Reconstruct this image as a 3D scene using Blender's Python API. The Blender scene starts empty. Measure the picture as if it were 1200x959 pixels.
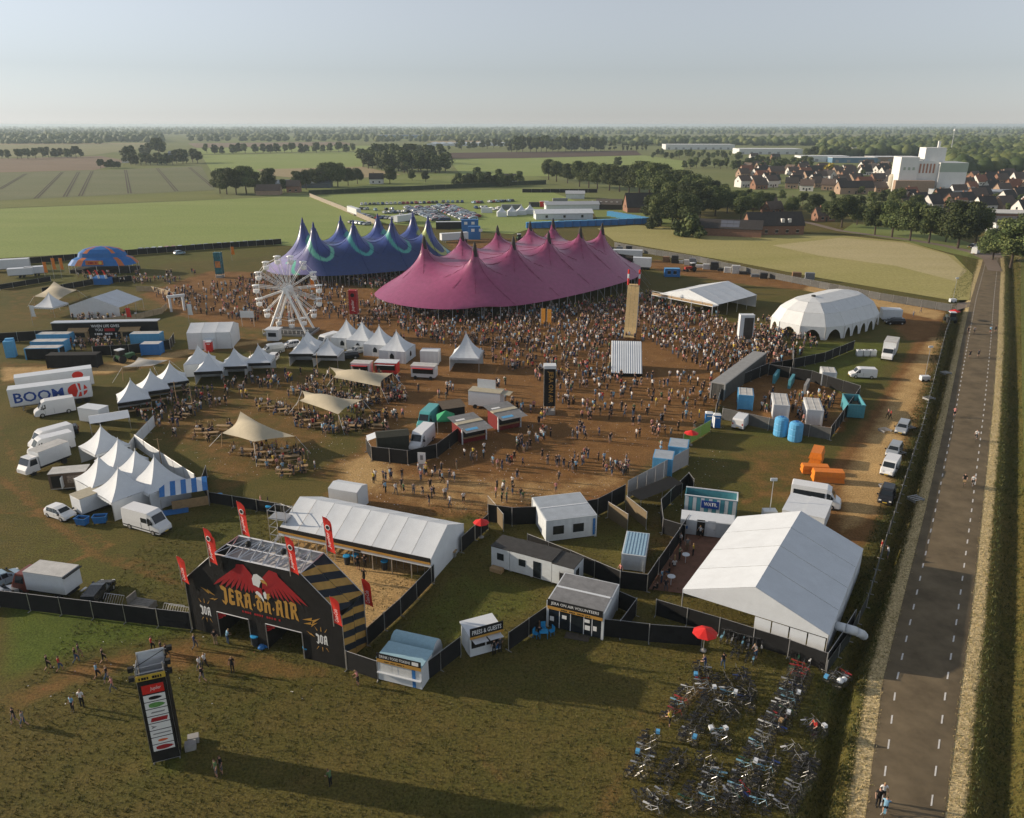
import bpy, bmesh, math, random
import numpy as np
from mathutils import Vector, Matrix

R = math.radians
random.seed(11)
rng = np.random.default_rng(11)
scene = bpy.context.scene
col = scene.collection

# ------------------------------------------------------------------ camera
F, CX, CY, CAMH, HORV = 910.0, 600.0, 479.5, 45.0, 146.0
PITCH = math.atan((CY - HORV) / F)
CP, SP = math.cos(PITCH), math.sin(PITCH)
cam = bpy.data.objects.new('camera', bpy.data.cameras.new('camera'))
col.objects.link(cam)
cam.location = (0, 0, CAMH)
cam.rotation_euler = (math.pi / 2 - PITCH, 0, 0)
cam.data.sensor_width = 36.0
cam.data.lens = F / 1200 * 36.0
cam.data.clip_start = 0.5
cam.data.clip_end = 60000
scene.camera = cam

# ------------------------------------------------------------------ sky, sun, exposure
SUN_EL, SUN_AZ = 17.0, 167.5          # elevation, angle from +X (counter-clockwise)
world = bpy.data.worlds.new('World')
scene.world = world
world.use_nodes = True
nt = world.node_tree
for n in list(nt.nodes):
  nt.nodes.remove(n)
sky = nt.nodes.new('ShaderNodeTexSky')
sky.sky_type = 'NISHITA'
sky.sun_disc = False
sky.sun_elevation = R(SUN_EL)
sky.sun_rotation = R(90 - SUN_AZ)
sky.altitude = 50
sky.air_density = 1.2
sky.dust_density = 0.0
sky.ozone_density = 6.0
hs = nt.nodes.new('ShaderNodeHueSaturation')
hs.inputs['Saturation'].default_value = 0.24
bg = nt.nodes.new('ShaderNodeBackground')
bg.inputs['Strength'].default_value = 0.115
wo = nt.nodes.new('ShaderNodeOutputWorld')
nt.links.new(sky.outputs[0], hs.inputs['Color'])
tn = nt.nodes.new('ShaderNodeVectorMath')
tn.operation = 'MULTIPLY'
tn.inputs[1].default_value = (0.985, 1.0, 1.035)
nt.links.new(hs.outputs[0], tn.inputs[0])
nt.links.new(tn.outputs[0], bg.inputs[0])
nt.links.new(bg.outputs[0], wo.inputs[0])

sl = bpy.data.lights.new('sun', 'SUN')
sl.energy = 5.0
sl.angle = R(0.55)
sl.color = (1.0, 0.845, 0.665)
sun = bpy.data.objects.new('sun', sl)
col.objects.link(sun)
sd = Vector((math.cos(R(SUN_AZ)) * math.cos(R(SUN_EL)), math.sin(R(SUN_AZ)) * math.cos(R(SUN_EL)), math.sin(R(SUN_EL))))
sun.rotation_euler = sd.to_track_quat('Z', 'Y').to_euler()
sun.location = sd * 300

scene.view_settings.view_transform = 'Standard'
scene.view_settings.look = 'None'
scene.view_settings.exposure = 0.24
scene.view_settings.gamma = 1.0
scene.view_settings.use_curve_mapping = False
scene.cycles.use_denoising = True
scene.cycles.max_bounces = 5
scene.cycles.diffuse_bounces = 2
scene.cycles.glossy_bounces = 2
scene.cycles.transmission_bounces = 2
scene.cycles.volume_bounces = 0
scene.cycles.transparent_max_bounces = 6
scene.cycles.use_adaptive_sampling = True
scene.cycles.adaptive_threshold = 0.02


# ------------------------------------------------------------------ ground coordinates of a point seen in the photograph
def G(u, v, z=0.0):
  a, b = (u - CX) / F, (CY - v) / F
  dy, dz = CP + b * SP, -SP + b * CP
  t = (z - CAMH) / dz
  return Vector((a * t, dy * t, z))


def PX(x, y, z=0.0):
  zz = z - CAMH
  f = y * CP - zz * SP
  return CX + F * x / f, CY - F * (y * SP + zz * CP) / f


def FP(A, B):
  a, b = G(*A), G(*B)
  d = b - a
  return a, math.atan2(d.y, d.x), d.length


# ------------------------------------------------------------------ materials
def srgb(h):
  h = h.lstrip('#')
  c = [int(h[i:i + 2], 16) / 255 for i in (0, 2, 4)]
  return tuple(x / 12.92 if x <= 0.04045 else ((x + 0.055) / 1.055) ** 2.4 for x in c)


MATS = {}


def M(name, rgb=None, rough=0.75, var=0.12, scale=3.0, bump=0.0, metal=0.0, spec=0.3, rnd=0.0, dirt=0.0, bscale=None, emit=0.0):
  if name in MATS:
    return MATS[name]
  if isinstance(rgb, str):
    rgb = srgb(rgb)
  m = bpy.data.materials.new(name)
  m.use_nodes = True
  t = m.node_tree
  b = t.nodes['Principled BSDF']
  b.inputs['Roughness'].default_value = rough
  b.inputs['Metallic'].default_value = metal
  b.inputs['Specular IOR Level'].default_value = spec
  b.inputs['Base Color'].default_value = (*rgb, 1)
  L = t.links.new
  if var > 0 or dirt > 0 or bump > 0:
    tc = t.nodes.new('ShaderNodeTexCoord')
    no = t.nodes.new('ShaderNodeTexNoise')
    no.inputs['Scale'].default_value = scale
    no.inputs['Detail'].default_value = 5
    no.inputs['Roughness'].default_value = 0.65
    L(tc.outputs['Object'], no.inputs['Vector'])
    mr = t.nodes.new('ShaderNodeMapRange')
    mr.inputs['From Min'].default_value = 0.3
    mr.inputs['From Max'].default_value = 0.7
    mr.inputs['To Min'].default_value = 1 - var
    mr.inputs['To Max'].default_value = 1 + var
    L(no.outputs['Fac'], mr.inputs['Value'])
    last = mr.outputs['Result']
    if rnd > 0:
      oi = t.nodes.new('ShaderNodeObjectInfo')
      m2 = t.nodes.new('ShaderNodeMapRange')
      m2.inputs['To Min'].default_value = 1 - rnd
      m2.inputs['To Max'].default_value = 1 + rnd
      L(oi.outputs['Random'], m2.inputs['Value'])
      mm = t.nodes.new('ShaderNodeMath'); mm.operation = 'MULTIPLY'
      L(last, mm.inputs[0]); L(m2.outputs['Result'], mm.inputs[1])
      last = mm.outputs[0]
    vm = t.nodes.new('ShaderNodeVectorMath'); vm.operation = 'SCALE'
    vm.inputs[0].default_value = rgb
    L(last, vm.inputs['Scale'])
    out = vm.outputs[0]
    if dirt > 0:
      n2 = t.nodes.new('ShaderNodeTexNoise')
      n2.inputs['Scale'].default_value = 0.9
      n2.inputs['Detail'].default_value = 6
      n2.inputs['Roughness'].default_value = 0.7
      L(tc.outputs['Object'], n2.inputs['Vector'])
      m3 = t.nodes.new('ShaderNodeMapRange')
      m3.inputs['From Min'].default_value = 0.24
      m3.inputs['From Max'].default_value = 0.78
      m3.inputs['To Max'].default_value = dirt
      L(n2.outputs['Fac'], m3.inputs['Value'])
      mx = t.nodes.new('ShaderNodeMix'); mx.data_type = 'RGBA'
      L(m3.outputs['Result'], mx.inputs['Factor'])
      L(out, mx.inputs['A'])
      mx.inputs['B'].default_value = (0.16, 0.13, 0.09, 1)
      out = mx.outputs['Result']
    L(out, b.inputs['Base Color'])
    if bump > 0:
      bn = t.nodes.new('ShaderNodeTexNoise')
      bn.inputs['Scale'].default_value = bscale or scale * 4
      bn.inputs['Detail'].default_value = 4
      L(tc.outputs['Object'], bn.inputs['Vector'])
      bp = t.nodes.new('ShaderNodeBump')
      bp.inputs['Strength'].default_value = bump
      bp.inputs['Distance'].default_value = 0.06
      L(bn.outputs['Fac'], bp.inputs['Height'])
      L(bp.outputs[0], b.inputs['Normal'])
  if emit:
    b.inputs['Emission Color'].default_value = (*rgb, 1)
    b.inputs['Emission Strength'].default_value = emit
  MATS[name] = m
  return m


# ------------------------------------------------------------------ mesh collector
class MB:
  def __init__(s):
    s.v, s.f, s.m, s.mats = [], [], [], []

  def mi(s, mat):
    if mat not in s.mats:
      s.mats.append(mat)
    return s.mats.index(mat)

  def add(s, verts, faces, mat):
    o, k = len(s.v), s.mi(mat)
    s.v += [tuple(p) for p in verts]
    for f in faces:
      s.f.append(tuple(i + o for i in f)); s.m.append(k)
    return s

  def poly(s, pts, mat):
    return s.add(pts, [tuple(range(len(pts)))], mat)

  def box(s, x0, x1, y0, y1, z0, z1, mat):
    v = [(x0, y0, z0), (x1, y0, z0), (x1, y1, z0), (x0, y1, z0), (x0, y0, z1), (x1, y0, z1), (x1, y1, z1), (x0, y1, z1)]
    return s.add(v, [(0, 3, 2, 1), (4, 5, 6, 7), (0, 1, 5, 4), (1, 2, 6, 5), (2, 3, 7, 6), (3, 0, 4, 7)], mat)

  def bar(s, p, q, r, mat, n=4, r2=None):
    p, q = Vector(p), Vector(q)
    d = (q - p)
    if d.length < 1e-6:
      return s
    d.normalize()
    a = d.orthogonal().normalized(); b = d.cross(a)
    r2 = r if r2 is None else r2
    v = []
    for c, rr in ((p, r), (q, r2)):
      for i in range(n):
        t = 2 * math.pi * (i + .5) / n
        v.append(c + a * math.cos(t) * rr + b * math.sin(t) * rr)
    fs = [(i, (i + 1) % n, n + (i + 1) % n, n + i) for i in range(n)]
    fs += [tuple(range(n - 1, -1, -1)), tuple(range(n, 2 * n))]
    return s.add(v, fs, mat)

  def prism(s, pts, z0, z1, mat, top=None):
    n = len(pts)
    v = [(x, y, z0) for x, y in pts] + [(x, y, z1) for x, y in pts]
    s.add(v, [(i, (i + 1) % n, n + (i + 1) % n, n + i) for i in range(n)] + [tuple(range(n - 1, -1, -1))], mat)
    return s.poly([(x, y, z1) for x, y in pts], top or mat)

  def xprism(s, pts, y0, y1, mat):          # outline in x,z pushed from y0 to y1
    n = len(pts)
    v = [(x, y0, z) for x, z in pts] + [(x, y1, z) for x, z in pts]
    return s.add(v, [(i, (i + 1) % n, n + (i + 1) % n, n + i) for i in range(n)] + [tuple(range(n - 1, -1, -1)), tuple(range(n, 2 * n))], mat)

  def lathe(s, prof, n, mat, c=(0, 0, 0)):
    v = []
    for r, z in prof:
      for i in range(n):
        t = 2 * math.pi * i / n
        v.append((c[0] + r * math.cos(t), c[1] + r * math.sin(t), c[2] + z))
    fs = []
    for k in range(len(prof) - 1):
      for i in range(n):
        j = (i + 1) % n
        fs.append((k * n + i, k * n + j, (k + 1) * n + j, (k + 1) * n + i))
    fs.append(tuple(range(n - 1, -1, -1)))
    fs.append(tuple(range((len(prof) - 1) * n, len(prof) * n)))
    return s.add(v, fs, mat)

  def grid(s, P, mat):                       # P[i][j] points
    n, m = len(P), len(P[0])
    v = [p for row in P for p in row]
    return s.add(v, [(i * m + j, i * m + j + 1, (i + 1) * m + j + 1, (i + 1) * m + j) for i in range(n - 1) for j in range(m - 1)], mat)

  def mesh(s, name, smooth=False):
    me = bpy.data.meshes.new(name)
    me.from_pydata(s.v, [], s.f)
    for m in s.mats:
      me.materials.append(m)
    if len(s.mats) > 1:
      me.polygons.foreach_set('material_index', s.m)
    if smooth:
      me.polygons.foreach_set('use_smooth', [True] * len(me.polygons))
    me.update()
    return me

  def build(s, name, parent=None, smooth=False, loc=None, rz=0.0):
    o = LAST[0] = link(name, s.mesh(name, smooth), parent)
    if loc is not None:
      o.location = loc
    o.rotation_euler.z = rz
    return o


def link(name, me, parent=None):
  o = bpy.data.objects.new(name, me)
  col.objects.link(o)
  if parent is not None:
    o.parent = parent
  return o


def tag(o, label=None, cat=None, group=None, kind=None):
  if label: o['label'] = label
  if cat: o['category'] = cat
  if group: o['group'] = group
  if kind: o['kind'] = kind
  return o


def T(name, loc, rz, label, cat, group=None):
  o = bpy.data.objects.new(name, None)
  o.empty_display_size = 0.3
  col.objects.link(o)
  o.location = loc
  o.rotation_euler.z = rz
  return tag(o, label, cat, group)


LAST = [None]


def copy_tree(o, loc=None, rz=None, label=None, parent=None):
  c = o.copy()
  col.objects.link(c)
  if parent is not None:
    c.parent = parent
  if loc is not None: c.location = loc
  if rz is not None: c.rotation_euler.z = rz
  if label: c['label'] = label
  for ch in o.children:
    copy_tree(ch, parent=c)
  return c


ORD = ['', 'first', 'second', 'third', 'fourth', 'fifth', 'sixth', 'seventh', 'eighth', 'ninth', 'tenth', 'eleventh', 'twelfth', 'thirteenth',
       'fourteenth', 'fifteenth', 'sixteenth', 'seventeenth', 'eighteenth', 'nineteenth', 'twentieth']


def ordn(k):
  if k <= 20: return ORD[k]
  tens = {2: 'twenty', 3: 'thirty', 4: 'forty', 5: 'fifty', 6: 'sixty', 7: 'seventy', 8: 'eighty', 9: 'ninety'}
  t, u = divmod(k, 10)
  if u == 0: return tens[t][:-1] + 'ieth'
  return tens[t] + '-' + ORD[u]


# flat lettering: text outline as a mesh whose letters stand in the plane (ex, ez), 4 mm thick
def lettering(parent, body, mat, o, ex, ez, w=None, h=None, name='lettering', bold=0.0, shear=0.0):
  cu = bpy.data.curves.new('t', 'FONT')
  cu.body = body
  cu.resolution_u = 2
  cu.offset = bold
  cu.shear = shear
  cu.align_x = 'LEFT'
  ob = bpy.data.objects.new('t', cu)
  col.objects.link(ob)
  bpy.context.view_layer.update()
  me = bpy.data.meshes.new_from_object(ob.evaluated_get(bpy.context.evaluated_depsgraph_get()))
  bpy.data.objects.remove(ob)
  bpy.data.curves.remove(cu)
  n = len(me.vertices)
  co = np.empty(n * 3); me.vertices.foreach_get('co', co); co = co.reshape(-1, 3)
  mn, mx = co.min(0), co.max(0)
  sx = (w / (mx[0] - mn[0])) if w else (h / (mx[1] - mn[1]))
  sy = (h / (mx[1] - mn[1])) if h else sx
  ex, ez, o = Vector(ex).normalized(), Vector(ez).normalized(), Vector(o)
  q = np.outer((co[:, 0] - mn[0]) * sx, ex) + np.outer((co[:, 1] - mn[1]) * sy, ez) + np.array(o)
  me.vertices.foreach_set('co', q.ravel())
  me.materials.clear(); me.materials.append(mat)
  me.update()
  return link(name, me, parent)


def marks(parent, mat, x0, x1, y, z, h, n, name='printed_mark'):
  w = (x1 - x0) / n                       # print too small to read: short blocks of uneven width
  for k in range(n):
    a = x0 + k * w; f = .55 + .35 * ((k * 7) % 4) / 3
    if k % 5 == 4: continue
    MB().box(a, a + w * f, y, y + .004, z, z + h * (.8 + .2 * ((k * 3) % 3) / 2), mat).build(name, parent)


# ------------------------------------------------------------------ shared palette
WHITE = M('white_canvas', (0.655, 0.69, 0.715), 0.7, 0.05, 0.6, 0.35, dirt=0.1, bscale=1.3)
WPAINT = M('white_paint', (0.66, 0.69, 0.71), 0.35, 0.04, 2.0, dirt=0.08)
CABIN = M('cabin_white', (0.61, 0.65, 0.67), 0.5, 0.06, 2.0, dirt=0.18)
GREYROOF = M('grey_roof', (0.20, 0.20, 0.20), 0.7, 0.2, 1.5, 0.2)
DARKROOF = M('dark_roof', (0.05, 0.048, 0.045), 0.75, 0.25, 1.5, 0.2)
BLACK = M('black_cloth', (0.014, 0.013, 0.012), 0.85, 0.25, 1.2, 0.3)
BLACK2 = M('black_sheet', (0.012, 0.012, 0.012), 0.9, 0.3, 1.2, 0.2, rnd=0.3)
STEEL = M('galvanised_steel', (0.42, 0.42, 0.42), 0.45, 0.12, 6.0, metal=0.6)
ALU = M('aluminium', (0.60, 0.60, 0.60), 0.35, 0.08, 6.0, metal=0.7)
GOLD = M('gold_print', (0.50, 0.27, 0.055), 0.7, 0.1, 2.0)
WOOD = M('plywood', (0.36, 0.24, 0.12), 0.7, 0.2, 2.5)
BEIGE = M('beige_canvas', (0.47, 0.41, 0.29), 0.8, 0.07, 0.8, 0.2)
RED = M('red_plastic', (0.62, 0.025, 0.02), 0.5, 0.1)
REDFLAG = M('red_flag_cloth', (0.60, 0.03, 0.018), 0.7, 0.1)
BLUE = M('blue_plastic', (0.03, 0.16, 0.42), 0.5, 0.12)
SKYBLUE = M('pale_blue_plastic', (0.10, 0.36, 0.62), 0.5, 0.1, dirt=0.08)
GLASS = M('dark_glass', (0.015, 0.02, 0.025), 0.08, 0.0, spec=0.6)
RUBBER = M('tyre_rubber', (0.018, 0.018, 0.018), 0.85, 0.1)
ORANGE = M('orange_paint', (0.72, 0.20, 0.015), 0.5, 0.1, dirt=0.12)
GREEN = M('green_canvas', (0.03, 0.28, 0.12), 0.7, 0.1)
PRINTW = M('white_print', (0.78, 0.78, 0.76), 0.6, 0.0)
PRINTR = M('red_print', (0.36, 0.018, 0.022), 0.7, 0.1)
PRINTB = M('black_print', (0.012, 0.012, 0.012), 0.7, 0.0)
PRINTBLUE = M('blue_print', (0.015, 0.06, 0.28), 0.6, 0.0)
INSIDE = M('dark_interior', (0.02, 0.018, 0.016), 0.9, 0.2)
CONCRETE = M('concrete', (0.33, 0.32, 0.30), 0.85, 0.12, 2.0, 0.2)
# ================================================================== GROUND
def poly_sd(X, Y, poly):
  """signed distance (inside positive) to a polygon, vectorised"""
  P = np.array(poly); n = len(P)
  d = np.full(X.shape, 1e9); ins = np.zeros(X.shape, bool)
  for i in range(n):
    ax, ay = P[i]; bx, by = P[(i + 1) % n]
    ex, ey = bx - ax, by - ay
    t = np.clip(((X - ax) * ex + (Y - ay) * ey) / (ex * ex + ey * ey + 1e-9), 0, 1)
    d = np.minimum(d, np.hypot(X - ax - t * ex, Y - ay - t * ey))
    c = ((ay > Y) != (by > Y)) & (X < (bx - ax) * (Y - ay) / (by - ay + 1e-12) + ax)
    ins ^= c
  return np.where(ins, d, -d)


def line_d(X, Y, pts):
  d = np.full(X.shape, 1e9)
  for (ax, ay), (bx, by) in zip(pts, pts[1:]):
    ex, ey = bx - ax, by - ay
    t = np.clip(((X - ax) * ex + (Y - ay) * ey) / (ex * ex + ey * ey + 1e-9), 0, 1)
    d = np.minimum(d, np.hypot(X - ax - t * ex, Y - ay - t * ey))
  return d


def W2(pts):
  return [tuple(G(*p)[:2]) for p in pts]


def sm(x, a, b):
  t = np.clip((x - a) / (b - a), 0, 1)
  return t * t * (3 - 2 * t)


# road edges (photograph points on the ground)
ROAD_L = W2([(1010, 985), (1014, 959), (1034, 800), (1054, 720), (1084, 600), (1111, 480), (1127, 400), (1138, 350), (1149, 315), (1153, 300)])
ROAD_R = W2([(1104, 985), (1107, 959), (1127, 800), (1138, 720), (1151, 600), (1163, 480), (1169, 400), (1171, 350), (1173, 315), (1172, 300)])
def extend(pts, m):
  (ax, ay), (bx, by) = pts[1], pts[0]
  d = math.hypot(bx - ax, by - ay)
  return [(bx + (bx - ax) / d * m, by + (by - ay) / d * m)] + pts
ROAD_L, ROAD_R = extend(ROAD_L, 30), extend(ROAD_R, 30)
def offs(pts, m):
  out = []
  for i, (x, y) in enumerate(pts):
    a, b = pts[max(i - 1, 0)], pts[min(i + 1, len(pts) - 1)]
    tx, ty = b[0] - a[0], b[1] - a[1]; l = math.hypot(tx, ty)
    out.append((x + ty / l * m, y - tx / l * m))
  return out
DITCH_L = [offs(ROAD_L, -d)[i] for i, d in enumerate((2.9, 2.9, 2.9, 2.8, 2.5, 2.0, 1.9, 1.9, 1.9))]
DZ = lambda a, b: -1.2 * (1 - sm(a, .15, 1.15)) - .85 * (1 - sm(b, .3, 1.7))
DITCH_R = offs(ROAD_R, 3.3)

XS = np.concatenate([np.arange(-260, -110, 1.6), np.arange(-110, 100, 0.62), np.arange(100, 300.1, 1.3)])
ys = [8.0]
while ys[-1] < 470:
  ys.append(ys[-1] + 0.42 + ys[-1] * 0.0042)
YS = np.array(ys)
GX, GY = np.meshgrid(XS, YS)
dl, dr = line_d(GX, GY, DITCH_L), line_d(GX, GY, DITCH_R)
sdroad = poly_sd(GX, GY, ROAD_L + ROAD_R[::-1])
und = 0.05 * np.sin(GX * 0.31 + 1.3 * np.sin(GY * 0.17)) * np.cos(GY * 0.27 + GX * 0.05)
GZ = DZ(dl, dr)
GZ = GZ + und * sm(-sdroad, 0.3, 2.0) * (GX > 90) * 0.5

# wear maps: bare earth, pale sand, lush green, straw
earth_polys = [
  ([(165, 345), (245, 318), (330, 320), (430, 338), (545, 372), (760, 352), (905, 392), (935, 425), (862, 445), (838, 480), (808, 512), (735, 572), (690, 596), (575, 606), (470, 606), (385, 580), (425, 560), (425, 520), (440, 460), (415, 395), (370, 392), (290, 385), (215, 372)], 4.0, 1.0),
  ([(395, 535), (440, 520), (470, 545), (400, 570), (350, 560)], 2.0, 0.6),
  ([(840, 425), (900, 415), (1000, 470), (990, 508), (900, 505), (835, 470)], 1.0, 0.85),
  ([(945, 330), (1110, 362), (1120, 372), (1100, 400), (1060, 400), (1030, 362), (990, 345), (880, 335), (780, 320), (755, 312), (765, 304)], 3.0, 0.85),
  ([(1075, 395), (1108, 395), (1072, 500), (1046, 560), (1025, 620), (1015, 640), (975, 640), (950, 600), (975, 545), (1030, 470)], 2.2, 1.0),
  ([(850, 530), (960, 520), (1000, 560), (940, 600), (870, 590)], 4.0, 0.45),
  ([(760, 600), (835, 618), (800, 690), (740, 690)], 1.0, 0.4),
  ([(215, 745), (400, 785), (345, 800), (230, 790), (130, 790), (0, 845), (0, 818), (110, 765)], 2.2, 0.55),
  ([(0, 425), (130, 425), (245, 402), (330, 392), (330, 404), (250, 415), (140, 440), (0, 452)], 2.0, 0.55),
  ([(150, 500), (240, 455), (330, 430), (400, 440), (390, 520), (250, 590), (235, 540)], 3.0, 0.5),
  ([(240, 380), (330, 395), (380, 400), (370, 420), (250, 410)], 3.0, 0.5),
  ([(0, 330), (60, 345), (210, 352), (215, 372), (120, 365), (0, 385)], 4.0, 0.35),
  ([(520, 278), (610, 280), (620, 300), (530, 305)], 4.0, 0.7),
]
sand_polys = [
  ([(400, 688), (500, 668), (530, 625), (345, 590), (330, 660)], 1.0, 1.0),
  ([(430, 590), (560, 607), (650, 596), (745, 570), (760, 540), (640, 560), (520, 548), (400, 560)], 5.0, 0.5),
  ([(395, 545), (450, 525), (470, 560), (400, 590)], 3.0, 0.8),
  ([(345, 645), (506, 685), (430, 758), (392, 735), (330, 700)], .8, 1.0),
  ([(0, 430), (120, 428), (240, 405), (325, 396), (325, 400), (240, 412), (130, 438), (0, 448)], 1.5, 0.7),
  ([(1090, 395), (1108, 395), (1064, 510), (1035, 600), (985, 625), (985, 560), (1040, 470)], 2.5, 0.8),
  ([(950, 332), (1108, 366), (1100, 376), (940, 340)], 2.0, 0.8),
]
lush_polys = [
  ([(0, 690), (225, 730), (220, 745), (110, 765), (0, 800), (0, 710)], 2.5, 0.75),
  ([(0, 600), (140, 625), (225, 660), (215, 715), (90, 700), (0, 690)], 4.0, 0.35),
  ([(440, 755), (540, 665), (640, 690), (640, 715), (540, 760)], 3.0, 0.5),
  ([(230, 560), (330, 580), (320, 640), (220, 660)], 4.0, 0.35),
  ([(620, 640), (740, 600), (800, 590), (760, 640), (720, 665)], 3.0, 0.35),
  ([(160, 870), (230, 850), (215, 910), (180, 915)], 2.0, 0.6),
  ([(930, 400), (1060, 400), (1030, 450), (960, 470), (930, 440)], 3.0, 0.55),
  ([(850, 500), (1010, 500), (960, 525), (850, 530)], 3.0, 0.4),
  ([(880, 720), (1010, 720), (960, 959), (860, 959)], 5.0, 0.3),
  ([(0, 300), (330, 283), (330, 300), (200, 310), (150, 330), (0, 340)], 4.0, 0.4),
  ([(600, 265), (760, 262), (1000, 310), (1140, 352), (1130, 300), (760, 255)], 3.0, 0.6),
]
def paint(polys):
  a = np.zeros(GX.shape)
  for pts, soft, amt in polys:
    a = np.maximum(a, amt * sm(poly_sd(GX, GY, W2(pts)), -soft, soft))
  return a
earth, sand, lush = paint(earth_polys), paint(sand_polys), paint(lush_polys)
straw = np.maximum((1 - sm(-sdroad, 0.7, 1.6)) * (sdroad < 0.5), 0) * sm(dl, .5, 1.1)
straw = np.maximum(straw, 0.55 * (1 - sm(np.abs(dr - 2.6), 0.3, 1.0)) * (GX > 20))
for pts, w, amt in [  # tyre tracks
  ([(1100, 395), (1050, 490), (1010, 560), (985, 625)], 0.35, 0.9), ([(1085, 400), (1038, 490), (992, 560), (965, 610)], 0.35, 0.8),
  ([(0, 600), (90, 610), (130, 640), (60, 668), (0, 670)], 0.4, 0.5), ([(0, 560), (60, 612), (120, 655), (230, 690)], 0.5, 0.55), ([(0, 500), (40, 590), (110, 645), (210, 670)], 0.5, 0.45),
  ([(870, 590), (930, 565), (985, 545)], 0.35, 0.6), ([(400, 770), (520, 830), (620, 959)], 0.4, 0.3), ([(700, 959), (760, 860), (840, 790)], 0.6, 0.35),
  ([(640, 959), (720, 860), (830, 770)], 0.6, 0.3), ([(960, 930), (1000, 760)], 0.5, 0.4)]:
  earth = np.maximum(earth, amt * (1 - sm(line_d(GX, GY, W2(pts)), w * 0.5, w * 2.2)))
earth = earth * (dl > 1.2)

def ground_material():
  m = bpy.data.materials.new('meadow_ground'); m.use_nodes = True
  t = m.node_tree; L = t.links.new
  b = t.nodes['Principled BSDF']
  b.inputs['Roughness'].default_value = 0.95
  b.inputs['Specular IOR Level'].default_value = 0.1
  tc = t.nodes.new('ShaderNodeTexCoord')
  def noise(sc, det=5, rough=0.65, stretch=None, dist=0.0):
    n = t.nodes.new('ShaderNodeTexNoise')
    n.inputs['Scale'].default_value = sc; n.inputs['Detail'].default_value = det
    n.inputs['Roughness'].default_value = rough; n.inputs['Distortion'].default_value = dist
    if stretch:
      mp = t.nodes.new('ShaderNodeMapping')
      mp.inputs['Scale'].default_value = stretch[:3]; mp.inputs['Rotation'].default_value = (0, 0, stretch[3])
      L(tc.outputs['Object'], mp.inputs['Vector']); L(mp.outputs[0], n.inputs['Vector'])
    else:
      L(tc.outputs['Object'], n.inputs['Vector'])
    return n.outputs['Fac']
  def ramp(x, a, b_, lo=0.0, hi=1.0):
    r = t.nodes.new('ShaderNodeMapRange')
    r.inputs['From Min'].default_value = a; r.inputs['From Max'].default_value = b_
    r.inputs['To Min'].default_value = lo; r.inputs['To Max'].default_value = hi
    L(x, r.inputs['Value']); return r.outputs['Result']
  def mix(f, A, B):
    x = t.nodes.new('ShaderNodeMix'); x.data_type = 'RGBA'
    if isinstance(f, float): x.inputs['Factor'].default_value = f
    else: L(f, x.inputs['Factor'])
    for k, c in (('A', A), ('B', B)):
      if isinstance(c, tuple): x.inputs[k].default_value = (*c, 1)
      else: L(c, x.inputs[k])
    return x.outputs['Result']
  def math_(op, a, b_):
    x = t.nodes.new('ShaderNodeMath'); x.operation = op
    for i, c in enumerate((a, b_)):
      if isinstance(c, (int, float)): x.inputs[i].default_value = c
      else: L(c, x.inputs[i])
    return x.outputs[0]
  def attr(n):
    a = t.nodes.new('ShaderNodeAttribute'); a.attribute_name = n; return a.outputs['Fac']
  big, mid, fine = noise(0.045, 4), noise(0.35, 6), noise(4.5, 8, 0.8)
  streak = noise(1.0, 6, 0.7, (0.35, 3.2, 1, R(28)))
  grass = mix(ramp(big, 0.35, 0.65), (0.122, 0.098, 0.028), (0.083, 0.083, 0.020))
  grass = mix(ramp(mid, 0.42, 0.72, 0, 0.5), grass, (0.161, 0.112, 0.037))
  grass = mix(ramp(streak, 0.46, 0.74, 0, 0.35), grass, (0.054, 0.055, 0.013))
  fine_d = ramp(fine, 0.32, 0.68, 0.30, 1.75)
  lushc = mix(ramp(mid, 0.3, 0.7), (0.068, 0.104, 0.017), (0.108, 0.131, 0.023))
  def edge(name, w=0.55):
    return ramp(math_('ADD', attr(name), math_('MULTIPLY', math_('SUBTRACT', mid, 0.5), w * 2)), 0.30, 0.72)
  c = mix(edge('lush', 0.4), grass, lushc)
  strawc = mix(ramp(fine, 0.3, 0.7), (0.42, 0.32, 0.16), (0.62, 0.50, 0.28))
  c = mix(edge('straw', 0.35), c, strawc)
  earthc = mix(ramp(mid, 0.3, 0.7), (0.163, 0.080, 0.028), (0.243, 0.129, 0.047))
  earthc = mix(ramp(streak, 0.5, 0.75, 0, 0.4), earthc, (0.113, 0.060, 0.022))
  c = mix(edge('earth', 0.5), c, earthc)
  sandc = mix(ramp(mid, 0.3, 0.7), (0.393, 0.251, 0.104), (0.498, 0.335, 0.148))
  c = mix(edge('sand', 0.3), c, sandc)
  vm = t.nodes.new('ShaderNodeVectorMath'); vm.operation = 'SCALE'
  L(c, vm.inputs[0]); L(fine_d, vm.inputs['Scale'])
  L(vm.outputs[0], b.inputs['Base Color'])
  bp = t.nodes.new('ShaderNodeBump'); bp.inputs['Strength'].default_value = 0.85; bp.inputs['Distance'].default_value = 0.10
  bh = math_('ADD', noise(5.5, 5, 0.75), math_('MULTIPLY', streak, 0.35))
  L(bh, bp.inputs['Height']); L(bp.outputs[0], b.inputs['Normal'])
  return m

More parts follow.
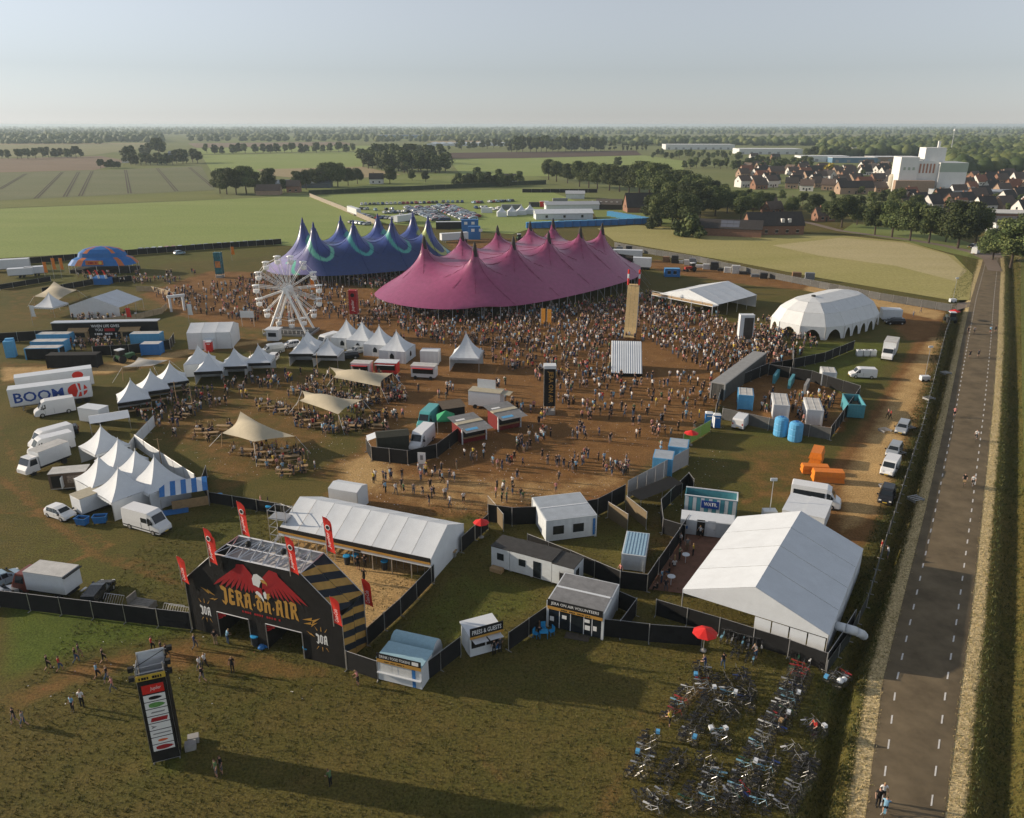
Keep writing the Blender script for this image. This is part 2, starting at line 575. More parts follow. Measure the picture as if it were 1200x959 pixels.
def grid_mesh(name, X, Y, Zz, mat, attrs):
  ny, nx = X.shape
  me = bpy.data.meshes.new(name)
  v = np.stack([X, Y, Zz], -1).reshape(-1, 3)
  idx = np.arange(nx * ny).reshape(ny, nx)
  q = np.stack([idx[:-1, :-1], idx[:-1, 1:], idx[1:, 1:], idx[1:, :-1]], -1).reshape(-1, 4)
  me.vertices.add(len(v)); me.vertices.foreach_set('co', v.ravel().astype(np.float32))
  me.loops.add(q.size); me.loops.foreach_set('vertex_index', q.ravel().astype(np.int32))
  me.polygons.add(len(q)); me.polygons.foreach_set('loop_start', np.arange(0, q.size, 4, dtype=np.int32))
  me.polygons.foreach_set('use_smooth', np.ones(len(q), bool))
  me.update(calc_edges=True)
  me.materials.append(mat)
  for k, a in attrs.items():
    at = me.attributes.new(k, 'FLOAT', 'POINT'); at.data.foreach_set('value', a.ravel().astype(np.float32))
  o = link(name, me)
  return o

GMAT = ground_material()
tag(grid_mesh('ground', GX, GY, GZ, GMAT, dict(earth=earth, sand=sand, lush=lush, straw=straw)), kind='structure')

def field_material(name, c1, c2, sc=0.05, rows=None, rowc=None, bump=0.3):
  m = bpy.data.materials.new(name); m.use_nodes = True
  t = m.node_tree; L = t.links.new; b = t.nodes['Principled BSDF']
  b.inputs['Roughness'].default_value = 0.95; b.inputs['Specular IOR Level'].default_value = 0.08
  tc = t.nodes.new('ShaderNodeTexCoord')
  n = t.nodes.new('ShaderNodeTexNoise'); n.inputs['Scale'].default_value = sc; n.inputs['Detail'].default_value = 8; n.inputs['Roughness'].default_value = 0.7
  mp = t.nodes.new('ShaderNodeMapping'); mp.inputs['Scale'].default_value = (0.5, 1.6, 1); mp.inputs['Rotation'].default_value = (0, 0, R(-6))
  L(tc.outputs['Object'], mp.inputs['Vector']); L(mp.outputs[0], n.inputs['Vector'])
  r = t.nodes.new('ShaderNodeMapRange'); r.inputs['From Min'].default_value = 0.32; r.inputs['From Max'].default_value = 0.68
  L(n.outputs['Fac'], r.inputs['Value'])
  x = t.nodes.new('ShaderNodeMix'); x.data_type = 'RGBA'; L(r.outputs['Result'], x.inputs['Factor'])
  x.inputs['A'].default_value = (*c1, 1); x.inputs['B'].default_value = (*c2, 1)
  out = x.outputs['Result']
  n2 = t.nodes.new('ShaderNodeTexNoise'); n2.inputs['Scale'].default_value = 1.1; n2.inputs['Detail'].default_value = 6; n2.inputs['Roughness'].default_value = 0.75
  L(tc.outputs['Object'], n2.inputs['Vector'])
  r2 = t.nodes.new('ShaderNodeMapRange'); r2.inputs['From Min'].default_value = 0.3; r2.inputs['From Max'].default_value = 0.7; r2.inputs['To Min'].default_value = 0.72; r2.inputs['To Max'].default_value = 1.28
  L(n2.outputs['Fac'], r2.inputs['Value'])
  vm = t.nodes.new('ShaderNodeVectorMath'); vm.operation = 'SCALE'; L(out, vm.inputs[0]); L(r2.outputs['Result'], vm.inputs['Scale']); out = vm.outputs[0]
  if rows:
    mp2 = t.nodes.new('ShaderNodeMapping'); mp2.inputs['Rotation'].default_value = (0, 0, rows[1])
    L(tc.outputs['Object'], mp2.inputs['Vector'])
    w = t.nodes.new('ShaderNodeTexWave'); w.inputs['Scale'].default_value = rows[0]; w.inputs['Distortion'].default_value = 0.4
    L(mp2.outputs[0], w.inputs['Vector'])
    rr = t.nodes.new('ShaderNodeMapRange'); rr.inputs['From Min'].default_value = 0.35; rr.inputs['From Max'].default_value = 0.75; rr.inputs['To Max'].default_value = rows[2]
    L(w.outputs['Fac'], rr.inputs['Value'])
    y = t.nodes.new('ShaderNodeMix'); y.data_type = 'RGBA'; L(rr.outputs['Result'], y.inputs['Factor']); L(out, y.inputs['A']); y.inputs['B'].default_value = (*rowc, 1)
    out = y.outputs['Result']
  L(out, b.inputs['Base Color'])
  bp = t.nodes.new('ShaderNodeBump'); bp.inputs['Strength'].default_value = bump; bp.inputs['Distance'].default_value = 0.15
  L(n2.outputs['Fac'], bp.inputs['Height']); L(bp.outputs[0], b.inputs['Normal'])
  return m

FARLAND = field_material('far_land', (0.15, 0.175, 0.06), (0.20, 0.205, 0.085), 0.004)
x0, x1, y0, y1 = XS[0], XS[-1], YS[0], YS[-1]
BIG = 20000.0
mb = MB()
for (a, b_, c, d) in [(-BIG, BIG, y1, BIG), (-BIG, BIG, -BIG, y0), (-BIG, x0, y0, y1), (x1, BIG, y0, y1)]:
  mb.poly([(a, c, 0), (b_, c, 0), (b_, d, 0), (a, d, 0)], FARLAND)
tag(mb.build('terrain'), kind='structure')

FIELD_N = [0]
def field(name, px, mat, z=None, cut=149.2):
  FIELD_N[0] += 1
  z = (0.06 + 0.01 * FIELD_N[0]) if z is None else z
  pts = [G(u, max(v, cut)) for u, v in px]
  # split long spans so that the sheet stays clean
  o = MB().poly([(p.x, p.y, z) for p in pts], mat).build(name)
  return tag(o, kind='structure')

GREENF = field_material('meadow_green', (0.225, 0.285, 0.085), (0.275, 0.315, 0.11), 0.02)
GREEND = field_material('meadow_deep_green', (0.165, 0.205, 0.06), (0.215, 0.235, 0.08), 0.01)
CROP = field_material('row_crop', (0.17, 0.19, 0.095), (0.21, 0.215, 0.12), 0.015, (0.55, R(4), 0.35), (0.10, 0.085, 0.055))
PLOUGH = field_material('bare_soil_field', (0.21, 0.16, 0.11), (0.26, 0.195, 0.135), 0.01)
PLOUGHD = field_material('dark_soil_field', (0.085, 0.058, 0.045), (0.11, 0.075, 0.055), 0.01)
TANF = field_material('stubble_field', (0.31, 0.25, 0.14), (0.36, 0.29, 0.17), 0.01)
OLIVE = field_material('hay_meadow', (0.31, 0.285, 0.10), (0.38, 0.33, 0.135), 0.03)
HAY = field_material('mown_hay', (0.46, 0.39, 0.21), (0.38, 0.33, 0.15), 0.05, (0.25, R(70), 0.4), (0.50, 0.42, 0.26))
field('meadow', [(-400, 258), (0, 245), (262, 234), (362, 229), (440, 264), (520, 300), (300, 286), (0, 303), (-400, 330)], GREENF)
field('crop_strip', [(-300, 250), (0, 236), (250, 224), (262, 233), (0, 244), (-300, 257)], field_material('tall_crop', (0.18, 0.20, 0.065), (0.24, 0.24, 0.09), 0.02, (0.12, R(10), 0.3), (0.09, 0.10, 0.035)))
CF = field('crop_field', [(-300, 213), (0, 203), (115, 200), (236, 195), (252, 223), (0, 235), (-300, 249)], CROP)
field('bare_field', [(-300, 188), (0, 186), (118, 183), (150, 189), (112, 199.5), (0, 202.5), (-300, 212)], PLOUGH)
field('meadow', [(236, 182), (420, 178), (428, 199), (308, 198), (290, 212), (252, 208)], GREENF)
field('stubble', [(300, 199), (424, 195.5), (470, 205), (380, 212), (318, 206)], TANF)
field('meadow', [(370, 229), (636, 221), (700, 246), (600, 275), (445, 262)], GREENF)
field('meadow', [(320, 224), (470, 205), (600, 200), (640, 210), (560, 217), (375, 227)], GREEND)
field('soil_field', [(522, 179.5), (745, 176.5), (752, 182), (610, 185.5), (525, 186)], PLOUGHD)
field('meadow', [(525, 187), (610, 186), (755, 182.5), (810, 190), (800, 200), (640, 207), (540, 205)], GREENF)
field('meadow', [(0, 170.5), (175, 169), (172, 173), (110, 182), (0, 185)], field_material('pale_meadow', (0.22, 0.22, 0.11), (0.27, 0.25, 0.13), 0.005))
field('stubble', [(0, 168.5), (180, 168), (176, 169), (0, 170)], TANF)
field('soil_field', [(220, 168.2), (400, 166.5), (420, 170), (230, 173.5)], PLOUGH)
field('meadow', [(230, 174), (420, 171), (530, 172), (420, 177), (236, 181)], GREENF)
field('meadow', [(300, 160), (520, 158.5), (560, 164), (400, 166), (240, 167.5)], GREEND)
field('glasshouse_field', [(500, 166), (560, 164), (570, 168), (520, 170)], TANF)
field('meadow', [(690, 162), (900, 156.5), (1060, 159), (1060, 163), (900, 166), (740, 167)], field_material('pale_field', (0.27, 0.26, 0.15), (0.22, 0.23, 0.12), 0.004))
field('meadow', [(865, 191), (960, 195), (985, 203), (880, 199)], GREENF)
field('hay_meadow', [(745, 264), (860, 272), (985, 276), (1065, 284), (1118, 300), (1140, 322), (1136, 352), (1113, 352), (960, 326), (870, 309), (720, 283), (700, 268)], OLIVE, z=0.07)
field('mown_hay', [(905, 288), (985, 279), (1060, 285), (1110, 299), (1133, 318), (1120, 330), (1050, 312), (960, 300)], HAY, z=0.09)
field('grazing_field', [(760, 262), (700, 258), (690, 240), (760, 238), (800, 262)], GREEND)
field('green_verge', [(985, 272), (1000, 262), (1110, 276), (1180, 300), (1150, 305), (1110, 296), (1060, 283)], GREEND, z=0.085)
field('crop_field', [(1196, 305), (1400, 320), (1400, 990), (1207, 990), (1203, 700), (1198, 480)], field_material('young_crop', (0.14, 0.16, 0.045), (0.19, 0.19, 0.06), 0.06, (1.6, R(32), 0.35), (0.065, 0.075, 0.022)), z=0.07)

TRAM = M('tramline_soil', (0.07, 0.055, 0.035), 0.95, 0.2, 0.5)
for (ub, vb), (ut, vt) in [((0, 222), (30, 204)), ((42, 233), (73, 202)), ((94, 230), (108, 201)), ((152, 227), (147, 199.5)), ((207, 224.5), (184, 197.5)), ((250, 220), (222, 196.5)), ((76, 231), (92, 202))]:
  for k, off in enumerate((-0.9, 0.9)):
    p, q = G(ub, vb), G(ut, vt)
    d = (q - p); n = Vector((-d.y, d.x, 0)).normalized()
    a, b_ = p + n * off, q + n * off
    w = n * 0.42
    MB().poly([tuple(a - w + Vector((0, 0, .2))), tuple(a + w + Vector((0, 0, .2))), tuple(b_ + w + Vector((0, 0, .2))), tuple(b_ - w + Vector((0, 0, .2)))], TRAM).build('tramline', CF)

# ------------------------------------------------------------------ road
def asphalt():
  m = M('asphalt', (0.150, 0.116, 0.071), 0.9, 0.3, 0.35, 0.35, bscale=30, spec=.15)
  return m
ASPH = asphalt()
LINEW = M('road_paint', (0.62, 0.60, 0.56), 0.7, 0.15, 4)
def resample(L_, R_, step):
  def cum(P):
    d = [0]
    for a, b in zip(P, P[1:]): d.append(d[-1] + math.dist(a, b))
    return d
  cl = cum(L_)
  n = int(cl[-1] / step)
  out = []
  for k in range(n + 1):
    s = cl[-1] * k / n
    i = max(j for j in range(len(cl) - 1) if cl[j] <= s + 1e-9)
    t = (s - cl[i]) / (cl[i + 1] - cl[i])
    a = (L_[i][0] + (L_[i + 1][0] - L_[i][0]) * t, L_[i][1] + (L_[i + 1][1] - L_[i][1]) * t)
    b = (R_[i][0] + (R_[i + 1][0] - R_[i][0]) * t, R_[i][1] + (R_[i + 1][1] - R_[i][1]) * t)
    out.append((a, b))
  return out
secs = resample(ROAD_L, ROAD_R, 1.5)
def lerp2(a, b, t): return (a[0] + (b[0] - a[0]) * t, a[1] + (b[1] - a[1]) * t)
mb = MB()
mb.grid([[(*lerp2(a, b, t), 0.035 + 0.05 * (1 - (2 * t - 1) ** 2)) for t in (0, .125, .25, .5, .75, .875, 1)] for a, b in secs], ASPH)
road = tag(mb.build('road', smooth=True), kind='structure')
mb = MB()
for side, tt in ((0, .165), (1, .80)):
  for k in range(0, len(secs) - 1, 2):
    (a, b), (c, d) = secs[k], secs[k + 1]
    p, q = lerp2(a, b, tt), lerp2(c, d, tt); p2, q2 = lerp2(a, b, tt + .022), lerp2(c, d, tt + .022)
    q, q2 = lerp2(p, q, .72), lerp2(p2, q2, .72)
    z = 0.035 + 0.05 * (1 - (2 * tt - 1) ** 2) + 0.008
    o = MB().poly([(*p, z), (*p2, z + .002), (*q2, z + .002), (*q, z)], LINEW).build('road_marking', road)
# side lane that bends away to the village, and the farm crossing
PAVED = M('brick_lane', (0.20, 0.155, 0.12), 0.9, 0.15, 0.8, 0.2)
def strip(name, px, w, mat, z=0.12, world=False):
  P = px if world else W2(px)
  L_, R_ = offs(P, -w / 2), offs(P, w / 2)
  o = MB().grid([[(*a, z), (*b, z)] for a, b in zip(L_, R_)], mat).build(name)
  return tag(o, kind='structure')
strip('lane', [(1166, 318), (1160, 305), (1140, 296), (1110, 289), (1070, 282), (1030, 277), (985, 271), (950, 262), (920, 256)], 4.2, PAVED, 0.13)
strip('road_beyond', [(1163, 302), (1160, 290), (1166, 280), (1172, 272)], 6.0, PAVED, 0.12)
strip('crossing', [(1108, 362), (1125, 358), (1150, 356)], 5.0, PAVED, 0.03)
TERR = M('red_terrace_tiles', (0.23, 0.115, 0.075), 0.85, 0.2, 1.0, 0.1)
o = MB().poly([(p.x, p.y, 0.06) for p in (G(*q) for q in [(752, 690), (800, 612), (868, 628), (830, 700)])], TERR).build('terrace_floor')
tag(o, kind='structure')
# ================================================================== BIG TENTS
PAG_MESH = {}


def rotv(x, y, a):
  return x * math.cos(a) - y * math.sin(a), x * math.sin(a) + y * math.cos(a)


def smat(name, attr='tint', rough=0.55, bump=0.15, spec=0.35):
  m = bpy.data.materials.new(name); m.use_nodes = True
  t = m.node_tree; L = t.links.new; b = t.nodes['Principled BSDF']
  b.inputs['Roughness'].default_value = rough; b.inputs['Specular IOR Level'].default_value = spec
  a = t.nodes.new('ShaderNodeAttribute'); a.attribute_name = attr
  tc = t.nodes.new('ShaderNodeTexCoord')
  n = t.nodes.new('ShaderNodeTexNoise'); n.inputs['Scale'].default_value = 0.9; n.inputs['Detail'].default_value = 5
  L(tc.outputs['Object'], n.inputs['Vector'])
  r = t.nodes.new('ShaderNodeMapRange'); r.inputs['From Min'].default_value = .3; r.inputs['From Max'].default_value = .7; r.inputs['To Min'].default_value = .88; r.inputs['To Max'].default_value = 1.12
  L(n.outputs['Fac'], r.inputs['Value'])
  vm = t.nodes.new('ShaderNodeVectorMath'); vm.operation = 'SCALE'
  L(a.outputs['Color'], vm.inputs[0]); L(r.outputs['Result'], vm.inputs['Scale']); L(vm.outputs[0], b.inputs['Base Color'])
  bp = t.nodes.new('ShaderNodeBump'); bp.inputs['Strength'].default_value = bump; bp.inputs['Distance'].default_value = .2
  L(n.outputs['Fac'], bp.inputs['Height']); L(bp.outputs[0], b.inputs['Normal'])
  return m


def membrane_tent(name, centre, ang, hl, hw, peaks, ph, edge, tintfn, label, cap_mat, mat, seam=CABIN, nu=133, nv=67, expo=4.0, dark=None, capr=0.55, caph=2.0):
  """stretched big top: a soap-film surface held up by king poles and pulled down to a rim"""
  t = T(name, centre, ang, label, 'tent', None)
  S, Q = np.meshgrid(np.linspace(-1, 1, nu), np.linspace(-1, 1, nv))
  # square -> rounded rectangle
  k = 0.42
  X = hl * S * np.sqrt(1 - k * Q * Q * S ** 2 * 0.9 - 0.10 * Q * Q)
  Y = hw * Q * np.sqrt(1 - k * S * S * Q ** 2 * 0.9 - 0.16 * S ** 4)
  Zs = np.full(S.shape, edge) + (1 - np.maximum(abs(S), abs(Q)) ** 2) * ph * .35
  fix = np.zeros(S.shape, bool); val = np.zeros(S.shape)
  rim = np.maximum(abs(S), abs(Q)) > 1 - 1e-6
  fix |= rim
  val[rim] = edge
  pk = []
  for (px, py) in peaks:
    j = np.argmin((X - px) ** 2 + (Y - py) ** 2); i0, j0 = np.unravel_index(j, X.shape)
    dx = np.hypot(X - X[i0, j0], Y - Y[i0, j0])
    ring = dx < 0.75
    fix |= ring; val[ring] = ph
    pk.append((X[i0, j0], Y[i0, j0]))
  Zs[fix] = val[fix]
  du, dv = hl * 2 / (nu - 1), hw * 2 / (nv - 1)
  a, b = 1 / du ** 2, 1 / dv ** 2
  for it in range(900):
    N = Zs.copy()
    N[1:-1, 1:-1] = (a * (Zs[1:-1, 2:] + Zs[1:-1, :-2]) + b * (Zs[2:, 1:-1] + Zs[:-2, 1:-1])) / (2 * a + 2 * b)
    N[fix] = val[fix]
    Zs = N
  me_o = grid_mesh('canopy', X, Y, Zs, mat, {})
  me_o.parent = t
  tint = tintfn(X, Y, Zs, pk).astype(np.float32)
  at = me_o.data.color_attributes.new('tint', 'FLOAT_COLOR', 'POINT')
  at.data.foreach_set('color', np.concatenate([tint.reshape(-1, 3), np.ones((tint.size // 3, 1), np.float32)], 1).ravel())
  for (px, py) in pk:                         # seam ropes from each mast to its neighbours and the rim
    for k in range(8):
      th = k * math.pi / 4; pr = None; mb = MB()
      for q in range(40):
        x, y = px + math.cos(th) * (1 + q * .7), py + math.sin(th) * (1 + q * .7)
        dd = (X - x) ** 2 + (Y - y) ** 2; j = np.argmin(dd)
        if dd.flat[j] > .6 or rim.flat[j] or (k % 4 != 2 and q > 10): break
        p = (x, y, Zs.flat[j] + .07)
        if pr: mb.bar(pr, p, .05, seam, 3)
        pr = p
      if mb.v: mb.build('seam_rope', t)
  rimpts = [(X[0, j], Y[0, j]) for j in range(nu)] + [(X[i, -1], Y[i, -1]) for i in range(1, nv)] + [(X[-1, j], Y[-1, j]) for j in range(nu - 2, -1, -1)] + [(X[i, 0], Y[i, 0]) for i in range(nv - 2, 0, -1)]
  for (px, py) in pk:
    mb = MB()
    mb.lathe([(capr * 1.55, ph - 1.6), (capr, ph + .1), (capr * .75, ph + caph * .55), (0.10, ph + caph)], 10, cap_mat, (px, py, 0))
    mb.build('peak_cap', t)
    MB().bar((px, py, 0), (px, py, ph), .22, STEEL, 6).build('king_pole', t)
  for q in range(0, len(rimpts), 5):
    x, y = rimpts[q]
    mb = MB()
    mb.bar((x * .985, y * .985, 0), (x * .985, y * .985, edge), .07, STEEL, 5)
    mb.build('side_pole', t)
    if q % 10 == 0:
      MB().bar((x, y, edge), (x * 1.07, y * 1.10, 0), .025, STEEL, 3).build('guy_rope', t)
  return t, rimpts


def pink_tint(X, Y, Zs, pk):
  base = np.array(srgb('944469')); deep = np.array(srgb('80345b'))
  c = np.broadcast_to(base, X.shape + (3,)).copy()
  n = 0.5 + 0.5 * np.sin(X * .21 + 1.1 * np.sin(Y * .16))
  c += (deep - base) * (0.35 * n)[..., None]
  seam = np.zeros(X.shape)
  for (px, py) in pk:                         # radial seams from every mast
    th = np.arctan2(Y - py, X - px); rr = np.hypot(X - px, Y - py)
    s = np.abs(((th / (math.pi / 4)) + .5) % 1 - .5) * (math.pi / 4) * rr
    seam = np.maximum(seam, (s < .16) * (rr < 13) * .10)
  c *= (1 - seam)[..., None]
  return c


PINK = smat('pink_big_top_canvas', rough=.38, spec=.7)
CAPG = M('peak_cover', (0.035, 0.032, 0.03), 0.7, 0.3, 3)
pa = R(48)
pinkpk = [(x, y) for x in (-27.5, -13, 1.5, 16, 26.5) for y in (-9.5, 9.5)]
pink_c = Vector((2.0, 222.9, 0))
pink, rim_p = membrane_tent('big_top', pink_c, pa, 46, 26.5, pinkpk, 15.5, 3.4, pink_tint, 'huge pink big top with ten dark tipped peaks', CAPG, PINK, seam=M('pink_seam', srgb('7d3050'), .7, .1))
# side wall at the stage end of the pink tent
mb = MB()
pts = [p for p in rim_p if p[0] > 30]
pts.sort(key=lambda p: math.atan2(p[1], p[0] - 20))
PWALL = M('dark_pink_wall', srgb('7d2f50'), 0.7, 0.1, 1.0)
for (ax, ay), (bx, by) in zip(pts, pts[1:]):
  mb.poly([(ax * .99, ay * .99, 0), (bx * .99, by * .99, 0), (bx * .99, by * .99, 3.5), (ax * .99, ay * .99, 3.5)], PWALL)
mb.build('side_wall', pink)
mb = MB()
for s, zz in ((14, 0), ):
  mb.box(26, 38, -14, 14, 0, 1.8, INSIDE)
  mb.box(37, 37.4, -14, 14, 1.8, 7, INSIDE)
mb.build('stage', pink)
mb = MB()
for y in (-14, 0, 14):
  mb.bar((24, y, 0), (24, y, 8), .2, BLACK2, 4)
mb.bar((24, -14, 7.6), (24, 14, 7.6), .25, BLACK2, 4)
mb.build('stage_truss', pink)


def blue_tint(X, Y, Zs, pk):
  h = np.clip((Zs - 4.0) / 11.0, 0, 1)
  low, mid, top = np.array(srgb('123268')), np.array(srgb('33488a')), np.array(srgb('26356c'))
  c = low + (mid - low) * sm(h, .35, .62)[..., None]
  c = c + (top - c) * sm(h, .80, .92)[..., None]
  end = sm(-X, 18, 27) * .6                       # sunlight on this end, painted into the tint as pale lilac
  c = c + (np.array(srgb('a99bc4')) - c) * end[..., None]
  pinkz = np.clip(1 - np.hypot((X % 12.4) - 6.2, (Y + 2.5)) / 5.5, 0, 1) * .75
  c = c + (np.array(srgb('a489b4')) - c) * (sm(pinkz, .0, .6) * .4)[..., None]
  def stripe(pts, w, colr):
    nonlocal c
    # smooth the control points
    P = np.array(pts, float); tt = np.linspace(0, len(P) - 1, 60)
    from_ = [(np.interp(q, range(len(P)), P[:, 0]), np.interp(q, range(len(P)), P[:, 1])) for q in tt]
    S = []
    for i in range(len(from_)):
      lo, hi = max(0, i - 5), min(len(from_), i + 6)
      S.append((np.mean([f[0] for f in from_[lo:hi]]), np.mean([f[1] for f in from_[lo:hi]])))
    d = line_d(X, Y, S)
    c = c + (np.array(srgb(colr)) - c) * (1 - sm(d, w * .75, w))[..., None]
  for k, x0 in enumerate((-24.8, -12.4, 0.0, 12.4)):
    cl = ['66b49c', '429f99', '4aa397', '9eaa5c'][k]
    stripe([(x0 + 7.5, -1), (x0 + 4.5, -5), (x0 + 4.2, -9), (x0 + 6.5, -12.5), (x0 + 9.0, -13), (x0 + 11.0, -10), (x0 + 10.6, -7), (x0 + 9.5, -5.5)], .62, cl)
    stripe([(x0 + 6, 3), (x0 + 9, 6), (x0 + 7, 10), (x0 + 9, 14)], .6, cl)
  stripe([(21, -4), (24.5, -8), (23, -12), (25, -16)], .6, '429f99')
  stripe([(-27, -3), (-25, -7), (-27, -11), (-25.5, -15)], .6, '66b49c')
  return c


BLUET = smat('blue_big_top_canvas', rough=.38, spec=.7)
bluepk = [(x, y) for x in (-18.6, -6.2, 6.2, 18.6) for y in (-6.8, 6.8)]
membrane_tent('big_top', Vector((-46.5, 252.5, 0)), R(28), 32.5, 20.5, bluepk, 15.8, 3.2, blue_tint, 'blue and lilac big top with green swirls, one end painted sunlit, behind the ferris wheel',
              M('blue_peak', srgb('2f3c78'), .6, .1), BLUET, seam=M('blue_seam', srgb('1a2f66'), .7, .1), nu=209, nv=133, capr=.42, caph=1.8)


# ================================================================== FRAME TENTS, PAGODAS, STRETCH TENTS
def frame_tent(name, o, ang, L, D, eave, ridge, label, cat='tent', bays=5, along='x', mat=None, mat2=None, walls='', group=None, over=0.0, gable='', sag=.05):
  """gabled aluminium frame tent. Local x = front edge, y = depth. 'along' = direction of the ridge."""
  mat = mat or WHITE
  t = T(name, o, ang, label, cat, group)
  def pt(a, b, z):           # a along ridge, b across
    return (a, b, z) if along == 'x' else (b, a, z)
  A, Bw = (L, D) if along == 'x' else (D, L)
  for k in range(bays):
    a0, a1 = A * k / bays + .02, A * (k + 1) / bays - .02
    for side in (0, 1):
      P = []
      for i in range(5):
        f = i / 4; row = []
        for j in range(5):
          g = j / 4
          a = a0 + (a1 - a0) * f
          b = (-over + (Bw / 2 + over) * g) if side == 0 else (Bw + over - (Bw / 2 + over) * g)
          z = eave - over * .4 + (ridge - eave + over * .4) * g - sag * math.sin(math.pi * f) * math.sin(math.pi * (0.15 + .7 * g))
          row.append(pt(a, b, z))
        P.append(row)
      MB().grid(P, mat2 if (side == 1 and mat2) else mat).build('roof_panel', t, smooth=True)
  mb = MB()
  for k in range(bays + 1):
    a = A * k / bays; a = min(max(a, .06), A - .06)
    MB().bar(pt(a, .06, 0), pt(a, .06, eave), .06, ALU).build('leg', t)
    MB().bar(pt(a, Bw - .06, 0), pt(a, Bw - .06, eave), .06, ALU).build('leg', t)
    mb.bar(pt(a, .05, eave - .06), pt(a, Bw / 2, ridge - .08), .05, ALU); mb.bar(pt(a, Bw - .05, eave - .06), pt(a, Bw / 2, ridge - .08), .05, ALU)
  mb.build('frame', t)
  for k in range(bays):
    a0, a1 = A * k / bays + .05, A * (k + 1) / bays - .05
    if 'F' in walls: MB().box(*sorted((pt(a0, 0, 0)[0], pt(a1, .03, 0)[0])), *sorted((pt(a0, 0, 0)[1], pt(a1, .03, 0)[1])), .02, eave - .03, mat).build('side_wall', t)
    if 'B' in walls: MB().box(*sorted((pt(a0, Bw, 0)[0], pt(a1, Bw - .03, 0)[0])), *sorted((pt(a0, Bw, 0)[1], pt(a1, Bw - .03, 0)[1])), .02, eave - .03, mat).build('side_wall', t)
  for key, a in (('L', .012), ('R', A - .012)):
    if key in walls:
      MB().poly([pt(a, .02, .02), pt(a, Bw - .02, .02), pt(a, Bw - .02, eave), pt(a, Bw / 2, ridge - .02), pt(a, .02, eave)], mat).build('end_wall', t)
    elif key in gable:
      MB().poly([pt(a, .02, eave - .35), pt(a, Bw - .02, eave - .35), pt(a, Bw - .02, eave), pt(a, Bw / 2, ridge - .02), pt(a, .02, eave)], mat).build('gable_sheet', t)
  return t


def pagoda_roof(s, eave, peak):
  key = ('roof', s, eave, peak)
  if key in PAG_MESH: return PAG_MESH[key]
  mb = MB(); P = []
  for k in range(9):
    f = k / 8
    h = s / 2 * (1 - f) + .03 * f
    z = eave + (peak - eave) * (0.52 * f + .48 * f ** 2.6)
    pull = .05 * s * math.sin(math.pi * f) * .6
    ring = []
    for (ax, ay), (bx, by) in (((-1, -1), (1, -1)), ((1, -1), (1, 1)), ((1, 1), (-1, 1)), ((-1, 1), (-1, -1))):
      for q in range(4):
        g = q / 4
        x, y = ax + (bx - ax) * g, ay + (by - ay) * g
        inn = 1 - .06 * math.sin(math.pi * g) * (1 - f)
        ring.append((x * (h - pull * .3) * inn, y * (h - pull * .3) * inn, z - .05 * math.sin(math.pi * g) * s / 5))
    P.append(ring + [ring[0]])
  mb.grid(P, WHITE)
  mb.lathe([(.05, peak - .1), (.06, peak + .15), (.02, peak + .35)], 6, WHITE)
  PAG_MESH[key] = mb.mesh('pagoda_roof')
  return PAG_MESH[key]


def pagoda(px, s, eave, peak, ang, label, walls='BL', group='white pagoda tents', loc=None, window=False, valance=True):
  o = G(*px) if loc is None else loc
  t = T('pagoda_tent', o, ang, label, 'tent', group)
  link('roof', pagoda_roof(s, eave, peak), t)
  h = s / 2 - .05
  key = ('leg', eave)
  if key not in PAG_MESH: PAG_MESH[key] = MB().bar((0, 0, 0), (0, 0, eave), .05, ALU).mesh('leg')
  for sx in (-1, 1):
    for sy in (-1, 1):
      l = link('leg', PAG_MESH[key], t); l.location = (sx * h, sy * h, 0)
  key = ('wall', s, eave)
  if key not in PAG_MESH:
    P = [[(-h + .04 + (2 * h - .08) * i / 12, .03 * math.sin(i * 2.1), .03 + (eave - .08) * j) for j in (0, 1)] for i in range(13)]
    PAG_MESH[key] = MB().grid(P, WHITE).mesh('side_wall', True)
  key2 = ('val', s, eave)
  if key2 not in PAG_MESH:
    P = [[(-h + 2 * h * i / 16, 0, eave - .05 - (.34 + .05 * math.cos(i * math.pi)) * j) for j in (0, 1)] for i in range(17)]
    PAG_MESH[key2] = MB().grid(P, WHITE).mesh('valance')
  for w, (x, y, a) in {'F': (0, -h, 0), 'B': (0, h, math.pi), 'L': (-h, 0, -math.pi / 2), 'R': (h, 0, math.pi / 2)}.items():
    ww = link('side_wall' if w in walls else 'valance', PAG_MESH[key if w in walls else key2], t)
    ww.location = (x, y, 0); ww.rotation_euler.z = a
    if window and w in walls and w in 'FR':
      mb = MB(); pts = []
      for i in range(9):
        pts.append((-.45 + .9 * i / 8, 1.5 + .5 * math.sin(math.pi * i / 8)))
      mb.poly([(-.45, -.05, .9)] + [(.45, -.05, .9)] + [(x_, -.05, z_) for x_, z_ in reversed(pts)], GLASS)
      w2 = mb.build('window', t); w2.location = (x, y, 0); w2.rotation_euler.z = a
  return t


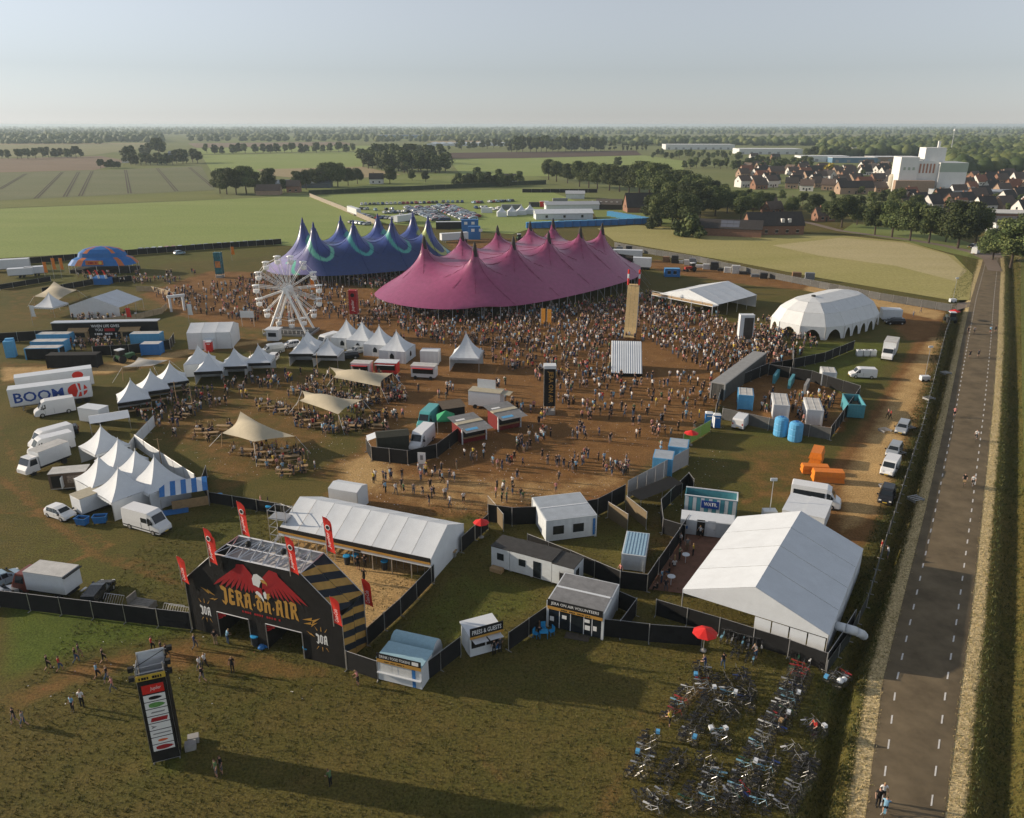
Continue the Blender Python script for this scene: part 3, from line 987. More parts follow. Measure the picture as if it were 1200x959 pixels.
def stretch_tent(corners, label, poles=None, centre=1.2, mat=None, cat='tent', ropes=True, n=18, edge=.16, group=None, name='stretch_tent'):
  """four corners (u, v, height): sheet with inward-curving edges on leaning poles"""
  C = [G(u, v) + Vector((0, 0, h)) for u, v, h in corners]
  o = Vector((sum(c.x for c in C) / 4, sum(c.y for c in C) / 4, 0))
  t = T(name, o, 0, label, cat, group)
  C = [c - o for c in C]
  P = []
  for i in range(n + 1):
    row = []
    for j in range(n + 1):
      a, b = i / n, j / n
      p = C[0] * (1 - a) * (1 - b) + C[1] * a * (1 - b) + C[2] * a * b + C[3] * (1 - a) * b
      mid = (C[0] + C[1] + C[2] + C[3]) / 4
      e = edge * (math.sin(math.pi * a) * (1 - math.sin(math.pi * b)) + math.sin(math.pi * b) * (1 - math.sin(math.pi * a)))
      p = p + (mid - p) * e
      p.z += centre * (math.sin(math.pi * a) * math.sin(math.pi * b)) ** 1.2 - .35 * e * 3
      row.append(tuple(p))
    P.append(row)
  MB().grid(P, mat or BEIGE).build('canopy', t, smooth=True)
  for c in C:
    d = Vector((c.x, c.y, 0)).normalized()
    foot = Vector((c.x, c.y, 0)) + d * .25
    MB().bar(foot, c + Vector((0, 0, .1)), .07, WOOD, 6).build('pole', t)
    if ropes:
      MB().bar(c, Vector((c.x, c.y, 0)) + d * 2.2, .025, WHITE, 3).build('guy_rope', t)
  return t


# --- the large white tent beside the road
A, ang, L = FP((797, 722), (966, 778))
BIGSHADE = WHITE
bt = frame_tent('marquee', A, ang, L, 17.5, 3.0, 5.6, 'large white marquee beside the road with pipe at its side', 'tent', 4, 'y', walls='', gable='LR', sag=.03)
for k in range(4):        # closed right half of the gable front and the road side
  x0 = L / 2 + .3 + k * (L / 2 - .4) / 4
  MB().box(x0, x0 + (L / 2 - .4) / 4 - .12, .02, .05, .02, 2.55, WHITE).build('side_wall', bt)
for k in range(4):
  MB().box(L - .05, L - .02, 17.5 * k / 4 + .06, 17.5 * (k + 1) / 4 - .06, .02, 2.95, WHITE).build('side_wall', bt)
mb = MB()
pp = [(L + .05, 3.5, 1.9), (L + .9, 3.4, 2.0), (L + 1.7, 3.9, 1.7), (L + 2.2, 4.8, 1.0), (L + 2.3, 5.4, .5)]
for a, b in zip(pp, pp[1:]): mb.bar(a, b, .42, WHITE, 10)
mb.build('air_duct', bt, smooth=True)

# --- long entrance tent behind the arch
A, ang, L = FP((330, 644), (506, 683))
et = frame_tent('entrance_tent', A, ang, L, 8.3, 2.75, 4.7, 'long white entrance tent with black and gold front band', 'tent', 8, 'x', walls='R', gable='L')
mb = MB().box(-.05, L, -.16, -.10, 2.42, 2.95, BLACK)
mb.build('front_band', et)
MB().box(-.05, L, -.20, -.165, 2.22, 2.46, GOLD).build('gold_band', et)
MB().box(-.02, L, -.10, -.05, 1.85, 2.25, WHITE).build('valance', et)
mb = MB()
for k in range(22):
  x = .6 + (L - 1.2) * k / 21
  mb.box(x - .03, x + .03, 1.2, 4.2, 1.0, 1.06, STEEL); mb.bar((x, 1.2, 0), (x, 1.2, 1.05), .03, STEEL); mb.bar((x, 4.2, 0), (x, 4.2, 1.05), .03, STEEL); mb.bar((x, 2.7, 0), (x, 2.7, 1.05), .03, STEEL)
mb.build('queue_barrier', et)
MB().box(0.1, L - .1, 7.9, 8.2, 0.02, 2.7, INSIDE).build('back_wall', et)
for k in range(4):
  x = 3.5 + k * 4.6
  tb = MB().box(x, x + 1.8, 5.2, 5.9, .72, .78, WOOD).box(x + .1, x + .16, 5.3, 5.8, 0, .72, STEEL).box(x + 1.64, x + 1.7, 5.3, 5.8, 0, .72, STEEL)
  tb.build('search_table', et)
for k, c in enumerate((6.2, 9.6)):
  MB().box(c, c + .9, -.12, -.06, 1.9, 2.12, BLACK).build('lane_sign', et)
# small white tent behind it
A2, ang2, L2 = FP((386, 594), (420, 600))
frame_tent('white_awning', A2, ang2, L2, 2.6, 2.6, 3.0, 'small flat white awning behind the long entrance tent', 'tent', 1, 'x', walls='FBLR')

# --- balcony tent right of the pink big top
A, ang, L = FP((772, 358), (840, 372))
ft = frame_tent('bar_tent', A, ang, L, 17.5, 3.2, 5.6, 'white gabled tent with open timber balcony front near jump ramp', 'tent', 4, 'y', walls='R', gable='LR')
mb = MB().box(-.6, L + .3, -2.6, -.05, 3.0, 3.15, WPAINT)
mb.build('balcony_floor', ft)
mb = MB()
for k in range(7):
  x = -.55 + (L + .8) * k / 6
  mb.bar((x, -2.55, 3.15), (x, -2.55, 4.1), .04, WPAINT)
mb.bar((-.55, -2.55, 4.1), (L + .25, -2.55, 4.1), .05, WPAINT); mb.bar((-.55, -2.55, 3.6), (L + .25, -2.55, 3.6), .03, WPAINT)
mb.build('balcony_rail', ft)
MB().box(-.5, L + .2, -2.50, -2.46, 3.17, 3.75, WOOD).build('balcony_panel', ft)
for k in range(4):
  x = -.5 + (L + .7) * k / 3
  MB().bar((x, -2.5, 0), (x, -2.5, 3.0), .12, WPAINT).build('balcony_post', ft)

# --- faceted white dome tent
A, ang, L = FP((921, 402), (1026, 392))
dome_o = A
dt = T('dome_tent', Vector((A.x + 7.5, A.y - .5, 0)), R(38), 'white faceted dome tent with arched openings by the trucks', 'tent')
prof = [(1.0, 0), (.985, 2.9), (.80, 5.6), (.47, 7.4), (.0, 8.1)]
hw, Lm = 8.6, 13.0
cx0 = 8.0
segs = 10
def domept(th, f, z, end):
  # left and right halves of a decagon joined by a straight middle
  x = cx0 + hw * f * math.cos(th) + (Lm if end else 0)
  return (x, 8.0 + hw * f * math.sin(th), z)
DOMEM = M('dome_canvas', (0.66, 0.68, 0.68), 0.6, 0.05, 1.0, 0.15, dirt=0.08)
def panel(pts, name='roof_panel'):
  c = Vector((0, 0, 0))
  for p in pts: c += Vector(p)
  c /= len(pts)
  q = [tuple(c + (Vector(p) - c) * .992) for p in pts]
  MB().poly(q, DOMEM).build(name, dt)
def arch_panel(p, q, z1, name='arched_wall'):
  """wall bay with an arched opening between ground points p and q"""
  p, q = Vector(p), Vector(q)
  n = 8; top = [p + (q - p) * .01, q + (p - q) * .01]
  out = [Vector((top[0].x, top[0].y, .02)), Vector((top[0].x, top[0].y, z1)), Vector((top[1].x, top[1].y, z1)), Vector((top[1].x, top[1].y, .02))]
  arc = []
  for i in range(n + 1):
    f = .86 - .72 * i / n
    s_ = math.sin(math.pi * i / n) ** .6
    pp_ = p + (q - p) * f
    arc.append(Vector((pp_.x, pp_.y, .02 + 2.25 * s_)))
  MB().poly([tuple(v) for v in out + arc], DOMEM).build(name, dt)
half = segs // 2
for end, t0 in ((0, math.pi / 2), (1, -math.pi / 2)):
  for k in range(half):
    th0, th1 = t0 + math.pi * k / half, t0 + math.pi * (k + 1) / half
    arch_panel(domept(th0, 1, 0, end), domept(th1, 1, 0, end), 2.9)
    for (f0, z0), (f1, z1) in zip(prof[1:], prof[2:]):
      f00 = f0 if z0 > 3 else 1.0
      a, b, c, d = domept(th0, f00, z0, end), domept(th1, f00, z0, end), domept(th1, f1, z1, end), domept(th0, f1, z1, end)
      panel([a, b, c] if f1 == 0 else [a, b, c, d])
for sgn in (-1, 1):
  for k in range(4):
    xa, xb = cx0 + Lm * k / 4, cx0 + Lm * (k + 1) / 4
    arch_panel((xa, 8 + sgn * hw, 0), (xb, 8 + sgn * hw, 0), 2.9)
    for (f0, z0), (f1, z1) in zip(prof[1:], prof[2:]):
      f00 = f0 if z0 > 3 else 1.0
      panel([(xa, 8 + sgn * hw * f00, z0), (xb, 8 + sgn * hw * f00, z0), (xb, 8 + sgn * hw * f1, z1), (xa, 8 + sgn * hw * f1, z1)])
mb = MB().lathe([(.5, 8.05), (.5, 8.35), (.1, 8.45)], 8, DARKROOF, (cx0, 8, 0))
mb.build('vent_cap', dt)
for end, t0 in ((0, math.pi / 2), (1, -math.pi / 2)):
  for k in range(half + 1):
    th = t0 + math.pi * k / half
    p = domept(th, 1, 0, end)
    MB().bar(p, (p[0], p[1], 2.9), .1, ALU, 5).build('leg', dt)

# --- tents on the left: gabled white tent, box tent
A, ang, L = FP((83, 372), (152, 365))
frame_tent('gabled_tent', A + Vector((0, 0, 0)), R(-8), 13.5, 10.0, 2.9, 5.2, 'white gabled tent open at the front behind the black stage facade', 'tent', 3, 'y', walls='L', gable='LR')
A, ang, L = FP((221, 410), (274, 411))
bx = frame_tent('storage_tent', A, R(6), 9.0, 8.0, 3.6, 4.9, 'closed white storage tent beside the ferris wheel', 'tent', 3, 'x', walls='FBLR')
MB().box(3.6, 5.4, -1.5, -.02, .02, 2.3, WHITE).build('porch', bx)

# --- pagodas
left_rows = [
  ((159, 481), 5, R(28), 'white pagoda at the truck end of the sloping three pagoda row', 'BL'),
  ((182, 469), 5, R(28), 'middle pagoda of the sloping row above the bench yard', 'BL'),
  ((204, 459), 5, R(28), 'upper pagoda of the sloping row of three', 'BL'),
  ((236, 437), 5, R(10), 'white pagoda tucked behind another beside the pale dirt track', 'BLFR'),
  ((249, 446), 5, R(10), 'pagoda with black front banner, one end of the row of three', 'BL'),
  ((278, 440), 5, R(8), 'middle pagoda in the black banner row of three', 'BL'),
  ((306, 436), 5, R(6), 'banner row pagoda nearest the parked white cars', 'BL'),
  ((358, 425), 5, R(0), 'pagoda with striped front banner next to the white van', 'BL'),
  ((363, 418), 5, R(0), 'pagoda standing directly behind the striped banner pagoda', 'BLFR'),
  ((386, 427), 5, R(-4), 'banner pagoda nearest the upper beige stretch tent', 'BL'),
  ((408, 406), 5.4, R(-14), 'windowed pagoda nearest the ferris wheel', 'BLFR'),
  ((426, 409), 5.4, R(-14), 'second windowed pagoda counted away from the ferris wheel', 'BLFR'),
  ((446, 414), 5.4, R(-14), 'third windowed pagoda counted away from the ferris wheel', 'BLFR'),
  ((466, 421), 5.8, R(-14), 'windowed pagoda at the crowd end of its row', 'BLFR'),
  ((547, 431), 5.8, R(-6), 'lone tall white pagoda at the edge of the crowd', 'BL'),
  ((126, 541), 5.0, R(-38), 'rearmost pagoda of the white cluster near the parked vans', 'BL'),
  ((146, 558), 5.0, R(-38), 'back row pagoda of the white cluster, second from the vans', 'BL'),
  ((166, 572), 5.0, R(-38), 'back row pagoda of the white cluster, third from the vans', 'BR'),
  ((189, 585), 5.4, R(-38), 'pagoda of the white cluster beside the blue striped awning', 'BR'),
  ((124, 580), 5.0, R(-38), 'front pagoda of the white cluster beside the white box trailer', 'LF'),
  ((147, 595), 5.2, R(-38), 'front corner pagoda of the white cluster above the silver van', 'R'),
]
for px, s, a, lab, w in left_rows:
  win = 'windowed' in lab
  u, v = px
  big = 1 if s > 5.3 else 0
  peak = 5.4 + (.5 if s > 5.3 else 0) + (1.2 if 'lone' in lab else 0)
  p = pagoda(px, s, 2.5 if 'lone' not in lab else 2.8, peak, a, lab, w, window=win)
  if 'banner' in lab and 'behind' not in lab:
    MB().box(-s / 2, s / 2, -s / 2 - .10, -s / 2 - .04, 2.0, 2.55, BLACK).build('front_banner', p)
  if 'sloping' in lab:
    MB().box(-s / 2, s / 2, -s / 2 - .16, -s / 2 - .10, 1.95, 2.45, BLACK).build('front_banner', p)
    MB().box(-s / 2, s / 2, -s / 2 - .9, -s / 2 - .18, .98, 1.05, WOOD).build('counter', p)
for px, s, lab in [((62, 369), 5.6, 'white pagoda beside the orange flags'), ]:
  pagoda(px, s, 2.5, 5.6, R(-10), lab, '', group='white pagoda tents')
for k, (u, v) in enumerate([(588, 254), (600, 253), (611, 252), (621, 251)]):
  pagoda((u, v), 5, 2.4, 5.2, R(5), f'{ordn(k + 1)} tiny pagoda of four beside the white sheds beyond the pink tent', 'BLFR', group='far pagodas')

# --- beige stretch tents over the benches
stretch_tent([(262, 524, 2.2), (300, 540, 2.9), (348, 530, 2.5), (285, 508, 3.6)], 'beige stretch tent nearest the white pagoda cluster', centre=1.1)
stretch_tent([(352, 487, 2.6), (398, 504, 2.6), (426, 489, 3.0), (356, 479, 3.2)], 'middle beige stretch tent over crowded benches', centre=1.0)
stretch_tent([(392, 460, 2.8), (447, 470, 2.6), (461, 456, 3.0), (388, 450, 3.2)], 'beige stretch tent nearest the windowed pagodas', centre=1.0)
stretch_tent([(42, 358, 2.4), (70, 362, 2.2), (92, 350, 2.4), (66, 344, 3.4)], 'small cream stretch tent behind the gabled white tent', centre=.8)
stretch_tent([(146, 446, 2.6), (182, 444, 2.6), (200, 437, 2.6), (165, 434, 2.6)], 'grey flat canvas awning above the smoking grill', centre=.4, mat=M('grey_canvas', (.36, .35, .32), .8, .1))

# --- blue and orange bar dome far left
A = G(75, 322)
bd = T('bar_dome', A, R(2), 'blue bar dome with orange stripes by the meadow fence', 'tent')
BARB = M('bar_blue_canvas', (0.02, 0.15, 0.42), 0.6, 0.1, 1); BARO = M('bar_orange_canvas', (0.55, 0.16, 0.05), 0.6, 0.1, 1)
Wd, Dd = 21.0, 11.0
def ell(k, n, r, z, cx=Wd / 2, cy=Dd / 2):
  th = 2 * math.pi * k / n
  ex = abs(math.cos(th)) ** .6 * math.copysign(1, math.cos(th)); ey = abs(math.sin(th)) ** .6 * math.copysign(1, math.sin(th))
  return (cx + ex * Wd / 2 * r, cy + ey * Dd / 2 * r, z)
n = 24
for k in range(n):
  m_ = BARO if k % 4 == 0 else BARB
  rings = [(1.0, 2.6), (.86, 4.3), (.70, 5.0)]
  for (r0, z0), (r1, z1) in zip(rings, rings[1:]):
    MB().poly([ell(k, n, r0, z0), ell(k + 1, n, r0, z0), ell(k + 1, n, r1, z1), ell(k, n, r1, z1)], m_).build('skirt_panel', bd)
  rings = [(.70, 5.0), (.66, 6.3), (.50, 7.4), (.25, 8.0), (0.02, 8.15)]
  for (r0, z0), (r1, z1) in zip(rings, rings[1:]):
    MB().poly([ell(k, n, r0, z0), ell(k + 1, n, r0, z0), ell(k + 1, n, r1, z1), ell(k, n, r1, z1)], BARO if (k % 4 == 0 and z1 > 7) else BARB).build('dome_panel', bd)
  if k % 2 == 0:
    p = ell(k, n, .99, 0); MB().bar(p, (p[0], p[1], 2.6), .1, ALU).build('leg', bd)
MB().box(7.5, 13.0, -.25, -.15, 3.0, 4.4, BARO).build('sign_board', bd)
marks(bd, PRINTR, 8.4, 11.0, -.27, 3.35, .75, 6)
MB().lathe([(.5, 0), (.5, .05)], 12, M('yellow_print', (.7, .5, .1), .6, 0), (0, 0, 0)).build('emblem', bd)
LAST[0].location = (12.1, -.28, 3.7); LAST[0].rotation_euler.x = R(90)
MB().box(1, Wd - 1, 2, Dd - 1, .02, 1.1, INSIDE).build('bar_counter', bd)
# small blue stage with curved arms
A = G(108, 334)
bs = T('inflatable_bar', A, 0, 'small blue inflatable bar with three curved red tipped arms', 'bar')
MB().box(0, 5.0, 0, 3.0, 0, 1.9, BARB).build('base', bs)
MB().poly([(0, 0, 1.9), (5, 0, 1.9), (4, 1.5, 2.6), (1, 1.5, 2.6)], BARB).poly([(0, 3, 1.9), (5, 3, 1.9), (4, 1.5, 2.6), (1, 1.5, 2.6)], BARB).build('roof', bs)
for x in (0.2, 2.4, 4.6):
  pts = [(x, 0, 1.9), (x - .15, 0, 3.0), (x - .5, 0, 3.9), (x - .9, 0, 4.4)]
  mb = MB()
  for i, (a, b) in enumerate(zip(pts, pts[1:])): mb.bar(a, b, .32 - .06 * i, WHITE if i < 1 else REDFLAG, 8, r2=.26 - .06 * i)
  mb.build('arm', bs)
# ================================================================== ENTRANCE ARCH
A, ang, AW = FP((226, 737), (406, 784))
AD = 3.6
arch = T('entrance_arch', A, ang, 'black festival entrance arch with eagle emblem and gold lettering', 'arch')
SHO, TOPZ, XL, XR = 5.5, 8.9, AW * .225, AW * .775      # shoulder height, top height, top corners
outline = [(0, 0), (0, SHO), (XL, TOPZ), (XR, TOPZ), (AW, SHO), (AW, 0)]
g1, g2 = (AW * .195, AW * .405), (AW * .515, AW * .745)   # the two gateways
GH = 2.75
# front skin with two gateways (butted pieces of cloth)
mb = MB()
cols = [(0, g1[0], 0), (g1[0], g1[1], GH), (g1[1], g2[0], 0), (g2[0], g2[1], GH), (g2[1], AW, 0)]
def topz(x):
  if x < XL: return SHO + (TOPZ - SHO) * x / XL
  if x > XR: return SHO + (TOPZ - SHO) * (AW - x) / (AW - XR)
  return TOPZ
for a, b, z in cols:
  xs = sorted({a, b} | {x for x in (XL, XR) if a < x < b})
  top = [(x, 0, topz(x)) for x in reversed(xs)]
  mb.poly([(a, 0, z), (b, 0, z)] + top, BLACK)
mb.build('front_cloth', arch)
# back skin
mb = MB()
for a, b, z in cols:
  xs = sorted({a, b} | {x for x in (XL, XR) if a < x < b})
  mb.poly([(x, AD, topz(x)) for x in xs][::1] + [(b, AD, z), (a, AD, z)], WHITE)
mb.build('back_cloth', arch)
# gateway linings
for a, b in (g1, g2):
  mb = MB().poly([(a, 0.01, 0), (a, AD - .01, 0), (a, AD - .01, GH), (a, 0.01, GH)], INSIDE).poly([(b, 0.01, 0), (b, 0.01, GH), (b, AD - .01, GH), (b, AD - .01, 0)], INSIDE).poly([(a, .01, GH), (a, AD - .01, GH), (b, AD - .01, GH), (b, .01, GH)], INSIDE)
  mb.build('gateway_lining', arch)
  MB().poly([(a + .02, AD * .9, 0.02), (b - .02, AD * .9, 0.02), (b - .02, AD * .9, GH), (a + .02, AD * .9, GH)], INSIDE).build('gate_curtain', arch)
  mb = MB()
  mb.bar((a, -.06, 0), (a, -.06, GH), .05, STEEL); mb.bar((b, -.06, 0), (b, -.06, GH), .05, STEEL); mb.bar((a, -.06, GH), (b, -.06, GH), .05, STEEL)
  mb.build('gate_frame', arch)
  for q in range(3):
    z0 = GH - .12 - q * .24
    MB().poly([(a + .05, -.012, z0 - .25), (a + 1.3 - q * .36, -.012, z0 + .05), (a + 1.3 - q * .36, -.012, z0 + .18), (a + .05, -.012, z0 - .10)], PRINTR).build('red_stripe', arch)
# left side: slope and wall in black, right side: gold/black stripes
MB().poly([(0, 0.02, SHO), (0, AD, SHO), (XL, AD, TOPZ), (XL, .02, TOPZ)], BLACK).poly([(0, .02, 0), (0, AD, 0), (0, AD, SHO), (0, .02, SHO)], BLACK).build('side_cloth', arch)
STRB = M('stripe_black', (0.015, 0.02, 0.028), .8, .15, 1)
STRG = M('stripe_gold', (0.40, 0.235, 0.06), .75, .2, 1.2)
def stripes(p0, p1, n, vary):
  """bands across a plank face running from p0 (x,z) to p1, skewed like a hazard tape"""
  for half in (0, 1):
    ya, yb = .03 + half * (AD - .05) / 2, .03 + (half + 1) * (AD - .05) / 2 - .04
    e = [(0.0, 0.0)]
    for k in range(n + 1):
      fa, fb = k / n, (k + 1) / n
      sk = .55 / n
      def P(f, s):
        f = min(max(f + s, 0), 1)
        return (p0[0] + (p1[0] - p0[0]) * f, p0[1] + (p1[1] - p0[1]) * f)
      a0, a1 = P(fa, -sk if half == 0 else -sk), P(fb, -sk)
      b0, b1 = P(fa, sk - 0), P(fb, sk)
      if k == n and fa >= 1: break
      MB().poly([(a0[0], ya, a0[1]), (b0[0], yb, b0[1]), (b1[0], yb, b1[1]), (a1[0], ya, a1[1])], STRG if (k + half * vary) % 2 == 0 else STRB).build('stripe_panel', arch)
    MB().poly([(p0[0], ya, p0[1]), (p0[0] + (p1[0] - p0[0]) * .55 / n, yb, p0[1] + (p1[1] - p0[1]) * .55 / n), (p0[0], yb, p0[1])], STRB).build('stripe_panel', arch)
stripes((XR, TOPZ), (AW, SHO), 6, 1)
stripes((AW, SHO), (AW, 0), 8, 1)
# edges and roof truss
mb = MB()
for y in (-.02, AD):
  for (x0, z0), (x1, z1) in zip(outline, outline[1:]):
    mb.bar((x0, y, z0), (x1, y, z1), .035, ALU)
mb.build('edge_tube', arch)
mb = MB()
n = 7
for k in range(n + 1):
  x = XL + (XR - XL) * k / n
  mb.bar((x, 0, TOPZ), (x, AD, TOPZ), .06, ALU); mb.bar((x, 0.1, TOPZ), (x, .1, TOPZ - 2.0), .05, ALU); mb.bar((x, AD - .1, TOPZ), (x, AD - .1, TOPZ - 2.0), .05, ALU)
  if k < n:
    x2 = XL + (XR - XL) * (k + 1) / n
    mb.bar((x, 0, TOPZ), (x2, AD, TOPZ), .045, ALU); mb.bar((x, AD, TOPZ), (x2, 0, TOPZ), .045, ALU)
    mb.bar((x, AD - .1, TOPZ - 2), (x2, AD - .1, TOPZ), .04, ALU)
for y in (.1, AD / 2, AD - .1):
  mb.bar((XL, y, TOPZ), (XR, y, TOPZ), .06, ALU); mb.bar((XL, y, TOPZ - 2), (XR, y, TOPZ - 2), .06, ALU)
mb.build('roof_truss', arch)
MB().poly([(XL, .1, TOPZ - 1.0), (XR, .1, TOPZ - 1.0), (XR, AD - .1, TOPZ - 1.0), (XL, AD - .1, TOPZ - 1.0)], M('grey_liner', (.52, .50, .49), .8, .1)).build('inner_floor', arch)
for x in (XL + 2.2, XL + 6.0):
  MB().lathe([(.22, 0), (.26, .35), (.12, .5)], 10, PRINTB, (x, AD * .6, TOPZ + .06)).build('spot_lamp', arch)

# --- lettering: cut letters of the festival logo (x right, y up, height 1)
GLY = {
  'J': ([[(.05, .98), (.20, 1.06), (.62, .90), (.62, .12), (.40, -.12), (.16, .02), (.10, .16), (.34, .10), (.38, .72), (.14, .78)]], .66),
  'E': ([[(.08, .08), (.16, .90), (.30, 1.02), (.60, .92), (.62, .74), (.36, .80), (.36, .60), (.56, .60), (.56, .44), (.34, .44), (.34, .22), (.62, .24), (.60, .02), (.26, -.04)]], .68),
  'R': ([[(.10, -.02), (.12, .82), (.02, .90), (.22, 1.02), (.62, .92), (.66, .58), (.54, .48), (.70, .12), (.76, -.06), (.52, .02), (.38, .40), (.34, .40), (.34, .02)], ], .76),
  'A': ([[(.06, -.02), (.12, .70), (.04, .84), (.20, .86), (.34, 1.02), (.62, .94), (.64, .10), (.72, -.06), (.46, .00), (.42, .36), (.32, .36), (.30, .02)]], .76),
  'o': ([[(.06, .14), (.06, .62), (.24, .80), (.18, .92), (.34, 1.04), (.40, .90), (.34, .80), (.56, .66), (.56, .12), (.30, -.06)]], .62),
  'n': ([[(.06, 0.0), (.10, .60), (.02, .68), (.20, .80), (.32, .66), (.46, .80), (.64, .66), (.62, .12), (.70, -.04), (.46, 0), (.42, .56), (.32, .52), (.30, 0)]], .72),
  'I': ([[(.08, .0), (.12, .84), (.02, .94), (.24, 1.02), (.36, .92), (.34, .12), (.42, -.04)]], .46),
  'O': ([[(.06, .14), (.08, .86), (.30, 1.02), (.58, .86), (.56, .12), (.32, -.04)]], .64),
  '.': ([[(.06, .34), (.16, .46), (.26, .34), (.16, .22)]], .32),
}
HOLE = {'R': [(.34, .58), (.34, .80), (.46, .78), (.46, .58)], 'A': [(.32, .54), (.34, .78), (.44, .76), (.44, .54)], 'o': [(.26, .18), (.26, .58), (.36, .58), (.36, .18)], 'O': [(.27, .18), (.28, .80), (.38, .80), (.38, .18)]}
def logo(parent, text, x0, z0, w, h, mat, slope, y=-.018, holemat=None, grow=0.0):
  tot = sum(GLY[c][1] for c in text)
  k = w / tot; x = 0
  for i, c in enumerate(text):
    polys, adv = GLY[c]
    hh = h * (1 + grow * abs(2 * (i + .5) / len(text) - 1))
    mb = MB()
    for p in polys:
      mb.poly([(x0 + (x + px) * k, y, z0 + (x + px) * k * slope + py * hh) for px, py in p], mat)
    lt = mb.build('letter', parent)
    if c in HOLE:
      MB().poly([(x0 + (x + px) * k, y - .006, z0 + (x + px) * k * slope + py * hh) for px, py in HOLE[c]], holemat or BLACK).build('letter_hole', lt)
    x += adv
logo(arch, 'JERA.on.AIR', AW * .235, 3.92, AW * .50, 1.55, GOLD, -.0, grow=.18)
marks(arch, PRINTR, AW * .37, AW * .62, -.02, 3.35, .26, 16)
for cx in (AW * .115, AW * .865):
  wv = AW * .075
  logo(arch, 'JOA', cx - wv / 2, 2.05, wv, .95, PRINTW, 0)
  for zc, sg in ((3.35, 1), (1.72, -1)):
    for d_ in (-1, 0, 1):
      b0 = (cx + d_ * .38, zc); b1 = (cx + d_ * .62, zc + sg * (.48 - .1 * abs(d_)))
      MB().poly([(b0[0] - .05, -.018, b0[1]), (b0[0] + .05, -.018, b0[1]), (b1[0] + .015, -.018, b1[1]), (b1[0] - .015, -.018, b1[1])][::sg], GOLD).build('ray_mark', arch)
def bolt(x, z, s, sx, mat=GOLD):
  p = [(0, 0), (.55, .22), (.50, .06), (1.0, .30), (.52, -.12), (.58, .04)]
  MB().poly([(x + px * s * sx, -.018, z + pz * s) for px, pz in (p if sx > 0 else p[::-1])], mat).build('lightning_bolt', arch)
bolt(AW * .755, 4.15, 1.9, 1); bolt(AW * .76, 3.75, 1.5, 1)
def bolt2(pts):
  MB().poly([(x, -.018, z) for x, z in pts], GOLD).build('lightning_bolt', arch)
bolt2([(AW * .105, 5.05), (AW * .15, 4.85), (AW * .148, 5.0), (AW * .20, 4.45), (AW * .155, 4.62), (AW * .157, 4.48)])
bolt2([(AW * .155, 3.95), (AW * .185, 4.15), (AW * .183, 4.05), (AW * .215, 4.2), (AW * .185, 3.88), (AW * .187, 3.98)])
bolt2([(AW * .775, 3.1), (AW * .80, 2.85), (AW * .798, 2.95), (AW * .825, 2.6), (AW * .797, 2.75), (AW * .80, 2.68)])
# eagle emblem: two red wings, white head, beak, claws
EX, EZ, ES = AW * .50, 6.45, 1.22
def wing(sg):
  fe = 9
  for k in range(fe):                               # overlapping feathers
    f = k / (fe - 1)
    x0, z0 = EX + ES * sg * (.55 + 1.5 * f * .6), EZ + ES * (.65 + .85 * math.sin(f * 2.0))
    a = R(-38 - 48 * (1 - f)) if sg > 0 else R(-142 + 48 * (1 - f))
    ln = ES * (1.3 + 2.1 * f)
    dx, dz = math.cos(a) * ln, math.sin(a) * ln
    nx, nz = -math.sin(a) * .20, math.cos(a) * .20
    y = -.018 - .002 * k
    MB().poly([(x0 + nx, y, z0 + nz), (x0 - nx, y, z0 - nz), (x0 + dx * .8 - nx * .8, y, z0 + dz * .8 - nz * .8), (x0 + dx, y, z0 + dz), (x0 + dx * .8 + nx * .6, y, z0 + dz * .8 + nz * .6)], PRINTR).build('feather', arch)
  MB().poly([(EX + ES * sg * a, -.042, EZ + ES * c) for a, c in ((.3, -.1), (.45, .95), (1.1, 1.7), (1.75, 1.6), (1.9, 1.2), (1.2, .5))][::sg], PRINTR).build('wing', arch)
wing(-1); wing(1)
def ep(pts, mat, name, y=-.05):
  MB().poly([(EX + x * ES, y, EZ + z * ES) for x, z in pts], mat).build(name, arch)
ep([(-.45, .15), (-.5, .65), (-.3, 1.05), (0, 1.15), (.35, .95), (.6, .75), (.3, .6), (.15, .3), (.05, .0), (-.2, .1)], PRINTW, 'eagle_head')
ep([(.2, .72), (.55, .78), (.78, .55), (.80, .30), (.66, .45), (.35, .50)], GOLD, 'beak', -.054)
ep([(-.45, .1), (.25, .0), (.3, -.5), (.1, -.75), (-.2, -.7), (-.5, -.3)], PRINTR, 'eagle_body')
ep([(-.35, -.45), (-.15, -.3), (.15, -.5), (.35, -.95), (.3, -1.15), (.1, -.85), (-.2, -.75)], PRINTW, 'eagle_leg', -.054)
ep([(.35, -.35), (.55, -.2), (.65, -.45), (.6, -.85), (.4, -.8)], PRINTW, 'eagle_leg', -.054)
ep([(-.4, -.75), (-.2, -.6), (.05, -.85), (.1, -1.1), (-.05, -.95), (-.15, -1.1), (-.25, -.9), (-.4, -1.0)], GOLD, 'claw', -.058)
ep([(.65, -.35), (.95, -.3), (.85, -.5), (1.0, -.6), (.85, -.7), (.7, -.95), (.6, -.7)], GOLD, 'claw', -.058)

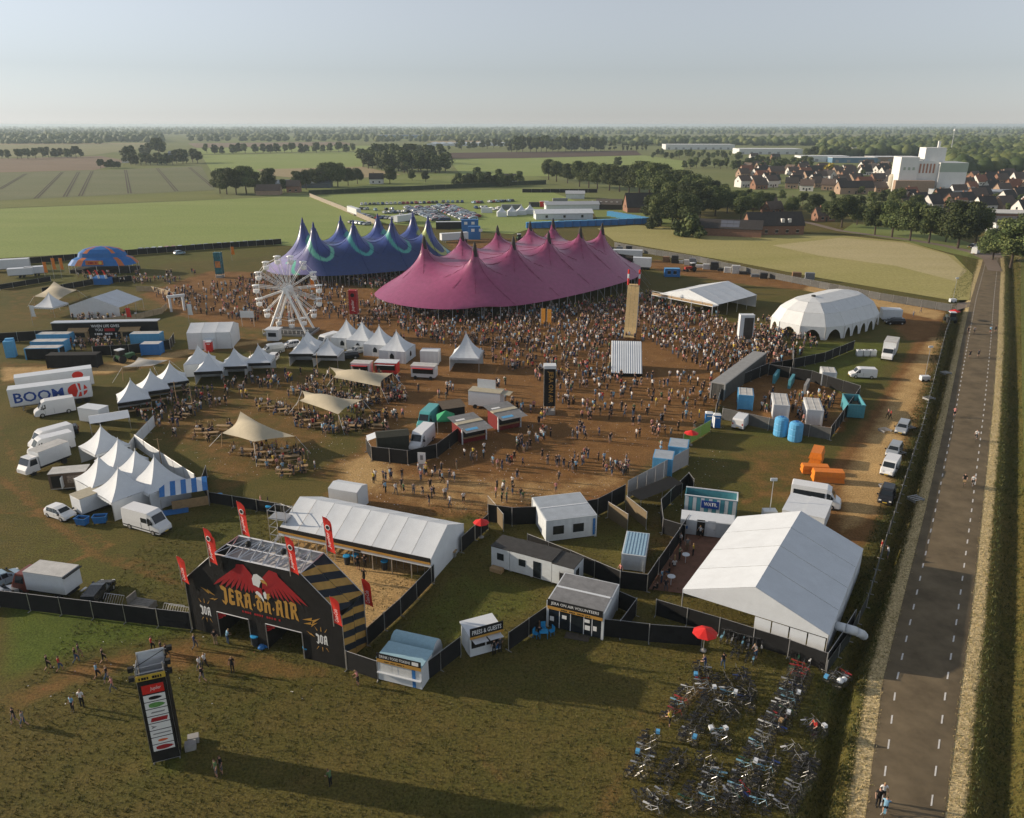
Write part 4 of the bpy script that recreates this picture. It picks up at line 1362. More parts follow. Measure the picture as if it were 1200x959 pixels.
# --- feather flags on the arch
def feather_flag(loc, h, label, text, lean, a, group='red feather flags on the arch'):
  t = T('feather_flag', loc, a, label, 'flag', group)
  MB().bar((0, 0, 0), (0, 0, h * .4), .04, ALU, 5).bar((0, 0, h * .4), (lean * .3, 0, h), .03, ALU, 5).build('pole', t)
  w = .95
  P = []
  n = 12
  for i in range(n + 1):
    f = i / n; z = h * (.12 + .88 * f)
    ww = w * (1 - .12 * f) if f < .85 else w * (1 - .12 * f) * math.sqrt(max(0, 1 - ((f - .85) / .17) ** 2))
    P.append([(lean * .35 * f * f + ww * g * 1.0 + .03, .06 * math.sin(f * 5 + g * 3), z - .12 * g) for g in (0, .33, .66, 1)])
  fl = MB().grid(P, REDFLAG).build('cloth', t, smooth=True)
  lettering(t, text, PRINTW, (.75 + lean * .12, -.10, h * .22), (0.12 * lean, 0, 1), (-1, 0, 0), w=h * .42, h=.42, shear=.2, name='flag_lettering')
  if text != 'Coca-Cola':
    MB().lathe([(.27, 0), (.27, .01)], 12, PRINTW).build('flag_emblem', t)
    e = LAST[0]; e.location = (.52 + lean * .2, -.12, h * .76); e.rotation_euler.x = R(90)
    MB().lathe([(.2, 0), (.2, .01)], 10, PRINTB).build('emblem_centre', e).location = (0, 0, .012)
  return t
def aw(x, y, z):
  v = Matrix.Rotation(ang, 3, 'Z') @ Vector((x, y, z)); return A + v
FH = 3.9
for (x, y, z, lab, tx) in [
  (-.15, -.2, SHO - .5, 'red script flag at the near shoulder of the arch, meadow side', 'Coca-Cola'),
  (-.1, AD + .2, SHO - .3, 'red script flag at the rear shoulder of the arch, meadow side', 'Coca-Cola'),
  (XL - .3, -.2, TOPZ - 1.2, 'tall red beer flag above the near roof corner, meadow side', 'Jupiler'),
  (XL + .2, AD + .2, TOPZ - .4, 'tall red beer flag highest at the rear roof corner', 'Jupiler'),
  (XR - .9, -.2, TOPZ - .35, 'tall red beer flag on the near roof corner above striped slope', 'Jupiler'),
  (XR + .2, AD + .2, TOPZ - .3, 'tall red beer flag on the rear roof corner before the long tent', 'Jupiler'),
  (AW - .75, -.2, SHO - 1.1, 'red script flag at the near shoulder on the striped side', 'Coca-Cola'),
  (AW - .1, AD + .25, SHO - 1.6, 'narrow red flag mostly hidden behind the striped side', 'Coca-Cola')]:
  big = 'tall' in lab
  feather_flag(aw(x, y, z), FH if big else 3.0, lab, tx, -.5, ang + R(-8))

# ================================================================== SPONSOR TOWER in front
B, bang, BW = FP((180, 897), (212, 889))
tw = T('sponsor_tower', B, bang, 'tall black sponsor tower on the grass before the arch', 'tower')
TH, TD = 8.6, 1.6
mb = MB()
for x in (.05, BW - .05):
  for y in (.05, TD - .05):
    mb.bar((x, y, 0), (x, y, TH + .25), .05, ALU)
for z in np.arange(.2, TH + .3, 1.0):
  z = float(z)
  for (a, b) in (((0.05, .05), (BW - .05, .05)), ((BW - .05, .05), (BW - .05, TD - .05)), ((BW - .05, TD - .05), (.05, TD - .05)), ((.05, TD - .05), (.05, .05))):
    mb.bar((*a, z), (*b, z), .03, ALU)
mb.bar((.05, .05, TH + .2), (BW - .05, TD - .05, TH + .2), .03, PRINTB)
mb.build('truss', tw)
MB().box(.0, BW, -.06, -.02, .3, TH - .55, BLACK).build('banner', tw)
MB().box(.0, BW, TD + .02, TD + .05, .3, TH + .35, WHITE).build('rear_banner', tw)
MB().box(BW + .02, BW + .05, .05, TD - .05, .3, TH - .2, BLACK).build('side_banner', tw)
MB().box(-.05, -.02, .05, TD - .05, .3, TH - .2, ALU).build('side_banner', tw)
MB().box(-.03, BW + .03, -.12, -.065, TH - .95, TH - .50, M('yellow_sign', (.55, .38, .05), .6, .1)).build('header_sign', tw)
marks(tw, PRINTB, .15, BW - .15, -.126, TH - .88, .28, 9)
MB().box(.22, BW - .22, -.09, -.065, TH - 2.15, TH - 1.4, RED).build('logo_panel', tw)
lettering(tw, 'Jupiler', PRINTW, (.75, -.098, TH - 1.95), (1, 0, 0), (0, 0, 1), w=BW - 1.15, h=.36, shear=.2)
LC = [('black_print', (.9, .3)), ('green_logo', (1.1, .45)), ('grey_logo', (.9, .12)), ('red_print', (1.1, .35)), ('grey_logo', (.5, .3)), ('grey_logo', (1.2, .10)), ('orange_logo', (.7, .22)), ('red_print', (1.2, .4))]
M('green_logo', (.12, .30, .08), .6, .3, 6); M('grey_logo', (.25, .25, .25), .6, 0); M('orange_logo', (.7, .15, .05), .6, 0)
for k in range(8):
  z1 = TH - 2.28 - k * .64
  MB().box(.22, BW - .22, -.09, -.065, z1 - .56, z1, PRINTW).build('logo_panel', tw)
  nm, (lw, lh) = LC[k]
  cx, cz = BW / 2, z1 - .28
  pts = [(cx + lw / 2 * math.cos(t_) * (1 + .15 * math.cos(3 * t_)), cz + lh / 2 * math.sin(t_)) for t_ in np.linspace(0, 2 * math.pi, 13)[:-1]]
  if k in (2, 5, 3): pts = [(cx - lw / 2, cz - lh / 2), (cx + lw / 2, cz - lh / 2), (cx + lw / 2 + .1, cz + lh / 2), (cx - lw / 2 + .1, cz + lh / 2)]
  if k == 4: pts = [(cx - .6, cz + .15), (cx - .2, cz), (cx - .6, cz - .15), (cx - .5, cz)]
  MB().poly([(x, -.096, z) for x, z in pts], MATS[nm]).build('logo', tw)
for (x, y, z) in ((-.25, .1, TH + .05), (BW + .3, .1, TH + .1), (BW + .3, .1, TH - .7), (-.3, .1, TH - .75), (BW + .35, TD, TH + .2)):
  MB().box(x - .18, x + .18, y - .15, y + .15, z - .15, z + .2, PRINTB).bar((x, y, z), (BW / 2, y, z), .03, ALU).build('spot_lamp', tw)
for (x, y) in ((BW + .3, .5), (BW + .5, 1.2)):
  MB().box(x, x + .8, y, y + .6, 0, .55, CONCRETE).build('ballast_block', tw)

# ================================================================== FERRIS WHEEL
HC = G(342, 390)
fw = T('ferris_wheel', Vector((HC.x, HC.y, 0)), R(-6), 'white ferris wheel with open gondolas in front of the blue tent', 'ferris wheel')
WM = M('wheel_white', (0.80, 0.80, 0.78), .4, .04, 3)
RW, HUB = 7.4, 10.1
NS = 15
for y in (-1.0, 1.0):
  mb = MB()
  for k in range(NS):
    th = 2 * math.pi * (k + .3) / NS
    for dt_ in (-.05, .05):
      mb.bar((0.5 * math.cos(th + dt_ * 6), y * .75, HUB + .5 * math.sin(th + dt_ * 6)), (RW * math.cos(th + dt_ * .35), y, HUB + RW * math.sin(th + dt_ * .35)), .055, WM, 4)
  mb.build('spoke_set', fw)
  mb = MB()
  for k in range(NS):
    a, b = 2 * math.pi * (k + .3) / NS, 2 * math.pi * (k + 1.3) / NS
    mb.bar((RW * .97 * math.cos(a), y, HUB + RW * .97 * math.sin(a)), (RW * .97 * math.cos(b), y, HUB + RW * .97 * math.sin(b)), .035, WM, 4)
  mb.build('rim', fw)
  mb = MB()
  for sx in (-4.6, 4.6):
    mb.bar((sx * .04, y * 1.5, HUB), (sx, y * 2.6, 0), .26, WM, 6)
  mb.build('support_leg', fw)
o = MB().lathe([(.75, -1.6), (.75, 1.6)], 14, WM).build('hub', fw); o.location = (0, 0, HUB); o.rotation_euler.x = R(90)
gm = MB().lathe([(.3, -1.7), (.62, -1.45), (.7, -.85), (.65, -.8)], 10, WM)
for k in range(4):
  gm.bar((.6 * math.cos(k * 1.571 + .7), .6 * math.sin(k * 1.571 + .7), -.85), (.6 * math.cos(k * 1.571 + .7), .6 * math.sin(k * 1.571 + .7), .15), .05, WM)
gm.lathe([(.85, .1), (.8, .2), (.1, .35)], 10, WM)
gmesh = gm.mesh('gondola')
for k in range(NS):
  th = 2 * math.pi * (k + .3) / NS
  g_ = link('gondola', gmesh, fw); g_.location = (RW * math.cos(th), 0, HUB + RW * math.sin(th))
  MB().bar((RW * math.cos(th), -1.0, HUB + RW * math.sin(th)), (RW * math.cos(th), 1.0, HUB + RW * math.sin(th)), .06, WM).build('axle', fw)
MB().box(-5.5, 5.5, -3.4, 3.4, .02, .5, STEEL).box(-5.2, 5.2, -3.1, 3.1, .5, .6, DARKROOF).build('platform', fw)
mb = MB()
for k in range(12):
  x = -5.4 + k * .98
  mb.bar((x, -3.4, .5), (x, -3.4, 1.5), .03, WM)
mb.bar((-5.4, -3.4, 1.5), (5.4, -3.4, 1.5), .04, WM)
mb.build('platform_rail', fw)
tk = T('ticket_booth', G(313, 401), R(-4), 'white ticket booth at the foot of the ferris wheel', 'booth')
MB().box(0, 2.6, 0, 2.2, .3, 2.6, WPAINT).build('body', tk); MB().box(-.3, 2.9, -.3, 2.5, 2.6, 2.85, WPAINT).build('roof', tk); MB().box(.4, 2.2, -.03, -.01, 1.2, 2.1, GLASS).build('window', tk)
bb = T('billboard', G(283, 383), R(-4), 'blank white billboard on a steel frame near the ferris wheel', 'billboard')
MB().box(0, 3.3, 0, .1, 2.2, 3.8, WHITE).build('panel', bb)
for x in (.2, 3.1): MB().bar((x, .1, 0), (x, .1, 2.3), .06, STEEL).build('leg', bb)

# ================================================================== JUMP RAMP AND AIR BAG
Rr = G(730, 400); wR = (G(744, 400) - Rr).length
rp = T('jump_ramp', Vector((Rr.x, Rr.y, 0)), R(-11), 'tall steep plywood jump ramp with red posts on top', 'ramp')
prof = [(0, .9), (1.0, .55), (2.2, .75), (4.0, 2.2), (6.0, 5.0), (8.5, 9.2), (9.6, 10.6), (11.0, 10.7)]
mb = MB()
for (y0, z0), (y1, z1) in zip(prof, prof[1:]):
  for q in range(3):
    xa, xb = wR * q / 3 + .015, wR * (q + 1) / 3 - .015
    MB().poly([(xa, y0, z0), (xb, y0, z0), (xb, y1, z1), (xa, y1, z1)], M('ramp_ply', (.58, .41, .19), .6, .12, 2)).build('ramp_board', rp)
mb = MB()
for x in (.05, wR - .05):
  for (y0, z0) in prof[2:]:
    mb.bar((x, y0, 0), (x, y0, z0 - .03), .05, STEEL)
  for (y0, z0), (y1, z1) in zip(prof[2:], prof[3:]):
    mb.bar((x, y0, 0), (x, y1, z1 - .1), .035, STEEL); mb.bar((x, y0, z0 * .5), (x, y1, z0 * .5), .035, STEEL)
mb.build('scaffold', rp)
for x in (.1, wR - .1):
  MB().bar((x, 9.7, 10.7), (x, 9.7, 14.2), .22, RED, 6).bar((x, 9.7, 12.2), (x, 9.7, 13.2), .225, WHITE, 6).build('inflated_post', rp)
Ab = G(716, 441); wA = (G(752, 441) - Ab).length
ab = T('air_bag', Vector((Ab.x, Ab.y, 0)), R(-6), 'white ribbed landing air bag below the jump ramp', 'air bag')
n = 14
for k in range(n):
  xa, xb = wA * k / n, wA * (k + 1) / n
  P = []
  for j in range(9):
    f = j / 8
    y, z = 7.5 * f, .6 + 4.6 * f
    if f > .93: z -= .3
    P.append([(xa + (xb - xa) * g, y, z + .10 * math.sin(math.pi * g)) for g in (0, .25, .5, .75, 1)])
  MB().grid(P, WHITE).build('rib', ab, smooth=True)
MB().xprism([(0.02, 0), (wA - .02, 0), (wA - .02, .5), (.02, .5)], 0.01, .06, BLACK).build('front_edge', ab)
mb = MB()
for x in (.02, wA - .02): mb.poly([(x, .05, 0), (x, 7.45, 0), (x, 7.45, 4.9), (x, .05, .6)], BLACK)
mb.poly([(.02, 7.46, 0), (wA - .02, 7.46, 0), (wA - .02, 7.46, 4.9), (.02, 7.46, 4.9)], BLACK)
mb.build('side_wall', ab)

# ================================================================== TOTEMS
def totem(px, w, d, h, mat, label, text=None, tmat=None, z0=1.6, whitetop=False, a=0.0, tw_=.55):
  t = T('banner_tower', G(*px), a, label, 'banner tower')
  MB().box(0, w, 0, d, z0, h, mat).build('banner', t)
  mb = MB()
  for x in (.05, w - .05):
    for y in (.05, d - .05):
      mb.bar((x, y, 0), (x, y, h + .1), .06, ALU)
  mb.build('truss', t)
  MB().box(.1, w - .1, .1, d - .1, 0, .7, CONCRETE).build('ballast_block', t)
  if whitetop: MB().box(-.05, w + .05, -.05, d + .05, h, h + .5, WHITE).build('cap', t)
  if text: lettering(t, text, tmat, (w * .5 + tw_ / 2 * w, -.012, h - .4), (0, 0, -1), (1, 0, 0), w=(h - z0) * .8, h=w * tw_) and None
  return t
tt = totem((637, 487), 1.9, 1.6, 8.0, BLACK, 'black banner tower with upright gold lettering among the crowd', None, whitetop=True)
lettering(tt, 'JERA ON AIR', GOLD, (.55, -.012, 7.6), (0, 0, -1), (1, 0, 0), w=5.4, h=.95)
tt = totem((410, 374), 2.0, 1.8, 7.0, M('dark_red_banner', (.33, .015, .02), .6, .1), 'red beer banner tower between the ferris wheel and pink tent', None, z0=1.2)
lettering(tt, 'Jupiler', PRINTW, (1.45, -.012, 1.8), (0, 0, 1), (-1, 0, 0), w=3.0, h=.9, shear=.2)
MB().lathe([(.5, 0), (.5, .01)], 12, PRINTB).build('emblem', tt); LAST[0].location = (1.0, -.012, 5.9); LAST[0].rotation_euler.x = R(90)
tt = totem((253, 326), 2.2, 1.8, 7.8, M('teal_print', (.02, .13, .16), .6, .5, 1.2), 'teal patterned banner tower on the meadow side of the arena', None, z0=1.2)
MB().box(.3, 1.9, -.03, -.01, 3.2, 5.2, M('orange_print', (.5, .2, .06), .6, .5, 1.5)).build('print_panel', tt)
tt = totem((865, 402), 3.1, 1.6, 6.2, WHITE, 'white stage side gate tower beside the dome tent crowd', None, z0=.2)
MB().box(.9, 2.9, -.04, -.01, .8, 5.6, M('dark_print', (.05, .045, .04), .6, .4, 1)).build('print_panel', tt)
for (px, lab) in (((634, 384), 'orange upright banner at the edge of the pink tent crowd, first of a pair'), ((641, 385), 'orange upright banner of the pair nearest the jump ramp')):
  t = T('upright_banner', G(*px), R(-20), lab, 'banner')
  MB().box(0, 1.0, 0, .08, 1.0, 4.6, M('orange_banner', (.58, .25, .03), .6, .2)).build('cloth', t); MB().bar((-.05, .04, 0), (-.05, .04, 4.7), .05, STEEL).build('pole', t)
for (u, v, h, c, lab) in [(54, 330, 6.0, ORANGE, 'orange flag nearest the white trailers'), (64, 327, 6.5, ORANGE, 'middle orange flag of three by the bar dome'), (73, 327, 6.5, ORANGE, 'orange flag nearest the bar dome'),
                          (39, 382, 5.0, WHITE, 'leaning white flag before the striped stall'), (272, 306, 5, ORANGE, 'single orange flag beside the teal banner tower'), (365, 350, 5.5, ORANGE, 'orange flag behind the ferris wheel'),
                          (222, 380, 5, WHITE, 'white flag beside the closed storage tent'), (150, 381, 4.2, RED, 'red flag at the black stage facade')]:
  t = T('event_flag', G(u, v), R(-10), lab, 'flag', 'small event flags')
  MB().bar((0, 0, 0), (0, 0, h), .045, STEEL, 5).build('pole', t)
  P = [[(.05 + 1.3 * g * (1 - .15 * f), .12 * math.sin(g * 3 + f * 4), h * (.45 + .54 * f)) for g in (0, .5, 1)] for f in (0, .25, .5, .75, 1)]
  MB().grid(P, c).build('cloth', t, smooth=True)
# ================================================================== FENCES
def fence(pts, label, h=2.0, pan=3.4, sheet=None, posts=True, world=False, clear=False, group=None, bright=True, cat='fence', rail=None):
  W = [Vector((*p, 0)) if world else G(*p) for p in pts]
  t = T('fence', W[0], 0, label, cat, group)
  o = W[0]
  sheet = sheet or BLACK2
  for a, b in zip(W, W[1:]):
    d = b - a; n = max(1, round(d.length / pan)); ll = d.length / n; an = math.atan2(d.y, d.x)
    mb = MB().box(.04, ll - .04, -.015, .015, .08, h - .05, sheet)
    pm = mb.mesh('panel')
    tm = MB().bar((0, 0, h), (ll, 0, h), .022, rail or STEEL).mesh('top_rail')
    qm = MB().bar((0, 0, 0), (0, 0, h + .06), .045, ALU if bright else STEEL).bar((-.0, -.35, .05), (0, .35, .05), .05, CONCRETE).mesh('post')
    for k in range(n):
      p = a - o + d * (k / n)
      an2 = an + random.uniform(-.012, .012)
      for me, nm in ((pm, 'panel'), (tm, 'top_rail'), (qm, 'post')):
        if nm == 'post' and not posts: continue
        q = link(nm, me, t); q.location = p; q.rotation_euler = (random.uniform(-.02, .02) if nm == 'panel' else 0, 0, an2)
  q = link('post', qm, t); q.location = W[-1] - o
  return t


GREYS = M('grey_sheet', (.10, .10, .095), .85, .2, 1.2, rnd=.25)
fence([(-60, 702), (0, 712), (225, 739)], 'black sheeted fence joining the meadow edge to the arch', 2.0)
fence([(431, 757), (470, 722), (506, 684), (509, 681)], 'black sheeted fence along the sandy entrance lane', 2.0)
fence([(407, 785), (443, 797)], 'short black fence between the arch and the token booth', 2.0)
fence([(492, 805), (540, 768)], 'black fence between token booth and press booth', 2.0)
fence([(596, 763), (642, 730)], 'black fence between press booth and volunteers cabin', 2.0)
fence([(704, 746), (760, 753), (822, 758)], 'black fence between the volunteers cabin and the red parasol', 2.0)
fence([(768, 722), (842, 744), (882, 757), (923, 770), (967, 787), (1000, 735)], 'black fence with pale posts close before the marquee', 1.9)
fence([(541, 648), (572, 620)], 'short black fence below the red parasol', 2.0)
fence([(572, 612), (600, 616), (660, 613), (700, 605), (732, 588)], 'long curved black fence bounding the sandy arena edge', 2.4, bright=False)
fence([(618, 645), (668, 665), (726, 690), (758, 694), (806, 622)], 'black fence running past the two long cabins to the terrace', 2.1)
fence([(655, 690), (700, 702), (745, 722), (726, 748)], 'low black fence behind the volunteers cabin', 2.0)
fence([(735, 585), (806, 545)], 'grey metal wall panels sloping up to the blue containers', 2.6, pan=2.0, sheet=M('grey_wall_panel', (.34, .34, .34), .5, .1, 2), posts=False)
fence([(733, 600), (757, 620)], 'short brown sheeted fence turned toward the terrace', 2.2, sheet=M('brown_sheet', (.16, .12, .07), .8, .1))
fence([(712, 607), (735, 622)], 'second short brown sheeted fence beside the arena edge', 2.2, sheet=M('brown_sheet'))
fence([(572, 600), (590, 622)], 'brown sheeted fence gate beside the red parasol', 2.2, sheet=M('brown_sheet'))
fence([(776, 625), (774, 602), (806, 570), (812, 578)], 'black fence around the water container yard', 2.0)
fence([(776, 626), (802, 634)], 'black fence panel before the white water cabins', 2.0)
fence([(800, 524), (808, 520), (832, 506)], 'pale green board fence by the blue toilet', 2.0, sheet=M('lime_board', (.25, .40, .08), .7, .1))
fence([(246, 590), (330, 604), (350, 612)], 'low black fence behind the waste yard by the entrance tent', 1.6)
fence([(246, 590), (238, 575), (243, 560)], 'black fence corner beside the blue striped awning', 1.8)
fence([(838, 490), (846, 462), (900, 438)], 'black fence on the crowd side of the toilet yard', 2.2)
fence([(846, 492), (900, 504), (972, 516)], 'grey fence on the near side of the toilet yard', 2.0, sheet=GREYS)
fence([(972, 516), (1006, 468)], 'dark fence on the track side of the toilet yard', 2.2)
fence([(900, 440), (950, 448), (1006, 466)], 'dark fence on the far side of the toilet yard', 2.2)
fence([(902, 437), (930, 432), (966, 424), (1000, 410)], 'black fence leading from the toilet yard to the dome tent', 2.0)
fence([(928, 436), (928, 418)], 'black fence end at the dome crowd', 2.6)
fence([(968, 790), (995, 752), (1015, 712), (1032, 655), (1046, 612), (1062, 560), (1080, 505), (1096, 440), (1108, 392), (1118, 365)], 'thin mesh fence along the ditch beside the road', 1.4, pan=3.0, sheet=M('mesh_sheet', (.03, .035, .03), .9, .2), bright=False, rail=M('dark_rail', (.1, .1, .09), .6, .1))
fence([(1114, 366), (1030, 352), (960, 338), (880, 322), (820, 308), (760, 298), (720, 290)], 'grey sheeted fence between the hay meadow and the site', 2.0, sheet=GREYS)
fence([(-120, 320), (0, 312), (36, 309.5), (150, 300), (250, 292), (330, 286.5)], 'dark sheeted fence with pale posts along the green meadow', 2.2, pan=3.4)
fence([(363, 231), (400, 246), (441, 264)], 'pale board fence dividing the meadow from the car park', 2.4, pan=6, sheet=M('pale_board', (.30, .26, .20), .8, .1))
fence([(362, 229), (470, 224), (640, 216)], 'dark hedge like fence beyond the car park', 3.2, pan=9, sheet=M('hedge_dark', (.03, .045, .022), .95, .4, .8, .6), posts=False)
fence([(612, 226), (700, 226)], 'black fence behind the small white site shed', 2.6, pan=7)
fence([(430, 530), (436, 540), (478, 545), (512, 537), (540, 515)], 'black fence enclosing the food truck kitchen', 2.2)
fence([(0, 402), (64, 398)], 'dark fence left of the black stage yard', 2.2)
fence([(110, 418), (152, 416), (200, 410), (205, 402)], 'dark fence below the stage yard', 2.2)
fence([(50, 345), (110, 334), (155, 330)], 'dark fence behind the gabled white tent', 1.8)
fence([(0, 340), (60, 330)], 'dark fence under the orange flags', 1.6)
TIMB = M('timber_fence', (.40, .31, .19), .8, .2, 1)
fence([(86, 383), (120, 381), (160, 375), (190, 368), (196, 362)], 'pale timber fence curving below the gabled tent', 1.5, pan=2.4, sheet=TIMB, posts=False)
fence([(160, 342), (178, 342), (200, 347), (205, 352)], 'pale timber fence curving to the white portal', 1.5, pan=2.4, sheet=TIMB, posts=False)
fence([(146, 545), (160, 524), (182, 500)], 'white cloth screen along the edge of the pagoda cluster', 1.9, pan=2.5, sheet=WHITE)
fence([(160, 525), (205, 556), (230, 573)], 'white canvas wall behind the pagoda cluster', 2.1, pan=3, sheet=WHITE)

pt = T('white_portal', G(200, 366), R(35), 'white timber portal at the gap in the pale timber fence', 'portal')
for x in (0, 3.2): MB().box(x, x + .5, 0, .6, 0, 3.6, WPAINT).build('post', pt)
MB().box(-.3, 4.0, -.05, .65, 3.6, 4.2, WPAINT).build('lintel', pt)

# ================================================================== CABINS AND CONTAINERS
def cabin(px, D, h, label, wall=None, roof=None, name='site_cabin', cat='cabin', windows=(), doors=(), ribs=True, group=None, L=None, ang=None, endwin=(), trim=None, roofrib=0, z0=.12):
  a, an, ll = FP(px[0], px[1]) if len(px) == 2 else (G(*px[0]), 0, 0)
  an = an if ang is None else ang
  L = L or ll
  wall = wall or CABIN
  t = T(name, a, an, label, cat, group)
  mb = MB()
  if ribs:
    for (n0, n1, ax) in ((0, L, 'x'), (0, D, 'y')):
      n = max(4, int((n1 - n0) / .42))
      for side in (0, 1):
        row = []
        for k in range(n + 1):
          s = n0 + (n1 - n0) * k / n; off = .035 * (1 if k % 2 else 0)
          if ax == 'x': p = (s, off if side == 0 else D - off)
          else: p = (off if side == 0 else L - off, s)
          row.append(p)
        P = [[(x, y, z0), (x, y, h)] for x, y in row]
        mb.grid(P, wall)
    mb.poly([(0, 0, z0), (L, 0, z0), (L, D, z0), (0, D, z0)], wall)
  else:
    mb.box(0, L, 0, D, z0, h, wall)
  mb.build('wall', t)
  rb = MB().box(-.06, L + .06, -.06, D + .06, h, h + .12, trim or wall)
  rb.box(.06, L - .06, .06, D - .06, h + .121, h + .14, roof or GREYROOF)
  rf = rb.build('roof', t)
  for k in range(roofrib):
    x = .2 + (L - .4) * k / max(1, roofrib - 1)
    MB().box(x - .05, x + .05, .08, D - .08, h + .14, h + .18, roof or GREYROOF).build('roof_rib', rf)
  mb = MB()
  for x in (.05, L - .05):
    for y in (.05, D - .05):
      MB().box(x - .11, x + .11, y - .11, y + .11, 0, h, trim or wall).build('corner_post', t)
  for (x, z, w, hh) in windows:
    wn = MB().box(x, x + w, -.03, -.005, z, z + hh, GLASS).build('window', t)
    MB().box(x - .06, x + w + .06, -.05, -.032, z - .06, z, trim or WPAINT).box(x - .06, x + w + .06, -.05, -.032, z + hh, z + hh + .06, trim or WPAINT).build('frame', wn)
  for (y, z, w, hh) in endwin:
    MB().box(L + .005, L + .03, y, y + w, z, z + hh, GLASS).build('window', t)
  for (x, w, m_) in doors:
    d = MB().box(x, x + w, -.05, -.01, z0 + .02, 2.15, m_).build('door', t)
    MB().box(x + w - .16, x + w - .08, -.09, -.052, 1.0, 1.12, STEEL).build('handle', d)
  return t

BLUEGREYROOF = M('blue_grey_roof', (.34, .38, .42), .6, .12, 1)  # even blue-grey colour for cabin and container roofs
c = cabin(((640, 636), (692, 628)), 6.0, 2.7, 'white double cabin with grey roof beside the curved fence', roof=BLUEGREYROOF, windows=((.8, .9, 1.3, 1.1), (3.2, .9, 1.3, 1.1)), ang=R(14), L=6.0)
MB().box(5.6, 5.95, -.06, -.036, .3, 2.4, BLUE).build('sign_board', c)
MB().box(.1, 5.9, 2.9, 3.1, 2.841, 2.88, WPAINT).build('roof_seam', c)
# long cabin of three modules
lc = T('long_cabin', G(576, 665), R(-27.5), 'long white cabin with dark windows made of three modules', 'cabin')
for k, (x0, x1, h) in enumerate(((0, 2.2, 2.6), (2.25, 7.1, 2.65), (7.15, 9.6, 2.5))):
  m = MB().box(x0, x1, 0, 2.6, .25, h, CABIN).build('module', lc)
  MB().box(x0 - .04, x1 + .04, -.05, 2.65, h, h + .1, DARKROOF).build('roof', m)
for (x, w) in ((.7, .8), (3.3, .8)): MB().box(x, x + w, -.03, -.005, 1.2, 2.0, GLASS).build('window', lc)
MB().box(5.0, 5.9, -.03, -.005, .3, 2.2, GLASS).build('door', lc); MB().box(9.605, 9.63, .6, 1.4, 1.1, 2.0, GLASS).build('window', lc)
for k in range(4):
  MB().box(9.2 + k * .0, 10.2, -1.6 + k * .38, -1.22 + k * .38, 0, .3 + .28 * k, WPAINT).build('step', lc)
MB().box(.2, 1.6, -.8, -.1, 0, .45, WOOD).build('bench', lc)
for x in (.1, 2.1, 4.6, 7.0, 9.4): MB().box(x, x + .2, .2, 2.4, 0, .25, CONCRETE).build('support_block', lc)
c = cabin(((728, 668), (758, 675)), 5.0, 1.9, 'low container with ribbed blue roof behind the terrace fence', roof=M('pale_blue_roof', (.28, .42, .52), .5, .1), ang=R(-14), L=2.45, roofrib=7)
# volunteers
vc = cabin(((641, 734), (706, 750)), 5.2, 2.75, 'grey roofed volunteers cabin with black glass front', wall=CABIN, roof=GREYROOF, ribs=True)
VL = FP((641, 734), (706, 750))[2]
MB().box(.12, VL - .12, -.04, -.01, .15, 2.6, GLASS).build('glass_front', vc)
for x in (1.2, 2.3, 3.6, 4.4): MB().box(x, x + .07, -.06, -.041, .15, 2.6, WPAINT).build('mullion', vc)
MB().box(.05, VL - .05, -.14, -.08, 2.45, 3.15, PRINTB).build('sign_board', vc)
MB().box(.05, VL - .05, -.15, -.09, 2.12, 2.44, GOLD).build('sign_band', vc)
lettering(vc, 'JERA ON AIR VOLUNTEERS', PRINTW, (.4, -.145, 2.58), (1, 0, 0), (0, 0, 1), w=VL - .8, h=.40, bold=.01)
marks(vc, PRINTB, 1.4, VL - 1.2, -.156, 2.2, .16, 18)
for (x, z, w, h) in ((.3, .8, .4, .5), (1.5, 1.3, .45, .4), (4.55, .8, .35, .5), (3.7, 1.5, .5, .35), (3.75, .7, .5, .5)):
  MB().box(x, x + w, -.068, -.062, z, z + h, PRINTW).build('notice', vc)
MB().box(.1, VL - .1, 2.5, 2.75, 2.9, 2.94, WPAINT).build('roof_seam', vc)
rg = tag(MB().box(0, 2.3, 0, .95, .03, .06, M('door_mat', (.09, .075, .06), .95, .2, 3)).box(.1, 2.2, .1, .85, .06, .065, M('door_mat')).build('door_mat', loc=G(661, 748), rz=R(-16)), 'brown mat before the volunteers cabin', 'mat')
# press booth
pb = T('press_booth', G(551, 772), R(24), 'white press and guests booth with raised hatches', 'booth')
MB().box(0, 3.0, 0, 2.2, .15, 2.35, WPAINT).build('wall', pb); MB().box(-.1, 3.1, -.1, 2.3, 2.35, 2.5, WPAINT).build('roof', pb)
MB().box(.0, 3.2, -.12, -.04, 2.3, 3.15, PRINTB).build('sign_board', pb); MB().box(.0, 3.2, -.13, -.05, 2.05, 2.29, GOLD).build('sign_band', pb)
lettering(pb, 'PRESS & GUESTS', PRINTW, (.2, -.125, 2.48), (1, 0, 0), (0, 0, 1), w=2.8, h=.46, bold=.012)
for x in (.15, 1.6):
  MB().poly([(x, -.05, 2.0), (x + 1.3, -.05, 2.0), (x + 1.3, -1.0, 2.15), (x, -1.0, 2.15)], WPAINT).poly([(x, -.05, 1.97), (x, -1.0, 2.12), (x + 1.3, -1.0, 2.12), (x + 1.3, -.05, 1.97)], WPAINT).build('hatch', pb)
  MB().box(x, x + 1.3, -.03, -.005, 1.0, 1.95, INSIDE).build('opening', pb)
MB().box(2.5, 2.9, -.035, -.03, .3, .9, BLUE).build('notice', pb)
MB().box(-.05, -.02, .3, 1.2, .2, 2.1, WPAINT).build('door', pb)
